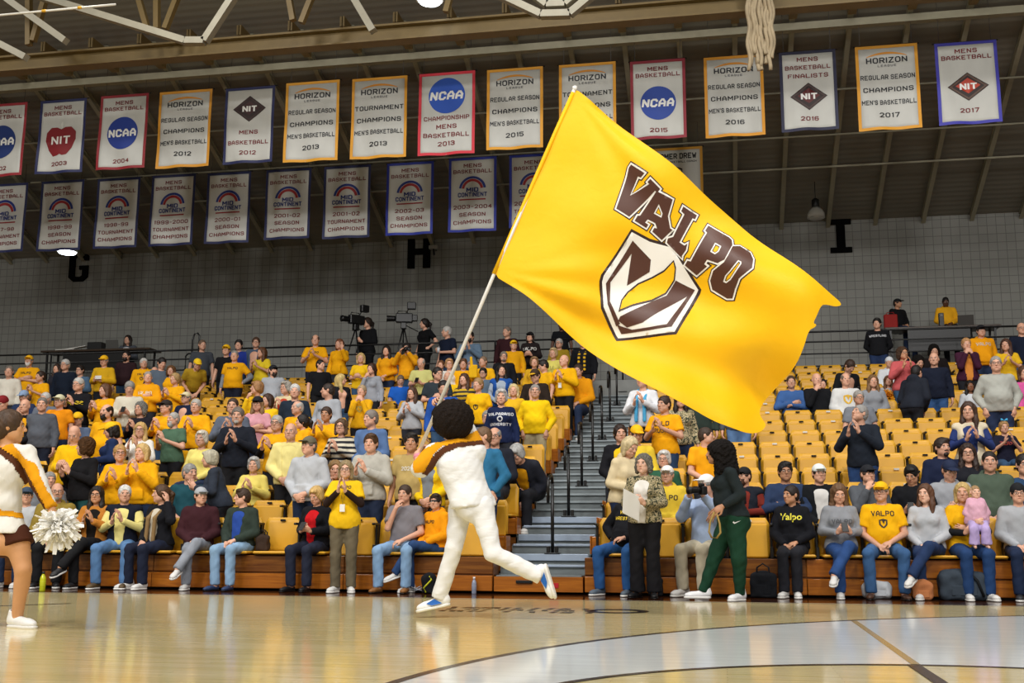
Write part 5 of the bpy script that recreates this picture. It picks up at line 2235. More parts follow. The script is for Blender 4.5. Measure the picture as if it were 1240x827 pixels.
# ---- second row, left
P(32, 603, 'lap', 'long', 'b9bcc0', 'short', GB, 'man in slate cap and pale shirt behind the cheerleader', row=1, sit=True, face=10, head=25, extras='cap=39485a')
P(60, 584, 'lap', 'long', '777a80', 'short', GR, 'grey-haired person peeking out between cheerleader and bald man in glasses', row=3, sit=True, face=15, head=30)
W(103, 541, 'clap', 'long', '141316', 'curly', BR, 'woman in black sweatshirt with curly brown hair clapping', row=2, face=-20, head=-60, belly=.5, tc='1d4a4a')
W(145, 549, 'clap', 'long', GD, 'short', 'b58c54', 'short-haired blond woman in gold sweatshirt and glasses clapping', row=2, face=10, head=25, belly=.3, extras='glasses')
W(172, 548, 'claphigh', 'hoodie', GD, 'bob', 'c7a66a', 'blond woman in gold hoodie clapping, second row', row=2, face=5, head=-15)
P(230, 571, 'lap', 'polo', '1d4a54', 'short', GR, 'grey-haired man in dark teal polo turned to the right, second row', row=2, sit=True, face=30, head=30, belly=.4)
W(216, 538, 'lap', 'tee', GD, 'short', '6a4c2c', 'brown-haired youth in gold printed shirt looking down', row=3, sit=True, head=-5, hpitch=.35, prints=V1)
W(254, 556, 'clap', 'jacket', '2e3440', 'lady', 'b0a994', 'grey curly-haired person in charcoal jacket bent to the left', row=2, face=-70, head=-10, belly=.4, lean=.25)
W(307, 566, 'clap', 'long', 'e2d06c', 'lady', 'a5a5a3', 'old woman with short grey hair in pale yellow sweater, seated clapping', row=3, sit=True, face=5, head=5)
P(374, 540, 'clasp', 'hoodie', 'b7babf', 'short', GB, 'man in olive cap and light grey hoodie standing with clasped hands', row=2, face=-5, head=-15, extras='cap=6a6450', tc='1c2a44', belly=.2, capcol='4a4638')
P(352, 523, 'clasp', 'jacket', 'e2d48a', 'bald', GR, 'balding man in a pale yellow jacket beside grey hoodie man', row=3, face=10, head=-5, inner='e2d48a', tc='18181c', belly=.3)
W(406, 566, 'mouth', 'long', 'e0a010', 'wavy', LB, 'girl in gold top hidden behind the woman in yellow', row=2, sit=True, head=20, belly=.1)
P(449, 537, 'clap', 'hoodie', 'b5b2a8', 'side', BR, 'young man in pale grey hoodie clapping, second row', row=2, face=-8, head=10, tc='1f2a42')
W(433, 553, 'lap', 'long', '3a4a6a', 'short', '3a2a1e', 'small child with dark hair between yellow shirt woman and pale hoodie', row=3, sit=True, kid=.75)
P(498, 536, 'down', 'tee', 'b39a60', 'side', '1a1310', 'boy in tan printed shirt and black shorts standing behind the man in grey polo', row=2, face=-5, head=15, tc='17181c', belly=.45, skin='t', prints=[('2023', .05, .0)], pcol='d8d4c8')
W(521, 549, 'clasp', 'jacket', 'f0c414', 'short', BR, 'person in bright yellow jacket behind the runner', row=2, face=0, head=0, inner='7d8288', tc='5c6066')
P(585, 529, 'pocket', 'zip', '2e6d94', 'crop', '6d5138', 'man in teal blue quarter-zip pullover turned left beside the steps', row=2, face=-25, head=-35, tc='1e2e52', belly=.35)
P(599, 522, 'lap', 'long', '20222c', 'fringe', GR, 'bald man in glasses looking out behind the teal pullover man', row=3, sit=True, face=0, head=0, extras='glasses', seatlift=.25)
P(590, 507, 'lap', 'long', '6d7078', 'short', GR, 'grey man in glasses just above the bald man in glasses', row=4, sit=True, extras='glasses', seatlift=.1)
P(626, 547, 'lap', 'jacket', '23252e', 'lady', 'a8a7a4', 'grey-haired person bent over in a dark jacket by the aisle', row=3, sit=True, face=-15, lean=.75, inner='dd9a10', hpitch=.5, head=-10)
P(648, 474, 'pocket', 'zip', 'f0c40a', 'crop', '8f8a84', 'old man in bright yellow quarter-zip and khaki trousers beside the aisle', row=4, face=0, head=8, tc='a89c7c', belly=.75, lodk=1)

P(537, 470, 'down', 'jacket', '2450a0', 'short', '1a1310', 'dark-haired man in royal blue jacket behind the flagpole', row=7, face=5, head=5, inner='2450a0', hpitch=.2)

# ---- left block, middle rows
P(51, 490, 'down', 'long', '565a62', 'crop', '77706a', 'stout man in grey sweatshirt standing with arms down', row=4, face=10, head=15, belly=.6, tc='1a2030', lodk=1)
P(30, 492, 'lap', 'jacket', '17171c', 'bald', GR, 'bald man in black jacket just left of the stout grey man', row=5, face=10, head=-5, inner='e2a010')
P(90, 526, 'phone', 'zip', 'f0bc0c', 'bald', GR, 'bald man in yellow pullover looking down', row=3, face=5, hpitch=.5, head=5, belly=.4)
P(72, 486, 'down', 'tee', 'ee920c', 'short', GR, 'man in cream cap and orange shirt', face=5, head=-5, extras='cap=cfcaa8 glasses', belly=.4)
P(94, 507, 'lap', 'jacket', '5a6a84', 'short', GR, 'man in yellow cap and denim jacket', row=5, sit=True, extras='cap=f0bc14', head=10, hpitch=.25)
P(129, 499, 'down', 'tee', GD, 'fringe', '241a14', 'big man with full black beard in gold shirt', face=-5, head=-10, extras='beard=1d1512', belly=.7)
W(134, 521, 'phone', 'jacket', '1d2d52', 'bob', DB, 'person in yellow cap and navy jacket turned left', row=4, face=-55, head=-10, extras='cap=f0c01a', hpitch=.3)
W(170, 521, 'claphigh', 'long', 'e6e2da', 'long', 'c3a062', 'blonde woman in glasses and white top clapping', row=4, face=8, head=8, extras='glasses')
P(210, 508, 'clap', 'tee', '4d6b55', 'crop', 'a5a19a', 'grey-bearded man in sage green shirt clapping', row=5, face=-15, head=-10, extras='beard=b5b1aa', belly=.4)
P(201, 493, 'clap', 'long', GD, 'short', GB, 'man in brown-black cap and gold sweatshirt clapping', row=6, face=-5, head=-15, extras='cap=2a211c', belly=.3)
W(170, 495, 'clap', 'long', '1d1b24', 'curly', '77756f', 'woman with grey wavy hair in dark top clapping', row=6, face=0, head=-10)
P(157, 470, 'phone', 'long', 'd2cbb8', 'short', '8c8984', 'man in cream shirt looking at his phone', sit=False, row=7, face=15, head=10, hpitch=.4, belly=.4, extras='phone')
W(127, 473, 'clap', 'long', GD, 'bob', '5b3a24', 'woman with short brown hair in gold sweatshirt clapping', row=8, face=-10, head=-15)
P(95, 464, 'clap', 'long', '15151a', 'short', 'b8b5ae', 'grey-haired man in black sweatshirt with yellow lettering clapping', row=8, face=5, head=-8, belly=.5, extras='glasses', prints=[('VALPO', .075, .0)], pcol='e2c21a')
P(11, 450, 'down', 'zip', 'd9d4c6', 'crop', '7a6e64', 'man in cream-white pullover at the far left of the stands', face=10, head=15, belly=.4)
P(35, 437, 'fold', 'tee', GD, 'short', GR, 'white-bearded man in yellow cap with folded arms', face=8, head=8, extras='cap=f0b414 beard=d8d5d0', prints=V1, belly=.4)
W(49, 456, 'clap', 'tee', GD, 'short', '2f2018', 'dark-haired woman in gold shirt clapping, below the white-bearded man', face=-10, head=-10)
W(69, 448, 'lap', 'long', '2a2a34', 'wavy', '33221a', 'dark-haired woman peeking out behind the navy sweater man', row=13, head=0)
P(79, 442, 'down', 'long', '141d2c', 'short', 'b1afab', 'grey-haired man in dark navy sweater with white collar', face=5, head=-5, extras='glasses', belly=.3)
P(97, 449, 'phone', 'long', '53708c', 'short', '211812', 'dark-haired man in a blue-grey shirt in front of the press table', row=13, sit=True, extras='glasses', seatlift=.2)
P(126, 437, 'phone', 'long', 'd6a81c', 'short', GR, 'man in yellow cap and mustard sweatshirt holding a white phone', face=5, head=0, extras='cap=f0b814', hpitch=.2, belly=.45)
P(153, 431, 'down', 'long', '2f1c20', 'short', '1d1512', 'heavy dark-haired man in maroon shirt in front of the press table', face=5, head=0, extras='glasses beard=1d1512', belly=.6)
P(174, 440, 'down', 'hoodie', GD, 'short', 'c4c0ba', 'white-haired man in gold printed shirt looking right', row=13, face=15, head=25, prints=VP_)
P(179, 457, 'fold', 'hoodie', 'f0a60c', 'crop', 'a49a90', 'man in gold hoodie with arms folded', row=10, face=5, head=25, prints=[('VALPO', .07, .0)], pcol='ece4cc', belly=.5)
P(187, 451, 'lap', 'jacket', '1b2440', 'bald', GR, 'bald man in navy jacket behind the gold hoodie man', row=12, face=5, head=10, inner=GD)
P(196, 440, 'lap', 'long', '566270', 'short', '1a1410', 'dark-haired man in slate shirt looking down to the right', row=14, face=40, hpitch=.35, head=10)
W(207, 449, 'lap', 'long', GD, 'curly', '6e4c2e', 'curly brown-haired woman in gold beside the bending man', row=12, head=15)
W(212, 459, 'clap', 'long', GD, 'pony', 'a78858', 'fair-haired woman in gold top clapping to the left', row=10, head=-12, face=-10)
P(3, 489, 'lap', 'hoodie', '6c1418', 'bald', GR, 'person in dark red knit hat at the left border', row=6, extras='beanie=7c161c', sit=False, hpitch=.3)
P(29, 479, 'lap', 'jacket', '2c3a5c', 'short', GR, 'person in blue and white cap behind the bald man in black jacket', row=8, sit=True, extras='cap=8fa6c6', hpitch=.3)
P(55, 482, 'lap', 'long', '6f7684', 'short', 'c6c4c0', 'white-haired person behind the stout grey sweatshirt man', row=7, sit=True, seatlift=.1)
P(225, 483, 'lap', 'jacket', '18213c', 'short', GR, 'man in cream cap and navy jacket', row=8, sit=False, face=-10, head=0, extras='cap=d3c7a0 glasses')
P(237, 492, 'clap', 'long', GD, 'short', 'aaa69e', 'tall grey-haired man in gold sweatshirt, hands at his chest', row=6, face=5, head=5, belly=.4)
W(244, 531, 'lap', 'long', 'e6d678', 'lady', 'cac3b4', 'white-haired woman in pale yellow sweater', row=4, sit=True, face=0, seatlift=.15)
P(245, 418, 'down', 'polo', '41454c', 'crop', '6a5544', 'big man in dark grey polo at the back rail looking right', face=20, head=25, belly=.5, row=15, tc=BK)
P(239, 441, 'lap', 'polo', 'b08f24', 'short', GR, 'man in yellow cap and olive polo bending forward', row=13, face=40, lean=.65, hpitch=.3, extras='cap=f2c81c', belly=.3)
P(274, 424, 'down', 'tee', '18181c', 'short', '2a1c14', 'man in yellow cap and black shirt at the back', row=14, extras='cap=f0bc14', head=10)
P(284, 431, 'hip', 'tee', GD, 'crop', '9b948c', 'big man in gold lettered shirt over grey sleeves', row=13, face=5, head=10, belly=.75, sleeves='7d838c', tc='171c2c', prints=V1)
P(289, 418, 'down', 'long', '22368a', 'side', '16110e', 'dark-haired boy in blue at the back', row=15, head=15)
P(310, 415, 'down', 'jacket', '46566a', 'short', '4b3426', 'man in slate blue jacket and glasses at the back', row=15, face=-5, head=25, extras='glasses')
W(317, 427, 'clap', 'tee', 'e2c62a', 'long', '5a3820', 'woman with long brown hair in lemon shirt clapping', row=14, face=-10, head=-20)
P(331, 449, 'down', 'hoodie', 'a2a6ac', 'short', '2a1c14', 'bearded man in black cap and light grey hoodie turned right', row=11, face=10, head=40, extras='cap=15171c beard=2a1c14', belly=.5)
P(382, 412, 'clap', 'tee', GD, 'fringe', '5b463a', 'balding man in gold shirt clapping at the back rail', row=15, face=5, head=10, tc='1c2030', prints=[('VALPO', .05, .05)])
W(411, 417, 'wave', 'hoodie', GD, 'bob', '6b3f28', 'woman in gold hoodie raising a hand at the back rail', row=15, face=-5, head=-10)
P(388, 442, 'down', 'tee', '121317', 'crop', '1d1512', 'young man in black printed shirt looking right', row=12, face=30, head=40, tc=BK)
W(413, 460, 'down', 'jacket', '1a1a20', 'long', 'c9b070', 'woman with long blond hair in dark jacket turned away', row=10, face=40, head=60)
P(397, 473, 'lap', 'long', 'a3a7ad', 'crop', '2c201a', 'man in grey sweatshirt turned left', row=9, face=-20, head=-55, belly=.45, prints=[('VALPO', .05, .0)], pcol='4a4c52')
W(311, 470, 'mouth', 'long', YL, 'lady', '9a6f44', 'woman with short auburn hair in yellow sweater looking left', row=8, face=-15, head=-45)
W(312, 489, 'fold', 'tee', 'd49aa4', 'wavy', '8a6844', 'girl in black cap and pink shirt with crossed arms', row=6, extras='cap=1a1a1e', face=5, head=0, hpitch=.1, kid=.95)
W(324, 485, 'down', 'long', YL, 'bob', '3b2418', 'woman with brown hair in yellow turtleneck behind the girl in pink', row=7, face=-5, head=-20)
W(346, 470, 'clap', 'cardigan', 'd4c49a', 'lady', '9a948a', 'grey-haired woman in cream cardigan clapping', row=8, face=-5, head=-20, inner='b2402a', extras='glasses')
P(357, 474, 'down', 'long', '1f2a38', 'short', 'c8c6c2', 'white-haired man in dark navy sweater, middle of the stand', row=7, face=5, head=12, belly=.4)
P(360, 494, 'down', 'long', GD, 'fringe', 'b8b4ae', 'elderly man in gold smiling to the left', row=6, face=-10, head=-25)
W(366, 511, 'clap', 'hoodie', GD, 'pony', '1a1210', 'woman with black ponytail in gold hoodie seen from the side', row=5, face=-40, head=-25)
W(395, 502, 'claphigh', 'long', GD, 'short', '3c281c', 'short dark-haired woman in gold clapping', row=5, face=-5, head=5, skin='t')
W(413, 517, 'clap', 'long', 'cbc3ae', 'bob', '57402a', 'woman in striped cream sweater and glasses', row=4, face=-5, head=8, extras='glasses', stripe=True)
P(335, 513, 'clap', 'long', GD, 'short', 'a39f99', 'grey-haired man in glasses and gold top with black sleeves clapping', row=4, face=-8, head=12, sleeves='17171b', extras='glasses', topstyle='tee')
P(288, 502, 'clap', 'zip', '1b1f29', 'short', '6c625a', 'man with grey goatee in dark navy quarter-zip clapping', row=4, face=8, head=5, extras='goatee=b0aca6', belly=.35, lodk=1, tc=BK)
P(282, 489, 'clap', 'long', '5b6270', 'crop', '3c2a20', 'dark-haired man in slate sweater right behind the navy quarter-zip man', row=5, face=10, head=5)
W(437, 434, 'phone', 'tee', YL, 'bob', 'c2a46a', 'blonde woman in yellow shirt holding a dark bag', row=13, face=5, head=5)
W(468, 425, 'lap', 'long', 'e8a010', 'long', '1c1410', 'dark-haired woman in gold with a camera strap', row=14, face=0, head=0)
P(493, 422, 'camera', 'hoodie', 'e8a010', 'short', '1a1310', 'person in gold holding a camera to the face', row=14, face=0, head=0, extras='noface')
W(450, 447, 'mouth', 'long', '989ca4', 'pony', '3a241a', 'woman in grey top with a hand at her mouth', row=11, face=-8, head=-10)
P(510, 440, 'phone', 'polo', 'c9c67c', 'fringe', 'a49e96', 'bald man in pale lime shirt looking at his phone', row=12, face=0, head=0, hpitch=.4, belly=.4, extras='phone')
P(485, 464, 'lap', 'polo', '1f5fc0', 'crop', '6b5a4c', 'man in bright blue polo looking down, seated', row=12, sit=True, face=15, head=10, hpitch=.45)
W(499, 477, 'clap', 'long', 'b2b5ba', 'long', '4a3020', 'woman with long brown hair in light grey sweater clapping', row=8, face=-5, head=-8)
P(530, 453, 'phone', 'polo', '2c343a', 'short', '1d1511', 'man in dark grey polo with a phone', row=11, face=15, head=30, extras='glasses', belly=.3)
P(542, 459, 'down', 'tee', YL, 'bald', GR, 'bald man in yellow shirt beside the flagpole', row=10, face=5, head=5, belly=.4)
W(562, 460, 'down', 'long', 'c09a1a', 'long', '4a2e1c', 'brown-haired woman in black and gold jersey', row=10, face=-5, head=-5, stripe=True)
P(561, 441, 'wave', 'long', GD, 'side', '5a3a22', 'boy raising a gold foam finger', row=12, face=5, head=5)
W(544, 441, 'lap', 'long', 'd8d4cc', 'lady', 'b58a5c', 'woman with short ginger hair in white behind the pole', row=12, face=5, head=10, extras='glasses')
W(534, 442, 'lap', 'long', '1a1a20', 'short', '6b4426', 'child with reddish hair beside the lime shirt man', row=13, kid=.8, sit=False)
W(438, 474, 'mouthboth', 'long', 'e8ac12', 'short', 'a89070', 'woman in gold sweatshirt with both hands at her mouth', row=8, face=5, head=-5, prints=[(SHIELD, .06, -.02)], pcol='b0a050')
P(449, 507, 'lap', 'long', '56719c', 'short', '7d746c', 'grey-haired man in blue shirt looking left', row=6, sit=False, face=-10, head=-25, belly=.3)
P(541, 402, 'hold', 'polo', '141c30', 'short', 'b4b1ac', 'grey-haired man in navy shirt holding a drink on the walkway', row=16, face=-35, head=-25)
P(569, 408, 'pray', 'long', '62788e', 'short', '201611', 'bearded man in denim shirt with hands at his face', row=15, extras='beard=201611', head=0)
P(614, 402, 'down', 'long', '33171c', 'crop', '7a6c60', 'man in dark maroon sweater at the back looking left', row=16, face=-5, head=-25)
P(622, 418, 'down', 'long', 'eeaa10', 'short', GR, 'man in yellow cap and gold sweatshirt with a badge', row=15, face=5, head=15, extras='cap=f4c41a')
W(642, 408, 'phone', 'hoodie', '241c1c', 'bob', '2a1c16', 'person in black cap and dark hoodie with white lettering', row=16, face=0, head=-10, extras='cap=171518', prints=[('VALPO', .08, .02)], pcol='e4e2dc')
P(680, 394, 'down', 'polo', '101216', 'crop', '17100d', 'man in black polo standing on the walkway by the flag', row=17, skin='d')
P(677, 416, 'lap', 'long', '9a7f1e', 'short', 'a3a09b', 'grey-haired person in glasses behind the pale yellow woman', row=15, extras='glasses', head=-10)
W(670, 428, 'down', 'long', 'dcd068', 'lady', 'b89e72', 'woman in pale lemon sweater with a badge', row=14, face=-5, head=-5, extras='lanyard')
P(683, 437, 'clap', 'long', 'f0b408', 'bald', 'c4b4a4', 'bald man in gold sweater with a lanyard clapping', row=11, face=-15, head=-20, belly=.45, extras='lanyard', tc=BK)
P(706, 414, 'down', 'jacket', '14151a', 'short', '4a3626', 'man in dark coat with a striped yellow and black scarf', row=14, face=-5, head=0, inner='1c1c22', extras='scarf=e8b410 striped', tc='1c1e26')
P(658, 443, 'one', 'polo', 'eab010', 'short', '1c1410', 'dark-haired man in gold polo bending to the left', row=11, face=-40, head=-25, hpitch=.3, belly=.3, tc=BK)
W(647, 440, 'lap', 'long', 'd0a020', 'lady', '8a6a48', 'woman behind the gold polo man, only her face to be seen', row=12, head=10)
P(610, 432, 'down', 'jacket', '17171c', 'short', '7c7268', 'man in glasses and black jacket, upper left section', row=13, face=5, head=8, extras='glasses goatee', inner='1c1c22')
P(648, 455, 'lap', 'jacket', '2a2019', 'short', '3a2a20', 'man in brown and gold cap and brown jacket behind the yellow quarter-zip man', row=9, face=-10, hpitch=.3, extras='cap=3a2a1a glasses', head=-10, capcol='d8a41a')
P(585, 438, 'down', 'tee', 'f0b414', 'crop', '7a6450', 'short-haired man in gold shirt looking left', row=12, face=-5, head=-15)
W(607, 449, 'lap', 'vest', '1f4f9a', 'long', '15100e', 'woman with black hair in a blue vest over grey sleeves', row=10, face=10, head=15, inner='9aa6b4', sleeves='9aa6b4')
P(585, 452, 'lap', 'long', '5a6d80', 'side', '1c1410', 'boy in glasses beside the blue vest woman', row=11, kid=.85, extras='glasses', sit=False)
W(622, 473, 'down', 'long', 'e0b020', 'bob', 'd2bc88', 'old blonde woman in gold beside the navy sweatshirt', row=8, face=-5, head=10)
W(607, 481, 'down', 'long', '172244', 'lady', 'b2b1ae', 'grey-haired woman in navy sweatshirt with white lettering', row=6, face=3, head=5, prints=[('VALPARAISO', .05, .06), ([[(math.cos(t), math.sin(t)) for t in np.linspace(0, 6.28, 20)], [(.6 * math.cos(t), .6 * math.sin(t)) for t in np.linspace(0, 6.28, 20)]], .045, -.015), ('UNIVERSITY', .045, -.10)], pcol='d4d6da', lodk=1)
W(579, 466, 'down', 'tee', 'f0b80c', 'short', '9a7a50', 'woman with short fair hair in a gold and black jersey, arms down', row=8, face=-5, head=-15, prints=[(SHIELD, .05, -.08)], belly=.3)
P(700, 446, 'lap', 'hoodie', 'e89a0c', 'short', '3a2a20', 'person in an orange-gold jacket behind the aisle rail', row=11, sit=True, face=-10, seatlift=.1)

# ---- walkway and press tables
P(445, 391, 'hold', 'long', '0e0f12', 'pony', '2a1c14', 'camera operator in black sweater beside the left video camera', row=17, face=-25, head=-15, tc='0f1014', extras='glasses')
W(514, 392, 'hip', 'tee', '0d0d10', 'pony', '1e1410', 'camera operator in black shirt with hand on hip by the right video camera', row=17, face=-35, head=-25, tc='0e0e11')
P(155, 411, 'lap', 'jacket', '4d5158', 'wavy', '241812', 'person in grey behind the laptop at the left press table', row=17.6, sit=True, inner='d0d0d0', seatlift=.35)
P(1088, 385, 'lap', 'long', '101013', 'short', '201610', 'person in black cap and black top at the right press table', row=17.6, sit=True, face=30, head=20, extras='cap=17171a', skin='t', seatlift=.75)
P(1146, 381, 'lap', 'hoodie', 'e2a41c', 'crop', '120d0b', 'young man in gold hoodie seated at the right press table', row=17.6, sit=True, skin='d', hpitch=.35, seatlift=.75)
P(1062, 392, 'back', 'long', '15161a', 'side', '15100d', 'young man in black sweatshirt with white lettering, hands behind his back', row=16, face=-8, head=-10, prints=[('WRESTLING', .05, .05)], pcol='d4d6da', tc='23355a')

# ---- right of the steps
P(768, 600, 'hiplap', 'hoodie', '17181d', 'short', '4a3a2c', 'person in black hoodie with yellow lettering and blue jeans, front seat beside the steps', row=1, sit=True, face=-20, tilt=.10, lean=-.18, head=20, tc='2c5a94', legs='wide', belly=.6, shoecol='54606c', prints=[('VALPO', .05, .06), ('WRESTLING', .045, -.02)], pcol='e2c030', headdx=0, by='body')
W(779, 562, 'phone', 'cardigan', 'b9a67e', 'curly', '77736a', 'woman with curly grey hair in patterned cardigan holding papers', row=1, face=-12, head=-5, inner='eeeae2', tc='141317', shoe='flat', shoecol='101013', trs='wide', pattern=True, yoff=-.25, skin='p', lodk=1)
W(763, 541, 'phone', 'hoodie', 'd9c8a2', 'bob', 'd0bd92', 'woman with blond-grey hair in cream hoodie looking down', row=2, face=35, head=10, hpitch=.4, lean=.2, tc='1d2a48', belly=.3)
W(751, 522, 'lap', 'jacket', '16161b', 'pony', '2a1a14', 'dark-haired woman in black with a yellow collar by the steps', row=4, sit=True, inner='e2b414', face=5, head=10, seatlift=.1)
P(771, 523, 'lap', 'long', 'e8c83a', 'short', '3a281e', 'person in yellow cap behind the cream hoodie woman', row=4, sit=True, face=20, extras='cap=f0b810', hpitch=.3, seatlift=.1)
P(804, 490, 'clap', 'tee', 'f0a80c', 'short', '35241a', 'dark-haired man in gold shirt with lettering clapping below the flag', row=3, face=-20, head=-15, prints=GA, tc='28405f', belly=.4, lodk=1)
W(778, 460, 'clap', 'gown', 'dedfe2', 'short', '8a7a6a', 'woman in white blouse with a sky-blue scarf beside the steps', row=7, face=-10, head=-15, extras='scarf=4fa6d2', tc=BK)
W(824, 485, 'down', 'long', '3a2c24', 'wavy', '241812', 'woman in dark floral top half hidden by the flag', row=6, face=5, head=5, pattern=True)
P(847, 470, 'down', 'long', '2e3a34', 'short', '33241a', 'person behind the flag, only jeans showing beneath its hem', row=4, tc='2c4a72')
P(893, 468, 'down', 'long', '4a4f58', 'short', '33241a', 'person hidden behind the low corner of the flag, pale jeans', row=4, tc='5a7ba6')
P(855, 528, 'lap', 'tee', 'f0a410', 'crop', '3b2a1e', 'boy in gold shirt seen from behind next to the woman in green', row=3, sit=False, face=25, head=60, kid=.85, prints=[(SHIELD, .06, .03)])
W(804, 558, 'lap', 'long', '2f5c44', 'lady', 'c9c7c2', 'white-haired woman in glasses behind the white-capped man in yellow hoodie', row=3, sit=True, extras='glasses', head=-10)
P(808, 577, 'lap', 'hoodie', 'e2c23c', 'short', GR, 'man in white cap and yellow lettered hoodie', row=2, sit=True, face=-5, head=-5, extras='cap=e6e4e0', prints=[('VALPO', .07, .03)], tc='2a2a30')
P(855, 585, 'camera', 'long', 'a9bcdc', 'short', GR, 'photographer in white cap and pale blue shirt aiming a camera', row=1, sit=True, face=-25, head=-20, extras='cap=eeece8 noface', tc='c9bfa6', lodk=1, belly=.3)
P(901, 580, 'phone', 'vest', '1e222c', 'short', '3a241a', 'bearded man in black cap and dark vest over rust sleeves with a camera', row=2, sit=True, face=-15, head=-20, extras='cap=17181c beard=4a2c1c', inner='7a2c22', sleeves='7a2c22', belly=.3)
P(951, 571, 'fold', 'long', '2b3a58', 'side', '120d0c', 'black-haired young man in glasses and slate navy top with folded arms', row=2, sit=True, face=0, head=5, extras='glasses', skin='t')
W(958, 604, 'lap', 'hoodie', '15161c', 'short', '241814', 'woman with short dark hair in black hoodie with yellow script, front row', row=1, sit=True, face=-10, head=-40, tc='23242b', prints=[('Valpo', .085, .04)], pcol='e2d63a', skin='t', legs='close')
P(992, 575, 'lap', 'jacket', '14161a', 'short', '2a1c14', 'young man in white cap and black jacket, second row', row=2, sit=True, face=5, head=5, extras='cap=dfe3e0', capcol='d6ded8', inner='d8d6d2')
W(1016, 601, 'phone', 'long', '8e9197', 'long', '6a4c32', 'woman with long brown hair in grey sweatshirt using a phone, front row', row=1, sit=True, face=3, head=0, hpitch=.3, tc='2a4a80', legs='cross', extras='phone', prints=[('VALPO', .06, -.02)], pcol='5a5c62')
P(1051, 577, 'mouth', 'hoodie', '565a60', 'short', '4a382c', 'man in black cap and grey hoodie, hand near his face', row=2, sit=True, face=5, head=15, extras='cap=191b22', belly=.35)
P(1067, 598, 'lap', 'tee', 'f0b20c', 'short', '8a7a68', 'man in yellow cap and gold shirt with a shield print, jeans, front row', row=1, sit=True, face=-5, head=-15, extras='cap=f4b90c glasses', tc='3d6290', legs='wide', belly=.65, prints=[('VALPO', .065, .07), (SHIELD, .055, -.05)], shoe='flat', shoecol='4a3020')
P(1104, 578, 'phone', 'hoodie', '15161a', 'side', '0f0c0b', 'black-haired youth in black hoodie looking at a phone', row=2, sit=True, face=-15, head=-10, hpitch=.4, skin='t', extras='phone')
W(1121, 602, 'lap', 'long', 'b4b7bc', 'wavy', '5a3a26', 'woman with brown hair in pale grey sweatshirt, legs crossed, front row', row=1, sit=True, face=-12, head=-20, tc='22365c', legs='cross', skin='p')
W(1166, 600, 'baby', 'tee', 'eab010', 'bob', 'c2a468', 'blonde woman in yellow shirt and dark sleeves holding a baby', row=1, sit=True, face=5, head=-20, sleeves='18181c', tc='22406e')
P(1233, 602, 'lap', 'long', 'a6a9ae', 'short', '2a1c14', 'man in black knit hat and light grey sweatshirt at the right border', row=1, sit=True, face=-5, head=0, extras='beanie=15161a glasses', tc='1d2b48', shoecol='2a2c30')
P(1150, 570, 'phone', 'hoodie', '9a9da3', 'short', '3a2c22', 'man in navy cap and grey hoodie looking down, second row', row=2, sit=True, face=-5, head=15, extras='cap=1a2542', hpitch=.35)
P(1198, 556, 'lap', 'hoodie', '4c5a4c', 'crop', '1d1511', 'heavy young man in grey-green hoodie, second row', row=2, sit=True, face=-3, head=-5, belly=.6, seatlift=.06)
P(1240, 556, 'lap', 'long', '2a4464', 'short', '1d1511', 'person in blue top cut by the right border', row=2, sit=True, extras='glasses')
P(1141, 541, 'lap', 'hoodie', '18203a', 'side', '2a1c15', 'dark-haired man in navy hoodie, third row', row=3, sit=True, face=5, head=15, extras='goatee', lean=-.1, seatlift=.08)
W(1172, 548, 'lap', 'long', '1c1d24', 'long', '30201a', 'woman in glasses and dark top below the cream vest woman', row=3, sit=True, extras='glasses', head=-10)
W(1217, 533, 'claphigh', 'tee', '17182a', 'pony', '9a7648', 'little girl with sky-blue hair bow clapping', row=4, sit=True, kid=.72, prints=[('TEAM', .07, .02)], pcol='b8402c', seatlift=.2, bow='4aa8d8')
P(1041, 501, 'claphigh', 'zip', '1c222c', 'short', '8e8b88', 'grey-haired man in dark quarter-zip clapping and looking up', row=4, face=-25, head=-30, hpitch=-.35, belly=.35, inner=None, tc='25406c', lodk=1)
P(1040, 482, 'lap', 'tee', '777b83', 'short', '9a9691', 'man in glasses and grey shirt behind the clapping dark quarter-zip man', row=8, sit=True, face=5, extras='glasses', belly=.5)
W(1173, 498, 'clap', 'vest', 'd6c9ae', 'wavy', '3f281c', 'woman in cream vest over navy striped sleeves clapping', row=4, face=-8, head=-12, inner='27366a', sleeves='27366a', lodk=1)
P(1206, 441, 'pocket', 'zip', 'a9aaa2', 'crop', '9a9590', 'big man in pale grey quarter-zip and glasses, hands in pockets', row=8, face=-5, head=-5, belly=.85, extras='glasses', tc='232f4c', lodk=1)
P(1131, 435, 'down', 'zip', '151b2c', 'bald', '9a9590', 'tall bald man in navy quarter-zip and jeans', row=8, face=-5, head=-10, belly=.4, tc='34588a', lodk=1)
W(1093, 428, 'claphigh', 'jacket', 'c25a5c', 'curly', '4a3628', 'woman in salmon pink jacket clapping', row=11, face=5, head=20, inner='c25a5c', extras='glasses', skin='t', belly=.3)
W(1170, 417, 'mouthboth', 'jacket', '3f1a30', 'short', 'b98a5a', 'woman with short fair hair in plum coat, hands at her face', row=12, face=0, head=0, inner='d88a3a')
P(1188, 401, 'down', 'hoodie', 'ee9f0c', 'short', '2a1c14', 'man in black cap and gold jacket at the upper right', row=14, face=5, head=-5, extras='cap=17181c', belly=.5, prints=[('VALPO', .07, .05)], pcol='c9c4b4')
W(1218, 418, 'clap', 'tee', 'e2b420', 'long', '4a2e20', 'woman with long brown hair in yellow printed shirt at the upper right', row=12, face=-10, head=-15)
P(1237, 398, 'down', 'long', '161d30', 'bald', '9a9590', 'bald man in glasses and navy top at the right border', row=14, extras='glasses')
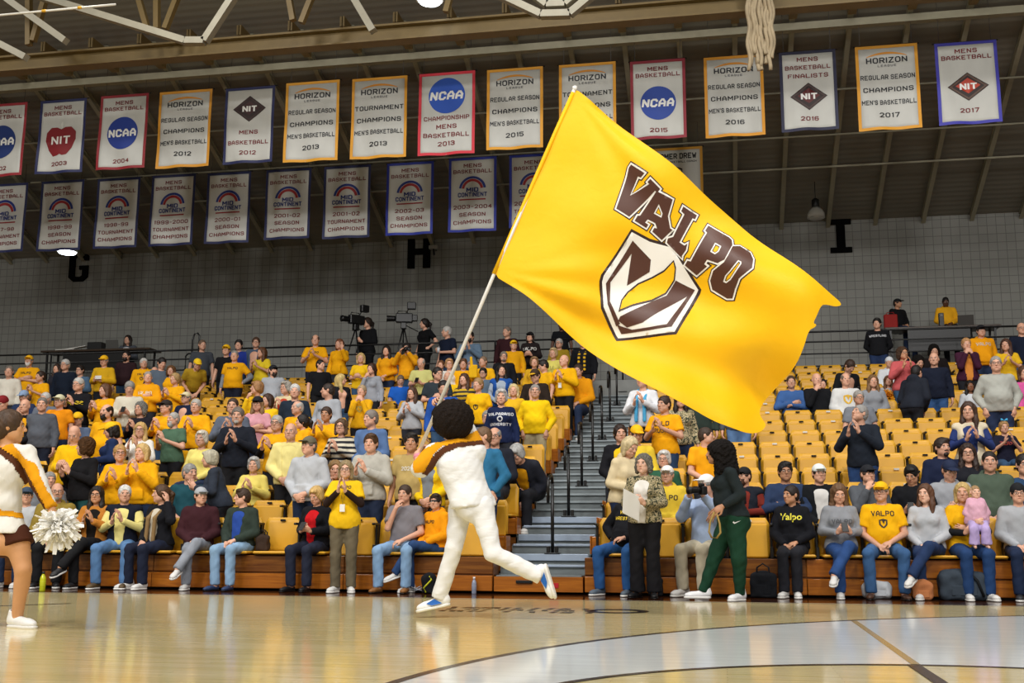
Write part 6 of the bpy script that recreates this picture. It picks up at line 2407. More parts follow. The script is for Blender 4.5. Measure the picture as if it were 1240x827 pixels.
W(1240, 449, 'lap', 'jacket', 'd25a9a', 'bob', '5a3c28', 'person in bright pink jacket cut by the right border', row=10, sit=True, inner='d25a9a')
P(958, 463, 'fold', 'long', '3c5f96', 'crop', '4a3628', 'man in blue sweatshirt with folded arms beside the flag', row=12, sit=True, face=0, head=0)
P(989, 459, 'mouth', 'long', '15161a', 'bald', '4a3628', 'bald man in black with a hand on his face', row=12, sit=True, face=5, head=5)
W(997, 474, 'knee', 'jacket', 'e0a41a', 'pony', '1c1310', 'girl in gold and black jacket with knees drawn up', row=11, sit=True, face=0, head=0, inner='17171a', kid=.85)
P(1024, 459, 'lap', 'long', 'd6d6d4', 'fringe', '7d7064', 'smiling man in white sweatshirt with a gold print', row=12, sit=True, face=5, head=5, prints=[(SHIELD, .085, -.03)], pcol='d8a818', belly=.4)
P(1029, 443, 'lap', 'jacket', '17181c', 'short', '3a281e', 'person in black with head bowed behind the white sweatshirt man', row=14, sit=True, face=30, hpitch=.7, lean=.3)
W(1057, 463, 'lap', 'long', '8d9096', 'wavy', '7a5a38', 'woman with long light brown hair in grey, seated', row=11, sit=True, face=0, head=5)
W(1076, 468, 'lap', 'long', 'b5b8bc', 'long', '6a4a30', 'girl holding a gold pompom', row=11, sit=True, kid=.85, face=0)
P(1077, 440, 'lap', 'hoodie', 'd2d6da', 'bald', GR, 'child in a white hood behind the pink jacket woman', row=13, sit=True, kid=.8, extras='beanie=d2d6da')
P(1112, 437, 'lap', 'hoodie', '17171c', 'curly', '120e0c', 'dark-haired person bowed behind the tall bald man', row=12, sit=True, hpitch=.4, face=20)
P(1110, 451, 'lap', 'hoodie', '20242e', 'short', '17110e', 'person in dark jacket leaning away beside the tall bald man', row=None, sit=False, face=140, lean=.3)
P(1131, 424, 'lap', 'long', '1a1414', 'curly', '120e0c', 'curly dark-haired person just above the tall bald man', row=13, sit=True, hpitch=.3)
W(1175, 474, 'lap', 'long', 'c9ccd0', 'long', '120d0b', 'child with black hair in pale jacket below the plum coat', row=10, sit=True, kid=.8, skin='b')

YAWBASE = .10


def build_crowd():
    by_row = {}
    for q in CROWD:
        k = dict(q['k'])
        kid = k.pop('kid', 1.0)
        sl = k.pop('seatlift', 0.0)
        lean, tilt, hp = k.pop('lean', 0.0), k.pop('tilt', 0.0), k.pop('hpitch', 0.0)
        legs = k.pop('legs', 'std')
        stripe, pattern, bow, trs, yoff = k.pop('stripe', 0), k.pop('pattern', 0), k.pop('bow', None), k.pop('trs', 'jeans'), k.pop('yoff', 0.0)
        k.pop('headdx', 0), k.pop('by', 0)
        tstyle = k.pop('topstyle', q['top'])
        row, sit = q['row'], q['sit']
        hair = q['hair']
        base = 1.0 if not q['fem'] else .95

        def spot(r):
            if r >= 16.9:
                fz = WALK_Z
                y = 26.35 if r < 17.5 else 27.0
            else:
                fz = deck_z(r)
                y = seat_y(r) - (.20 if sit else .58)
                if r == 1 and not sit:
                    y -= .10
            return fz, y + yoff
        seat_h = .50

        def scale_at(r):
            fz, y = spot(r)
            J = make_joints(q['pose'], seated=sit, seat=((seat_h if r > 1 else .47) if r < 17.5 else .46) + sl, fem=q['fem'], belly=q['belly'], lean=lean, tilt=tilt, hyaw=0, hpitch=hp, legs=legs)
            hp3 = J['headp']
            z = at_y(q['x'], q['y'], y + float(hp3[1]) * math.cos(math.radians(q['face'])))[2]
            return (z - fz) / float(hp3[2]), J
        if row is None:
            row = min(range(2, 17), key=lambda r: abs(scale_at(r)[0] - base))
        sc, _ = scale_at(row)
        lo, hi = (.90, 1.08) if kid == 1 else (kid * .88, kid * 1.12)
        if 2 <= row < 16.9 and not (lo - .03 <= sc <= hi + .03):
            row = min(range(2, 17), key=lambda r: abs(scale_at(r)[0] - base * kid))
            sc, _ = scale_at(row)
        want = sc
        if row >= 16.9:
            lo, hi = .9, 1.12
        sc = min(max(sc, lo), hi)
        fz, y = spot(row)
        ydir = y
        seat_here = (seat_h if row > 1 else .47)
        if row > 17.5:
            seat_here = .46
        J = make_joints(q['pose'], seated=sit, seat=(seat_here + sl) / sc if sit else .5, fem=q['fem'], belly=q['belly'], lean=lean, tilt=tilt,
                        hyaw=math.radians(q['head']), hpitch=hp, legs=legs)
        fa = math.radians(q['face'])
        off = rotz(fa) @ (J['headp'] * sc)
        px = at_y(q['x'], q['y'], ydir + off[1])
        x = float(px[0] - off[0])
        got = project((px[0], px[1], fz + J['headp'][2] * sc))
        if abs(got[1] - q['y']) > 7:
            print('OFF', q['label'][:40], 'row', row, 'want', round(want, 2), 'dy', round(got[1] - q['y'], 1))
        by_row.setdefault((round(row), sit), []).append((x, q['label'][:30], q['x']))
        lod = q['lodk'] if q['lodk'] is not None else (1 if row <= 2 else 2 if row <= 6 else 3)
        # seated people in short rows let their feet hang to the deck below
        root, body, top = person((x, ydir, fz), fa, sc, J, q['label'], hair=hair, haircol=q['haircol'], top=tstyle, topcol=q['topcol'], tcol=q['tc'] or ('22304c', '2a2c34', '1b1c22', '34506f')[int(q['x'] * 7) % 4], trousers=trs, lod=lod,
                                 group=None, **k)
        if stripe:
            top.data.materials[0] = M_STRIPE
        if pattern:
            if 'floral' not in MATS:
                MATS['floral'] = pattern_mat()
            top.data.materials[0] = MATS['floral']
        if bow:
            b = MB()
            for s in (1, -1):
                b.tube([(0, -.04, .125), (.03 * s, -.045, .145), (.06 * s, -.045, .15)], [.008, .018, .026], 8)
            bo = b.build('hair_bow', [M_FABRIC], root, True, bow)
            bo.matrix_basis = M4(J['Rh'], J['headp'])
        q['root'], q['J'], q['sc'], q['loc'], q['rowf'] = root, J, sc, (x, ydir, fz), row
    for kk, lst in sorted(by_row.items()):
        lst.sort()
        for a, c in zip(lst[:-1], lst[1:]):
            if c[0] - a[0] < .36:
                print('CLOSE row', kk, a[1], '|', c[1], round(c[0] - a[0], 2))


build_crowd()
print('PEOPLE', len(CROWD))

# ------------------------------------------------------------------ the yellow seats
ORD = 'first second third fourth fifth sixth seventh eighth ninth tenth eleventh twelfth thirteenth fourteenth fifteenth sixteenth seventeenth eighteenth nineteenth twentieth'.split()
ORD += ['twenty-' + o for o in ORD[:9]] + ['thirtieth'] + ['thirty-' + o for o in ORD[:9]]
SITTERS = [(q['rowf'], q['loc'][0]) for q in CROWD if q['sit']]
# the seats the view takes in, by row and bank, counted from the steps; the rest, hidden behind the crowd, follow as one mass
SEEN = {'1L':[0,1,2,3,4,5,6,7,8,9,10,11],'1R':[0,1,2,3,4,5,6,7,8,9],'2L':[0,1,3,5,6,7,9,12],'2R':[0,2,3,4,5],'3L':[0,1,2,3,6,7,8,10,14],'3R':[0,2,3,4,5,6,7],'4L':[2,8,10,11,12,13,14,15],'4R':[1,2,3,4,5,6,7,8,10],'5L':[0,4,8,11,12,13,15,16],'5R':[1,2,3,4,5,6,7,8,9,10],'6L':[0,3,4,11,13,14,16],'6R':[0,2,3,4,5,6,7,8,9,10,11],'7L':[0,1,3,4,5,6,11,14,15],'7R':[0,2,3,4,5,6,7,8,9,10,11],'8L':[0,4,5,6,7,14],'8R':[0,2,3,4,5,6,7,8,9,10,11,12],'9L':[0,5,6,7,8,12,13,17,18],'9R':[0,4,5,6,8,9,10,11,12],'10L':[0,5,6,7,8,9,13,14,15,16,17,18,19],'10R':[1,4,5,8,9,10],'11L':[0,5,6,7,10,13,14,15,16,17],'11R':[0,1,4,5,10,11,12],'12L':[0,1,2,7,9,10,11,13,14,15,16,20,22],'12R':[0,1,4,5,6,7,8,11],'13L':[2,8,11,12,14,15,16,20,21],'13R':[0,5,6,7,8,11],'14L':[2,5,8,10,11,12,14,15,16,17,21,22],'14R':[5,6,7,8,9,12],'15L':[0,2,3,8,10,11,12,13,14,15,17,22,23],'15R':[5,6,7,8,9,12]}
REST = MB()
for row in range(1, 16):
    for side in (0, 1):
        for n in range(34):
            x = (AISLE_L - .27 - .525 * n) if side == 0 else (-1.27 + .525 * n)
            if row == 1 and side == 1 and n == 0:
                pass
            u, v = project((x, deck_y(row + 1) + .4, .8 + .25 * (row - 1)))
            if not -200 < u < 1450:
                continue
            if not -25 < u < 1262 or n not in SEEN.get('%d%s' % (row, 'LR'[side]), ()):
                o = A(x, deck_y(row + 1), .44 + .25 * (row - 1))
                REST.box(o + A(-.24, .37, .03), o + A(.24, .40, .485), .012)
                REST.box(o + A(-.225, .30, .0), o + A(.225, .34, .40), .012)
                continue
            down = any(abs(r - row) < .5 and abs(sx - x) < .27 for r, sx in SITTERS) or (row == 1 and side == 0 and abs(u - 348) < 20)
            c = place_chair(row, x, down, '141414' if RNG.random() < .7 else 'd8d8d0')
            c['label'] = 'yellow %s seat, %s from the steps in the %s row of the %s bank' % ('lowered' if down else 'folded', ORD[n], ORD[row - 1], ('left', 'right')[side])
            c['category'] = 'seat'
            c['group'] = 'yellow arena seats'
            c['rc'] = '%d%s%d' % (row, 'LR'[side], n)
print('CHAIRS', len(CHAIRS))

tag(REST.build('seat_mass', M_YELLOW), 'yellow seats hidden behind the standing crowd', 'seats', None, 'stuff')

# ------------------------------------------------------------------ flag runner, cheerleader, woman in green, baby
def facing(f, up=(0, 0, 1)):
    """columns: person's left, back, up for a facing direction"""
    z = np.asarray(up, float) / np.linalg.norm(up)
    y = -np.asarray(f, float)
    y = y - z * (y @ z)
    y /= np.linalg.norm(y)
    return np.stack([np.cross(y, z), y, z], 1)


def posed(loc, Y0, fem, belly, Rc, Rp, Rh, pts, arms, legs):
    def q(p):
        return at_y(p[0], p[1], Y0 + p[2]) - np.asarray(loc)
    J = {'fem': fem, 'belly': belly, 'Rc': Rc, 'Rp': Rp, 'Rh': Rh, 'arms': {}, 'legs': {}, 'ankle': {}}
    for k, p in pts.items():
        J[k] = q(p)
    for s, (sh, el, wr, hd, hn, curl) in arms.items():
        J['arms'][s] = dict(sh=q(sh), el=q(el), wr=q(wr), hd=A(*hd), hn=A(*hn), curl=curl, kind='posed')
    for s, (hip, kn, an, toe, up) in legs.items():
        J['legs'][s] = (q(hip), q(kn), q(an), A(*toe))
        J['ankle'][s] = A(*up)
    return J


def panel(name, top, loc, polys, color, lift=.004):
    """a sewn-on band: the garment's own faces inside the traced outline, lifted off it as a thin layer"""
    me = top.data
    nv = len(me.vertices)
    co = np.empty(nv * 3, F32)
    me.vertices.foreach_get('co', co)
    co = co.reshape(-1, 3).astype(float)
    no = np.empty(nv * 3, F32)
    me.vertices.foreach_get('normal', no)
    no = no.reshape(-1, 3)
    w = co + np.asarray(loc)
    rel = w - CAM
    d = rel @ FW
    px = np.stack([IMG_W / 2 + FOCAL * (rel @ RT) / d, IMG_H / 2 - FOCAL * (rel @ UP) / d], 1)
    ok = (no * -rel).sum(1) > 0
    hit = np.zeros(nv, bool)
    for pl in polys:
        hit |= inside_poly(px, [pl])
    sel = hit & ok
    F = np.array([tuple(p.vertices) for p in me.polygons])
    F = F[sel[F].sum(1) >= 2]
    u = np.unique(F)
    re = -np.ones(nv, int)
    re[u] = np.arange(len(u))
    V = co[u] + no[u] * lift
    ob = make_obj(name, mesh_np(name, V, re[F], [M_FABRIC], True), top, color)
    return ob


def decal(name, parent, objs, loc, poly, color, step=1.2, lift=.004):
    """small mark laid on a surface"""
    V, F = tri_poly([poly], step)
    bvhs = []
    for o in objs:
        me = o.data
        bvhs.append(BVHTree.FromPolygons([v.co.copy() for v in me.vertices], [tuple(p.vertices) for p in me.polygons]))
    out = []
    for p in V:
        dr = ray(p[0], p[1])
        dr = dr / np.linalg.norm(dr)
        best = None
        for bv in bvhs:
            h = bv.ray_cast(Vector(CAM - np.asarray(loc)), Vector(dr), 60)
            if h[0] is not None and (best is None or h[3] < best[3]):
                best = h
        out.append(np.array(best[0]) - dr * lift if best else np.zeros(3))
    return make_obj(name, mesh_np(name, np.array(out), F, [M_PRINT], True), parent, color)


# --- the runner
RY = 9.42
rl = at_z(545, 749, 0.0)
rl = np.array([rl[0], RY, 0.0])
rc = facing((-.55, .83, 0), (-.20, 0, 1))
rp = facing((-.85, .5, 0), (-.10, 0, 1))
rh = facing((-.80, .55, .12), (-.1, 0, 1))
J = posed(rl, RY, False, .0, rc, rp, rh,
          {'pelvis': (571, 609, 0), 'belly_c': (564, 588, 0), 'chest': (557, 565, 0), 'neck': (552, 541, 0), 'headp': (546, 515, .02)},
          {1: ((526, 548, -.06), (509, 567, -.20), (505, 550, -.10), (.35, .45, .85), (.85, .3, -.3), 1.05), -1: ((577, 547, .06), (559, 508, .30), (540, 490, .04), (-.75, -.3, .5), (-.3, -.7, -.3), 1.05)},
          {1: ((558, 614, .10), (550, 663, .02), (532, 723, .05), (-.97, -.1, -.22), (-.2, .0, 1)), -1: ((583, 614, -.05), (597, 670, -.14), (653, 697, -.05), (.28, .1, -.95), (-.95, 0, -.25))})
J['sleeve'] = .22
root, body, top = person(tuple(rl), 0, 1.0, J, 'flag runner in white suit with a big round afro, seen from behind mid-stride', skin='l', hair='afro', haircol='1c120c', top='long', topcol='e4e3e0', trousers='jeans', tcol='e4e3e0',
                         shoe='sneaker', shoecol='e8e8e6', lod=0, hem=.93, topt=.030, seed=1.0)
for o in root.children:
    if o.name.startswith(('sweatshirt', 'trousers')):
        o.data.materials[0] = M_SUIT
for nm, pl, c in (('gold_band', [(500, 562), (507, 548), (526, 538), (545, 526), (560, 529), (583, 520), (586, 533), (560, 536), (552, 536), (535, 540), (524, 550), (514, 572), (502, 572)], 'e39a10'),
                  ('brown_band', [(510, 573), (516, 566), (526, 550), (537, 541), (553, 536), (575, 534), (586, 533), (586, 538), (570, 540), (552, 542), (538, 549), (527, 562), (520, 576)], '56301a')):
    panel(nm, top, rl, [pl], c)
for o in list(root.children):
    if o.name.startswith('shoe'):
        m = o.data
        pn = MB()
        for s in (1, -1):
            pn.add([(.047 * s, .02, .035), (.048 * s, -.07, .035), (.042 * s, -.115, .060), (.040 * s, -.04, .085)], [(0, 1, 2, 3)])
            pn.add([(.052 * s, .02, .035), (.053 * s, -.07, .035), (.047 * s, -.115, .060), (.045 * s, -.04, .085)], [(0, 1, 2, 3)])
        pn.build('blue_side_panel', [M_SHOE], o, False, '1f62b4')
b = MB()
wj = J['arms'][1]
ax = (wj['wr'] - wj['el']) / np.linalg.norm(wj['wr'] - wj['el'])
b.tube([wj['wr'] - ax * .055, wj['wr'] - ax * .02], .037, 14)
b.build('wristband', [M_FABRIC], root, True, 'd88a98')

# --- the cheerleader, half in the frame
cl = at_z(22, 760, 0)
CY = float(cl[1])
cl = np.array([cl[0], CY, 0.0])
cc = facing((.62, .78, 0))
ch = facing((.86, .5, .05))
J = posed(cl, CY, True, 0, cc, facing((.5, .85, 0)), ch,
          {'pelvis': (7, 648, 0), 'belly_c': (6, 612, 0), 'chest': (8, 574, 0), 'neck': (10, 545, 0), 'headp': (12, 517, 0)},
          {-1: ((33, 549, -.05), (47, 584, -.10), (63, 616, -.12), (.35, -.1, -.9), (-.9, .2, -.2), .9), 1: ((-17, 549, .05), (-34, 585, -.05), (-45, 615, -.12), (-.3, -.2, -.9), (.9, .2, -.2), .9)},
          {-1: ((20, 652, -.03), (28, 690, -.05), (21, 746, 0), (.93, -.35, 0), (0, 0, 1)), 1: ((-9, 652, .05), (-38, 690, -.06), (-56, 742, .05), (.93, -.35, 0), (0, 0, 1))})
root, body, top = person(tuple(cl), 0, 1.0, J, 'cheerleader in white, gold and brown uniform at the left border holding a white pompom', skin='d9a070', hair='bun', haircol='4a3421', top='long', topcol='e4e0d6', trousers=None, shoe='sneaker', shoecol='ecebe8', lod=0, hem=.985, seed=2.0)
S = Solid()
S.ell(J['pelvis'] + A(0, 0, -.01), (.185, .14, .16), J['Rp'], k=.04)
for s in (1, -1):
    hip, kn, an, toe = J['legs'][s]
    S.cone(hip, hip + (kn - hip) * .22, .112, .118, k=.04, cut=0)
S.plane(J['pelvis'] + A(0, 0, .09), (0, 0, 1))
V, F = S.mesh(.010, .010)
sk = make_obj('skirt', mesh_np('skirt', V, F, [M_FABRIC], True), root, '4a2616')
panel('gold_band', top, cl, [[(-30, 531), (0, 533), (12, 534), (21, 544), (30, 556), (44, 563), (48, 577), (60, 600), (70, 613), (56, 616), (42.5, 590), (31, 569), (19, 553.5), (0, 542), (-30, 540)]], 'e39a10')
panel('brown_band', top, cl, [[(-30, 540), (0, 542), (19, 553.5), (31, 569), (42.5, 590), (56, 615), (46, 617), (36, 598), (27, 581), (15, 562), (0, 549), (-30, 547)]], '56301a')
panel('gold_hem', top, cl, [[(-30, 614), (0, 618), (40, 624), (40, 629), (0, 624), (-30, 620)]], 'e39a10')

# white pompom in her hand
def pompom(name, c, r, n, color, label, seed):
    rr = random.Random(seed)
    b = MB()
    for i in range(n):
        th, ph = rr.uniform(0, 2 * math.pi), math.acos(rr.uniform(-1, 1))
        d = A(math.sin(ph) * math.cos(th), math.sin(ph) * math.sin(th), math.cos(ph))
        t = np.cross(d, A(rr.uniform(-1, 1), rr.uniform(-1, 1), rr.uniform(-1, 1)))
        t /= np.linalg.norm(t) + 1e-9
        L = r * rr.uniform(.8, 1.08)
        w = .015 * r / .14
        bend = A(rr.uniform(-.03, .03), rr.uniform(-.03, .03), rr.uniform(-.05, .0)) * r / .14
        p = [d * r * .15, d * L * .65 + bend * .3, d * L + bend]
        nn = np.cross(d, t) * .0015
        V = []
        for k, q in enumerate(p):
            ww = w * (1, 1.1, .8)[k]
            V += [q - t * ww + nn, q + t * ww + nn, q - t * ww - nn, q + t * ww - nn]
        b.add(V, [(0, 1, 5, 4), (4, 5, 9, 8), (2, 6, 7, 3), (6, 10, 11, 7), (0, 4, 6, 2), (1, 3, 7, 5), (4, 8, 10, 6), (5, 7, 11, 9), (8, 9, 11, 10)])
    o = b.build(name, [mat('pompom_foil', None, .45)], None, False, color)
    o.location = c
    tag(o, label, 'pompom')
    return o


pompom('pompom', tuple(at_y(71, 637, CY - .16)), .155, 300, 'f6f4ee', 'white pompom in the cheerleader\'s lowered hand', 5)

# --- the woman in green
GY_ = 12.74
gl = np.array([at_z(888, 727, 0)[0], GY_, 0.0])
gc = facing((-.92, -.38, 0), (-.03, 0, 1))
J = posed(gl, GY_, True, .55, gc, facing((-.92, -.38, 0)), facing((-.97, -.1, -.08)),
          {'pelvis': (887, 627, 0), 'belly_c': (884, 607, 0), 'chest': (880, 586, 0), 'neck': (876, 569, 0), 'headp': (868, 549, 0)},
          {1: ((885, 573, -.17), (897, 599, -.20), (875, 613, -.28), (-.85, -.2, -.55), (.3, .9, -.2), .35), -1: ((872, 573, .16), (880, 600, .18), (868, 618, .05), (-.6, -.2, -.7), (.2, .7, -.2), .4)},
          {-1: ((883, 631, .08), (867, 670, .05), (852, 715, .05), (-.98, -.18, 0), (0, 0, 1)), 1: ((890, 631, -.08), (895, 677, -.10), (896, 718, 0.0), (-.55, -.83, 0), (0, 0, 1))})
root, body, top = person(tuple(gl), 0, 1.0, J, 'woman with long black curls in dark sweater and green jogging trousers walking past', skin='t', hair='bigcurl', haircol='15100e', top='long', topcol='222a2c', trousers='jogger', tcol='143c2a', shoe='sneaker', shoecol='e9e9ea', lod=0, hem=.98, seed=3.0)
tr = [o for o in root.children if o.name.startswith('trousers')][0]
decal('swoosh_mark', tr, [tr], gl, [(887, 632.5), (889.3, 634.3), (897.5, 630.2), (890, 632.6), (888.7, 632.3), (889.2, 630.8)], 'e8e8e8', .8)
b = MB()
P = [at_y(u, v, GY_ - .30) for u, v in ((865, 620), (860, 632), (858.5, 644), (862, 651), (868, 651.5), (872.5, 645), (871.5, 634), (867.5, 621))]
b.tube(P, .011, 8, cap=True)
tag(b.build('lanyard_loop', [M_CAP], None, True, 'a58a4c'), 'beige strap loop dangling from the hand of the woman in green', 'strap')

# --- baby on the lap
mom = [q for q in CROWD if 'holding a baby' in q['label']][0]
bp = at_y(1181, 596, mom['loc'][1] - .24)
J = make_joints('clasp', seated=True, seat=.05, fem=True, belly=.5, hyaw=.1)
for s in (1, -1):
    J['legs'][s] = (J['legs'][s][0], J['legs'][s][0] + A(.04 * s, -.25, -.22), J['legs'][s][0] + A(.05 * s, -.22, -.56), A(.1 * s, -1, -.1))
    J['arms'][s]['sh'] = J['arms'][s]['sh'] * A(.8, 1, 1)
J['wide'] = 1.1
bs = .62
hp0 = J['headp'].copy()
for key in ('pelvis', 'belly_c', 'chest', 'neck'):
    J[key] = hp0 + (J[key] - hp0) * (.95 if key == 'neck' else .78)
for s in (1, -1):
    for key in ('sh', 'el', 'wr'):
        J['arms'][s][key] = hp0 + (J['arms'][s][key] - hp0) * .78
    lg = J['legs'][s]
    J['legs'][s] = tuple(hp0 + (q - hp0) * .74 for q in lg[:3]) + (lg[3],)
bz = float(bp[2]) - float(J['headp'][2]) * bs
person((float(bp[0]), float(bp[1] - J['headp'][1] * bs), bz), 0, bs, J, 'baby in pink top and lilac trousers on the blonde woman\'s lap', skin='p', hair='crop', haircol='a08058', top='long', topcol='d9a8bc', trousers='wide', tcol='b9a5d6', shoe=None, lod=1, cat='baby')

# ------------------------------------------------------------------ guard rails at the back
def guard_rail(x0, x1, label):
    root = empty('guard_rail', ((x0 + x1) / 2, WALK_Y + .06, WALK_Z))
    tag(root, label, 'railing', 'guard rails behind the top row')
    h = (x1 - x0) / 2
    for z in (.22, .50, .77, 1.0):
        b = MB()
        b.tube([(-h, 0, z), (h, 0, z)], .022 if z > .9 else .017, 8)
        b.build('rail', M_BLKMET, root, True)
    n = max(2, int((x1 - x0) / 1.9) + 1)
    for x in np.linspace(-h, h, n):
        b = MB()
        b.tube([(x, 0, 0), (x, 0, 1.0)], .020, 8)
        b.build('post', M_BLKMET, root, True)


guard_rail(-25.0, -12.6, 'black guard rail at the far left end of the walkway')
guard_rail(-11.7, -3.0, 'black guard rail behind the top left rows, below the video cameras')
guard_rail(-.6, 9.5, 'black guard rail behind the top right rows')
# free-standing stair loop behind the left bank
gp_ = at_y(231, 452, 25.6)
root = empty('stair_grab_rail', tuple(gp_))
gz_ = WALK_Z - float(gp_[2])
tag(root, 'black looped grab rail left of the big man in grey polo', 'handrail')
b = MB()
b.tube([(0, 0, gz_), (0, 0, .85), (.05, 0, 1.0), (.13, 0, 1.02), (.18, 0, .95), (.18, 0, .45)], .022, 8)
b.build('post', M_BLKMET, root, True)
b = MB()
b.tube([(0, 0, .50), (-.10, 0, .50), (-.16, 0, .44), (-.16, 0, .1), (-.08, 0, .0)], .020, 8)
b.build('lower_loop', M_BLKMET, root, True)


# ------------------------------------------------------------------ press tables, laptops, cameras
M_TABLE = plank_mat('dark_table_laminate', '2c2118', '42301f', .35)


def press_table(x0, x1, z, label):
    y = 26.35
    root = empty('press_table', ((x0 + x1) / 2, y, WALK_Z))
    tag(root, label, 'table', 'press tables on the walkway')
    h = (x1 - x0) / 2
    zz = z - WALK_Z
    b = MB()
    b.box(A(-h, -.32, zz - .05), A(h, .32, zz), .008)
    b.build('tabletop', M_TABLE, root)
    b = MB()
    b.box(A(-h * .6, -.26, zz - .55), A(h * .5, -.24, zz - .05))
    b.build('modesty_cloth', M_BLACK, root)
    for sx in (-.9, .9):
        for sy in (-.25, .25):
            b = MB()
            b.bar(A(sx * h, sy, zz - .05), A(sx * h * .98, sy, 0), .045, .045)
            b.build('leg', M_BLKMET, root)
    return root


press_table(-17.5, -14.4, 5.47, 'long dark press table on the left part of the walkway')
press_table(3.75, 6.25, 5.43, 'long dark press table on the right part of the walkway')


def laptop(p, rz, label, color='2a2a2c'):
    root = empty('laptop', p, rz)
    tag(root, label, 'laptop', 'laptops on the press tables')
    b = MB()
    b.box(A(-.17, -.12, 0), A(.17, .12, .018), .004)
    b.build('keyboard_base', [M_PLAST], root, False, color)
    b = MB()
    b.box(A(-.17, -.006, 0), A(.17, .006, .24), .004)
    o = b.build('screen_lid', [M_PLAST], root, False, color)
    o.location = (0, -.115, .015)
    o.rotation_euler = (.25, 0, 0)


laptop((-15.55, 26.3, 5.47), .1, 'open grey laptop on the left press table', '4c4c4a')
laptop((5.55, 26.3, 5.43), -.15, 'open dark laptop on the right press table', '3a3734')
b = MB()
b.box(A(-16.25, 26.15, 5.47), A(-15.85, 26.4, 5.68), .01)
tag(b.build('equipment_case', M_BLACK), 'black equipment case on the left press table', 'case')
b = MB()
b.bar(A(-16.95, 26.2, 5.49), A(-16.35, 26.3, 5.60), .18, .012)
b.bar(A(-17.1, 26.15, 5.48), A(-16.6, 26.2, 5.50), .2, .012)
tag(b.build('paper_sheaf', M_RUBBER), 'loose pale papers propped on the left press table', 'papers')
b = MB()
b.box(A(3.78, 26.28, 5.43), A(4.08, 26.40, 5.78), .02)
b.tube([(3.84, 26.34, 5.78), (3.86, 26.34, 5.83), (4.0, 26.34, 5.83), (4.02, 26.34, 5.78)], .01, 6)
tag(b.build('seat_cushion', [M_CAP], None, False, '8a1d1a'), 'dark red folded panel on the right press table', 'cushion')
root = empty('table_speaker', (5.05, 26.4, 5.43))
tag(root, 'small upright black speaker on the right press table', 'speaker')
b = MB()
b.box(A(-.055, -.05, 0), A(.055, .05, .36), .01)
b.build('cabinet', M_BLACK, root)
b = MB()
b.lathe([(.001, .01), (.03, .01), (.032, 0), (.001, 0)], 12)
o = b.build('driver', [M_PLAST], root, False, '55524e')
o.location = (0, -.05, .30)
o.rotation_euler = (math.pi / 2, 0, 0)


def video_camera(x, z, rz, label):
    y = 26.1
    root = empty('video_camera', (x, y, WALK_Z), rz)
    tag(root, label, 'video camera', 'video cameras on the walkway')
    zz = z - WALK_Z
    for a in (0.5, 2.6, 4.7):
        b = MB()
        b.tube([(0, 0, zz - .18), (.42 * math.cos(a), .42 * math.sin(a), 0)], .018, 7)
        b.build('tripod_leg', M_BLKMET, root, True)
    b = MB()
    b.box(A(-.07, -.07, zz - .26), A(.07, .07, zz - .10), .015)
    b.tube([(0, .0, zz - .14), (.18, .05, zz - .22), (.36, .10, zz - .30)], .012, 7)
    b.build('tripod_head', M_BLKMET, root)
    b = MB()
    b.box(A(-.20, -.08, zz - .10), A(.22, .08, zz + .13), .02)
    b.box(A(.18, -.06, zz - .06), A(.34, .06, zz + .10), .015)
    b.build('camera_body', M_BLACK, root)
    b = MB()
    b.tube([(-.20, 0, zz), (-.24, 0, zz), (-.40, 0, zz), (-.42, 0, zz)], [.06, .07, .075, .085], 14)
    b.build('lens', M_BLACK, root, True)
    b = MB()
    b.tube([(-.16, 0, zz + .13), (-.14, 0, zz + .19), (.08, 0, zz + .19), (.10, 0, zz + .13)], .014, 7)
    b.build('carry_handle', M_BLKMET, root, True)
    b = MB()
    b.box(A(.08, -.15, zz + .22), A(.30, -.02, zz + .40), .015)
    b.tube([(.05, -.05, zz + .12), (.12, -.08, zz + .24)], .015, 7)
    b.build('viewfinder', M_BLACK, root)


video_camera(float(at_y(431, 391, 26.1)[0]), float(at_y(431, 388, 26.1)[2]), .9, 'black video camera on a tripod, left of the two on the walkway')
video_camera(float(at_y(489, 385, 26.1)[0]), float(at_y(489, 386, 26.1)[2]), .25, 'black video camera on a tripod, right of the two on the walkway')


# ------------------------------------------------------------------ things carried or set down
def photo_camera(p, d, label, big=True):
    """stills camera with a lens along d"""
    root = empty('photo_camera', tuple(p))
    tag(root, label, 'camera', 'photographers cameras')
    R = facing(d)
    root.rotation_mode = 'QUATERNION'
    root.rotation_quaternion = Matrix([[float(R[i, j]) for j in range(3)] for i in range(3)]).to_quaternion()
    b = MB()
    b.box(A(-.075, -.035, -.05), A(.075, .035, .05), .012)
    b.box(A(-.028, -.04, .045), A(.028, .03, .085), .012)
    b.build('camera_body', M_BLACK, root)
    b = MB()
    L = .13 if big else .08
    b.tube([(0, -.03, 0), (0, -.06, 0), (0, -.06 - L * .6, 0), (0, -.06 - L, 0)], [.036, .040, .040, .048], 14)
    b.build('lens', M_BLACK, root, True)


pg = [q for q in CROWD if q['label'].startswith('photographer')][0]
photo_camera(at_y(850, 594, pg['loc'][1] - .42), (-.75, -.5, -.28), 'black camera with long lens in the hands of the white-capped photographer')
vm = [q for q in CROWD if 'rust sleeves' in q['label']][0]
photo_camera(at_y(896, 606, vm['loc'][1] - .36), (-.3, -.8, -.2), 'black camera held in the lap of the bearded man in dark vest', False)
gm = [q for q in CROWD if 'holding a camera to the face' in q['label']][0]
photo_camera(at_y(493, 424, gm['loc'][1] - .20), (0, -1, 0), 'black camera held up to the face by the person in gold', False)


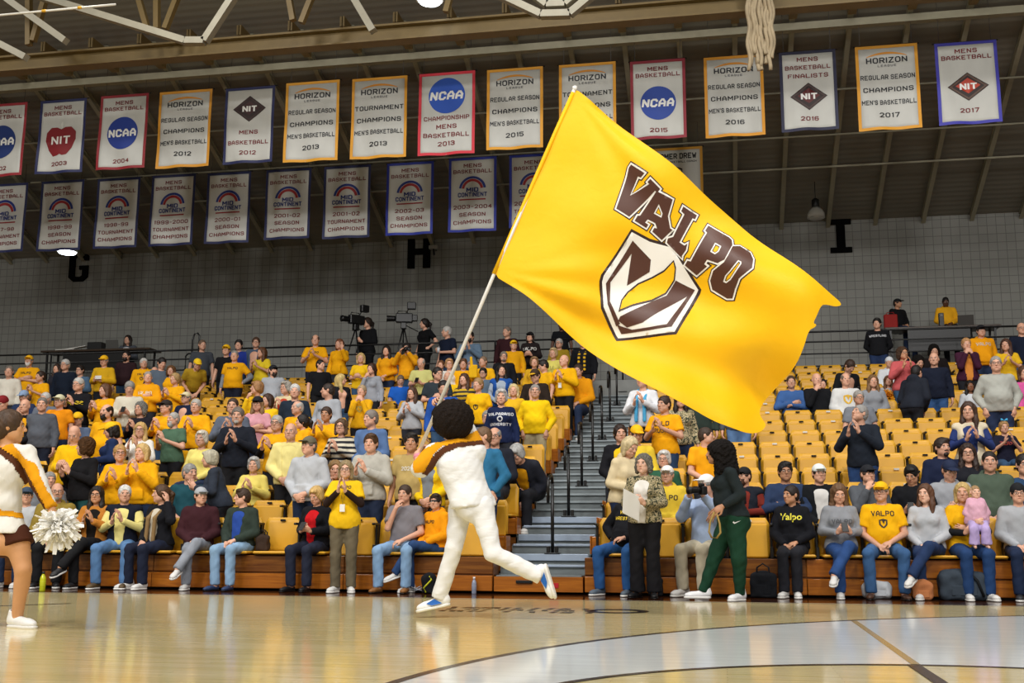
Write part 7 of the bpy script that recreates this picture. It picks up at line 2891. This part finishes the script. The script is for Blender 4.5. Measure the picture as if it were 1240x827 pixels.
def held_sheet():
    q = [q for q in CROWD if 'patterned cardigan' in q['label']][0]
    c = at_y(764, 611, q['loc'][1] - .36)
    b = MB()
    for k in range(3):
        V, F = [], []
        for i in range(6):
            for j in range(5):
                a, z = (i / 5 - .5) * .20, (j / 4 - .5) * .27
                V.append(c + A(a * .85 + .06 * z + .004 * k, a * .35 + .006 * k + .02 * math.sin(a * 14), z - a * .45 - .004 * k))
        for i in range(5):
            for j in range(4):
                F.append((i * 5 + j, i * 5 + j + 5, i * 5 + j + 6, i * 5 + j + 1))
        b.add(V, F)
    tag(b.build('paper_sheets', M_RUBBER, None, True), 'white folded sheets in the hands of the curly grey-haired woman', 'papers')


held_sheet()
for q, lab in PHONES:
    w = 'black smartphone in the hands of the ' + lab.split(',')[0].replace('looking at a phone', '').replace('looking at his phone', '').replace('using a phone', '').strip()
    tag(q, ' '.join(w.split()[:15]), 'phone', 'phones being looked at')
wp = [q for q in CROWD if 'mustard sweatshirt' in q['label']][0]
b = MB()
c = at_y(119, 457, wp['loc'][1] - .34)
b.box(c - A(.075, .006, .04), c + A(.075, .006, .04), .004)
tag(b.build('white_phone', M_RUBBER), 'white phone in the hands of the man in mustard sweatshirt', 'phone')
dm = [q for q in CROWD if 'holding a drink' in q['label']][0]
root = empty('drink_cup', tuple(at_y(531, 424, dm['loc'][1] - .30)))
tag(root, 'clear drink cup in the hand of the grey-haired man in navy', 'cup')
b = MB()
b.lathe([(.028, -.06), (.030, -.06), (.038, .06), (.034, .06), (.027, -.05)], 14)
b.build('cup_wall', [mat('cloudy_plastic', 'c9ccd0', .25)], root, True)
b = MB()
b.tube([(0, 0, -.03), (.012, 0, .10)], .004, 6)
b.build('straw', M_RUBBER, root)
fm_ = [q for q in CROWD if 'foam finger' in q['label']][0]
S = Solid()
c = at_y(573, 445, fm_['loc'][1] - .30)
S.rbox(c + A(0, 0, -.10), (.09, .03, .12), .03)
S.cone(c + A(-.03, 0, 0), c + A(-.045, 0, .20), .032, .028, k=.02)
for k in range(3):
    S.cone(c + A(.01 + .03 * k, -.01, .0), c + A(.012 + .03 * k, -.02, .035), .022, .02, k=.01)
V, F = S.mesh(.012, .012)
tag(make_obj('foam_finger', mesh_np('foam_finger', V, F, [M_FABRIC]), None, 'e6b21a'), 'gold foam finger held up by the boy beside the flagpole', 'foam finger')
gp = [q for q in CROWD if 'gold pompom' in q['label']][0]
pompom('pompom', tuple(at_y(1075, 481, gp['loc'][1] - .28)), .17, 260, 'e0981a', 'gold pompom held by a seated girl in the upper right rows', 8)


def bag(name, c, size, color, label, cat, handles=True, soft=.03, strap=None, seed=0, droop=.0):
    root = empty(name, tuple(c))
    tag(root, label, cat)
    w, d, h = size
    S = Solid()
    S.rbox((0, 0, h * .46), (w / 2, d / 2, h * .46), min(soft, d * .45))
    S.ell((droop, 0, h * .80), (w * .36, d * .42, h * .22), k=.06)
    S.fold(.007, 30, seed)
    S.plane((0, 0, .002), (0, 0, -1))
    V, F = S.mesh(.012, .012)
    make_obj('bag_body', mesh_np('bag_body', V, F, [M_FABRIC]), root, color)
    if handles:
        for s in (1, -1):
            b = MB()
            b.tube([(-w * .25, s * d * .3, h * .82), (-w * .22, s * d * .32, h * 1.15), (0, s * d * .3, h * 1.30), (w * .22, s * d * .32, h * 1.15), (w * .25, s * d * .3, h * .82)], .009, 7)
            b.build('handle', [M_CAP], root, True, strap or color)
    b = MB()
    b.box(A(-w * .28, -d * .53, h * .15), A(w * .28, -d * .44, h * .5), .012)
    b.build('front_pocket', [M_FABRIC], root, False, color)
    return root


hb = at_y(318, 664, 13.78)
hb[2] = .49
root = bag('handbag', hb, (.17, .12, .21), '3a2c24', 'brown-black handbag with tall handles on an empty lowered seat', 'bag', True, strap='141210', seed=2)
bag('tote_bag', at_z(925, 724, 0), (.30, .13, .30), '17191e', 'black tote bag on the floor left of the front-row woman in black hoodie', 'bag', True, seed=3)
bag('backpack', at_z(1166, 727, 0), (.50, .26, .34), '39424c', 'large slate backpack on the floor before the woman with the baby', 'backpack', False, .06, seed=4, droop=-.04)
b = MB()
c = at_z(1166, 727, 0)
b.tube([c + A(.02, -.10, .36), c + A(.14, -.145, .22), c + A(.20, -.135, .05)], .016, 8)
o = b.build('shoulder_strap', [M_CAP], None, True, '14171a')
o.parent = bpy.data.objects['backpack']
o.matrix_parent_inverse = Matrix.Translation(Vector(c)).inverted()
bag('purse', at_z(1118, 727, 0), (.22, .12, .22), 'b9764a', 'tan leather purse on the floor under a crossed leg', 'bag', False, .05, seed=5)
bag('plastic_bag', at_z(1062, 725, 0), (.34, .16, .20), 'c9cdd2', 'white plastic bag on the floor behind the yellow-capped man\'s feet', 'bag', False, .06, seed=6)
root = bag('gift_bag', at_z(1027, 724, 0), (.20, .10, .25), '15161a', 'black bag with a neon green and pink pattern beside crossed jeans', 'bag', False, .03, seed=7)
b = MB()
for k, cc_ in enumerate(('a6c81e', 'd84a7a', 'e8d428')):
    S = Solid()
b.box(A(-.05, -.062, .05), A(.05, -.054, .17), .004)
b.build('neon_patch', [M_CAP], root, False, 'a6c81e')
b = MB()
b.box(A(-.03, -.068, .07), A(.02, -.06, .12), .004)
b.build('pink_patch', [M_CAP], root, False, 'c8406c')
root = bag('drawstring_bag', at_z(519, 719, 0), (.17, .09, .24), '15161a', 'black bag with white and yellow swirls behind the runner\'s shoe', 'bag', False, .03, seed=8)
b = MB()
b.tube([(-.02, -.052, .02), (-.05, -.055, .07), (.0, -.055, .12), (.05, -.053, .17), (.02, -.05, .21)], .011, 7)
b.build('swirl', [M_CAP], root, True, 'c8c828')
bag('camera_bag', at_z(794, 722, 0), (.17, .14, .22), '141519', 'black camera bag on the floor by the curly-haired woman', 'bag', True, seed=9)
b = MB()
rs = random.Random(4)
c = at_z(507, 718, 0)
pts = [c + A(.12 * math.cos(t * 1.7) * (1 - t / 14), .06 * math.sin(t * 1.7), .03 + .05 * abs(math.sin(t))) for t in np.linspace(0, 11, 40)]
b.tube(pts, .008, 6)
tag(b.build('cable_coil', [M_CAP], None, True, '9a9ea6'), 'tangled grey cable coil on the floor beside the swirled bag', 'cable')


def bottle(p, r, h, color, cap, label):
    root = empty('bottle', tuple(p))
    tag(root, label, 'bottle')
    b = MB()
    b.lathe([(.001, 0), (r * .9, 0), (r, r * .2), (r, h * .62), (r * .85, h * .72), (r * .42, h * .86), (r * .42, h * .90)], 16)
    b.build('bottle_body', [mat('bottle_plastic', None, .2)], root, True, color)
    b = MB()
    b.lathe([(r * .48, h * .88), (r * .48, h), (.001, h)], 14)
    b.build('bottle_cap', [M_PLAST], root, True, cap)
    b = MB()
    b.lathe([(r * 1.01, h * .25), (r * 1.02, h * .26), (r * 1.02, h * .52), (r * 1.01, h * .53)], 16)
    b.build('bottle_label', [M_PLAST], root, True, color)


bottle(at_z(51, 716, 0), .036, .24, 'c2c41e', '16161a', 'yellow-green sports bottle on the floor near crossed black shoes')
bottle(at_z(574, 719, 0), .030, .20, '8d94a8', 'e8e8ea', 'slim grey-blue bottle standing on the floor behind the runner')
hat = at_y(345, 628, 14.55)
S = Solid()
S.ell((0, 0, .05), (.13, .11, .07))
S.plane((0, 0, .0), (0, 0, -1))
S.fold(.008, 40, 3)
V, F = S.mesh(.01, .01)
o = make_obj('folded_cloth', mesh_np('folded_cloth', V, F, [M_FABRIC]), None, '8f8a70')
o.location = (float(at_y(341, 630, 14.62)[0]), 14.62, .735)
tag(o, 'crumpled grey-green cloth lying on a second-row seat', 'cloth')

# ------------------------------------------------------------------ high in the roof
def high_bay(p, label, lit):
    root = empty('ceiling_lamp', tuple(p))
    tag(root, label, 'lamp', 'high bay lamps')
    b = MB()
    b.lathe([(.10, .16), (.12, .20), (.12, .42), (.05, .48), (.001, .48)], 18)
    b.build('ballast_housing', M_BLKMET, root, True)
    b = MB()
    b.lathe([(.25, -.16), (.27, -.16), (.26, -.02), (.20, .10), (.12, .18), (.10, .18), (.18, .10), (.24, -.02)], 24)
    b.build('reflector', [mat('prismatic_reflector', 'b5b5ae', .3)], root, True)
    b = MB()
    b.lathe([(.001, -.15), (.24, -.15), (.20, -.20), (.001, -.22)], 24)
    if lit:
        m, nt, bs_ = node_mat('lit_lens')
        bs_.inputs['Emission Color'].default_value = (.86, .93, 1, 1)
        bs_.inputs['Emission Strength'].default_value = 6
    else:
        m = mat('unlit_lens', 'a9a9a2', .3)
    b.build('lens', m, root, True)
    if not lit:
        root.scale = (.75, .75, .75)
    b = MB()
    top = (roof_z(p[1]) - p[2] - .05) / root.scale[0]
    b.tube([(0, 0, .46), (0, 0, float(top))], .012, 6)
    b.build('hanging_rod', M_BLKMET, root)


high_bay(at_y(82, 298, 25.4), 'lit ceiling lamp just under the arch-emblem banners, above the wall letter G', True)
high_bay(at_y(521, -9, 19.0), 'lit ceiling lamp at the top border of the view', True)
high_bay(at_y(988, 258, 26.3), 'unlit ceiling lamp hanging left of the wall letter I', False)
p = at_y(525, 300, 27.5)
root = empty('wall_floodlight', tuple(p))
tag(root, 'small grey floodlight on the wall right of the letter H', 'lamp')
b = MB()
b.box(A(-.12, -.06, -.04), A(.12, .06, .06), .01)
b.build('housing', [M_PLAST], root, False, '8d8d88')
b = MB()
b.tube([(0, 0, -.04), (.02, .0, -.20)], .03, 8)
b.tube([(0, .06, 0), (0, .28, .0)], .02, 8)
b.build('bracket', M_BLKMET, root)
# hanging strap bundle
root = empty('strap_bundle', tuple(at_y(921, 40, 19.2)))
tag(root, 'bundle of beige straps hanging from the roof in front of a banner', 'straps')
rs = random.Random(11)
for k in range(14):
    b = MB()
    u0 = 907 + k * 2.2
    top = at_y(u0 - 2 + rs.uniform(-1, 1), -40, 19.2)
    btm = at_y(u0 + rs.uniform(-1, 1), 84 + rs.uniform(-20, 2), 19.2)
    o_ = np.array(root.location)
    n = 26
    ph = rs.uniform(0, 6)
    pts = [top + (btm - top) * t / n + A(.022 * math.sin(t * .75 + ph), .03 * math.cos(t * .6 + ph) + rs.uniform(-.01, .01) + .02 * (k % 3), 0) - o_ for t in range(n + 1)]
    b.tube(pts, .036, 7)
    b.build('strap', [mat('beige_webbing', 'a8977a', .8, noise=.15)], root, True)
# long white pole with yellow tape up at the left
root = empty('net_pole', tuple(at_y(60, 13, 14.5)))
tag(root, 'white horizontal pole with yellow tape bands at the upper left', 'pole')
o_ = np.array(root.location)
b = MB()
b.tube([at_y(-60, 24, 14.5) - o_, at_y(140, 5.5, 14.5) - o_], .018, 8)
b.build('tube', [M_PLAST], root, True, 'd8d4c8')
for u in (55, 98):
    b = MB()
    f = (u + 60) / 200
    q = at_y(-60, 24, 14.5) + (at_y(140, 5.5, 14.5) - at_y(-60, 24, 14.5)) * f - o_
    b.tube([q - A(.035, 0, -.003), q + A(.035, 0, .003)], .023, 8)
    b.build('tape_band', [M_PLAST], root, True, 'e0a81c')
# the red sign on the kick board and the slot beside it
p = at_y(671, 709, 13.6)
b = MB()
b.box(A(float(at_y(625, 704, 13.6)[0]), 13.575, .13), A(float(at_y(645, 704, 13.6)[0]), 13.60, .165), .004)
st_ = bpy.data.objects['aisle_stairs']
b.build('finger_slot', M_BLACK, st_).matrix_parent_inverse = Matrix.Translation(st_.location).inverted()
b = MB()
b.box(A(float(p[0]) - .055, 13.592, float(p[2]) - .03), A(float(p[0]) + .055, 13.601, float(p[2]) + .03), .002)
tag(b.build('warning_sticker', [M_CAP], None, False, 'b8242c'), 'small red sticker on the front board at the foot of the aisle', 'sticker')
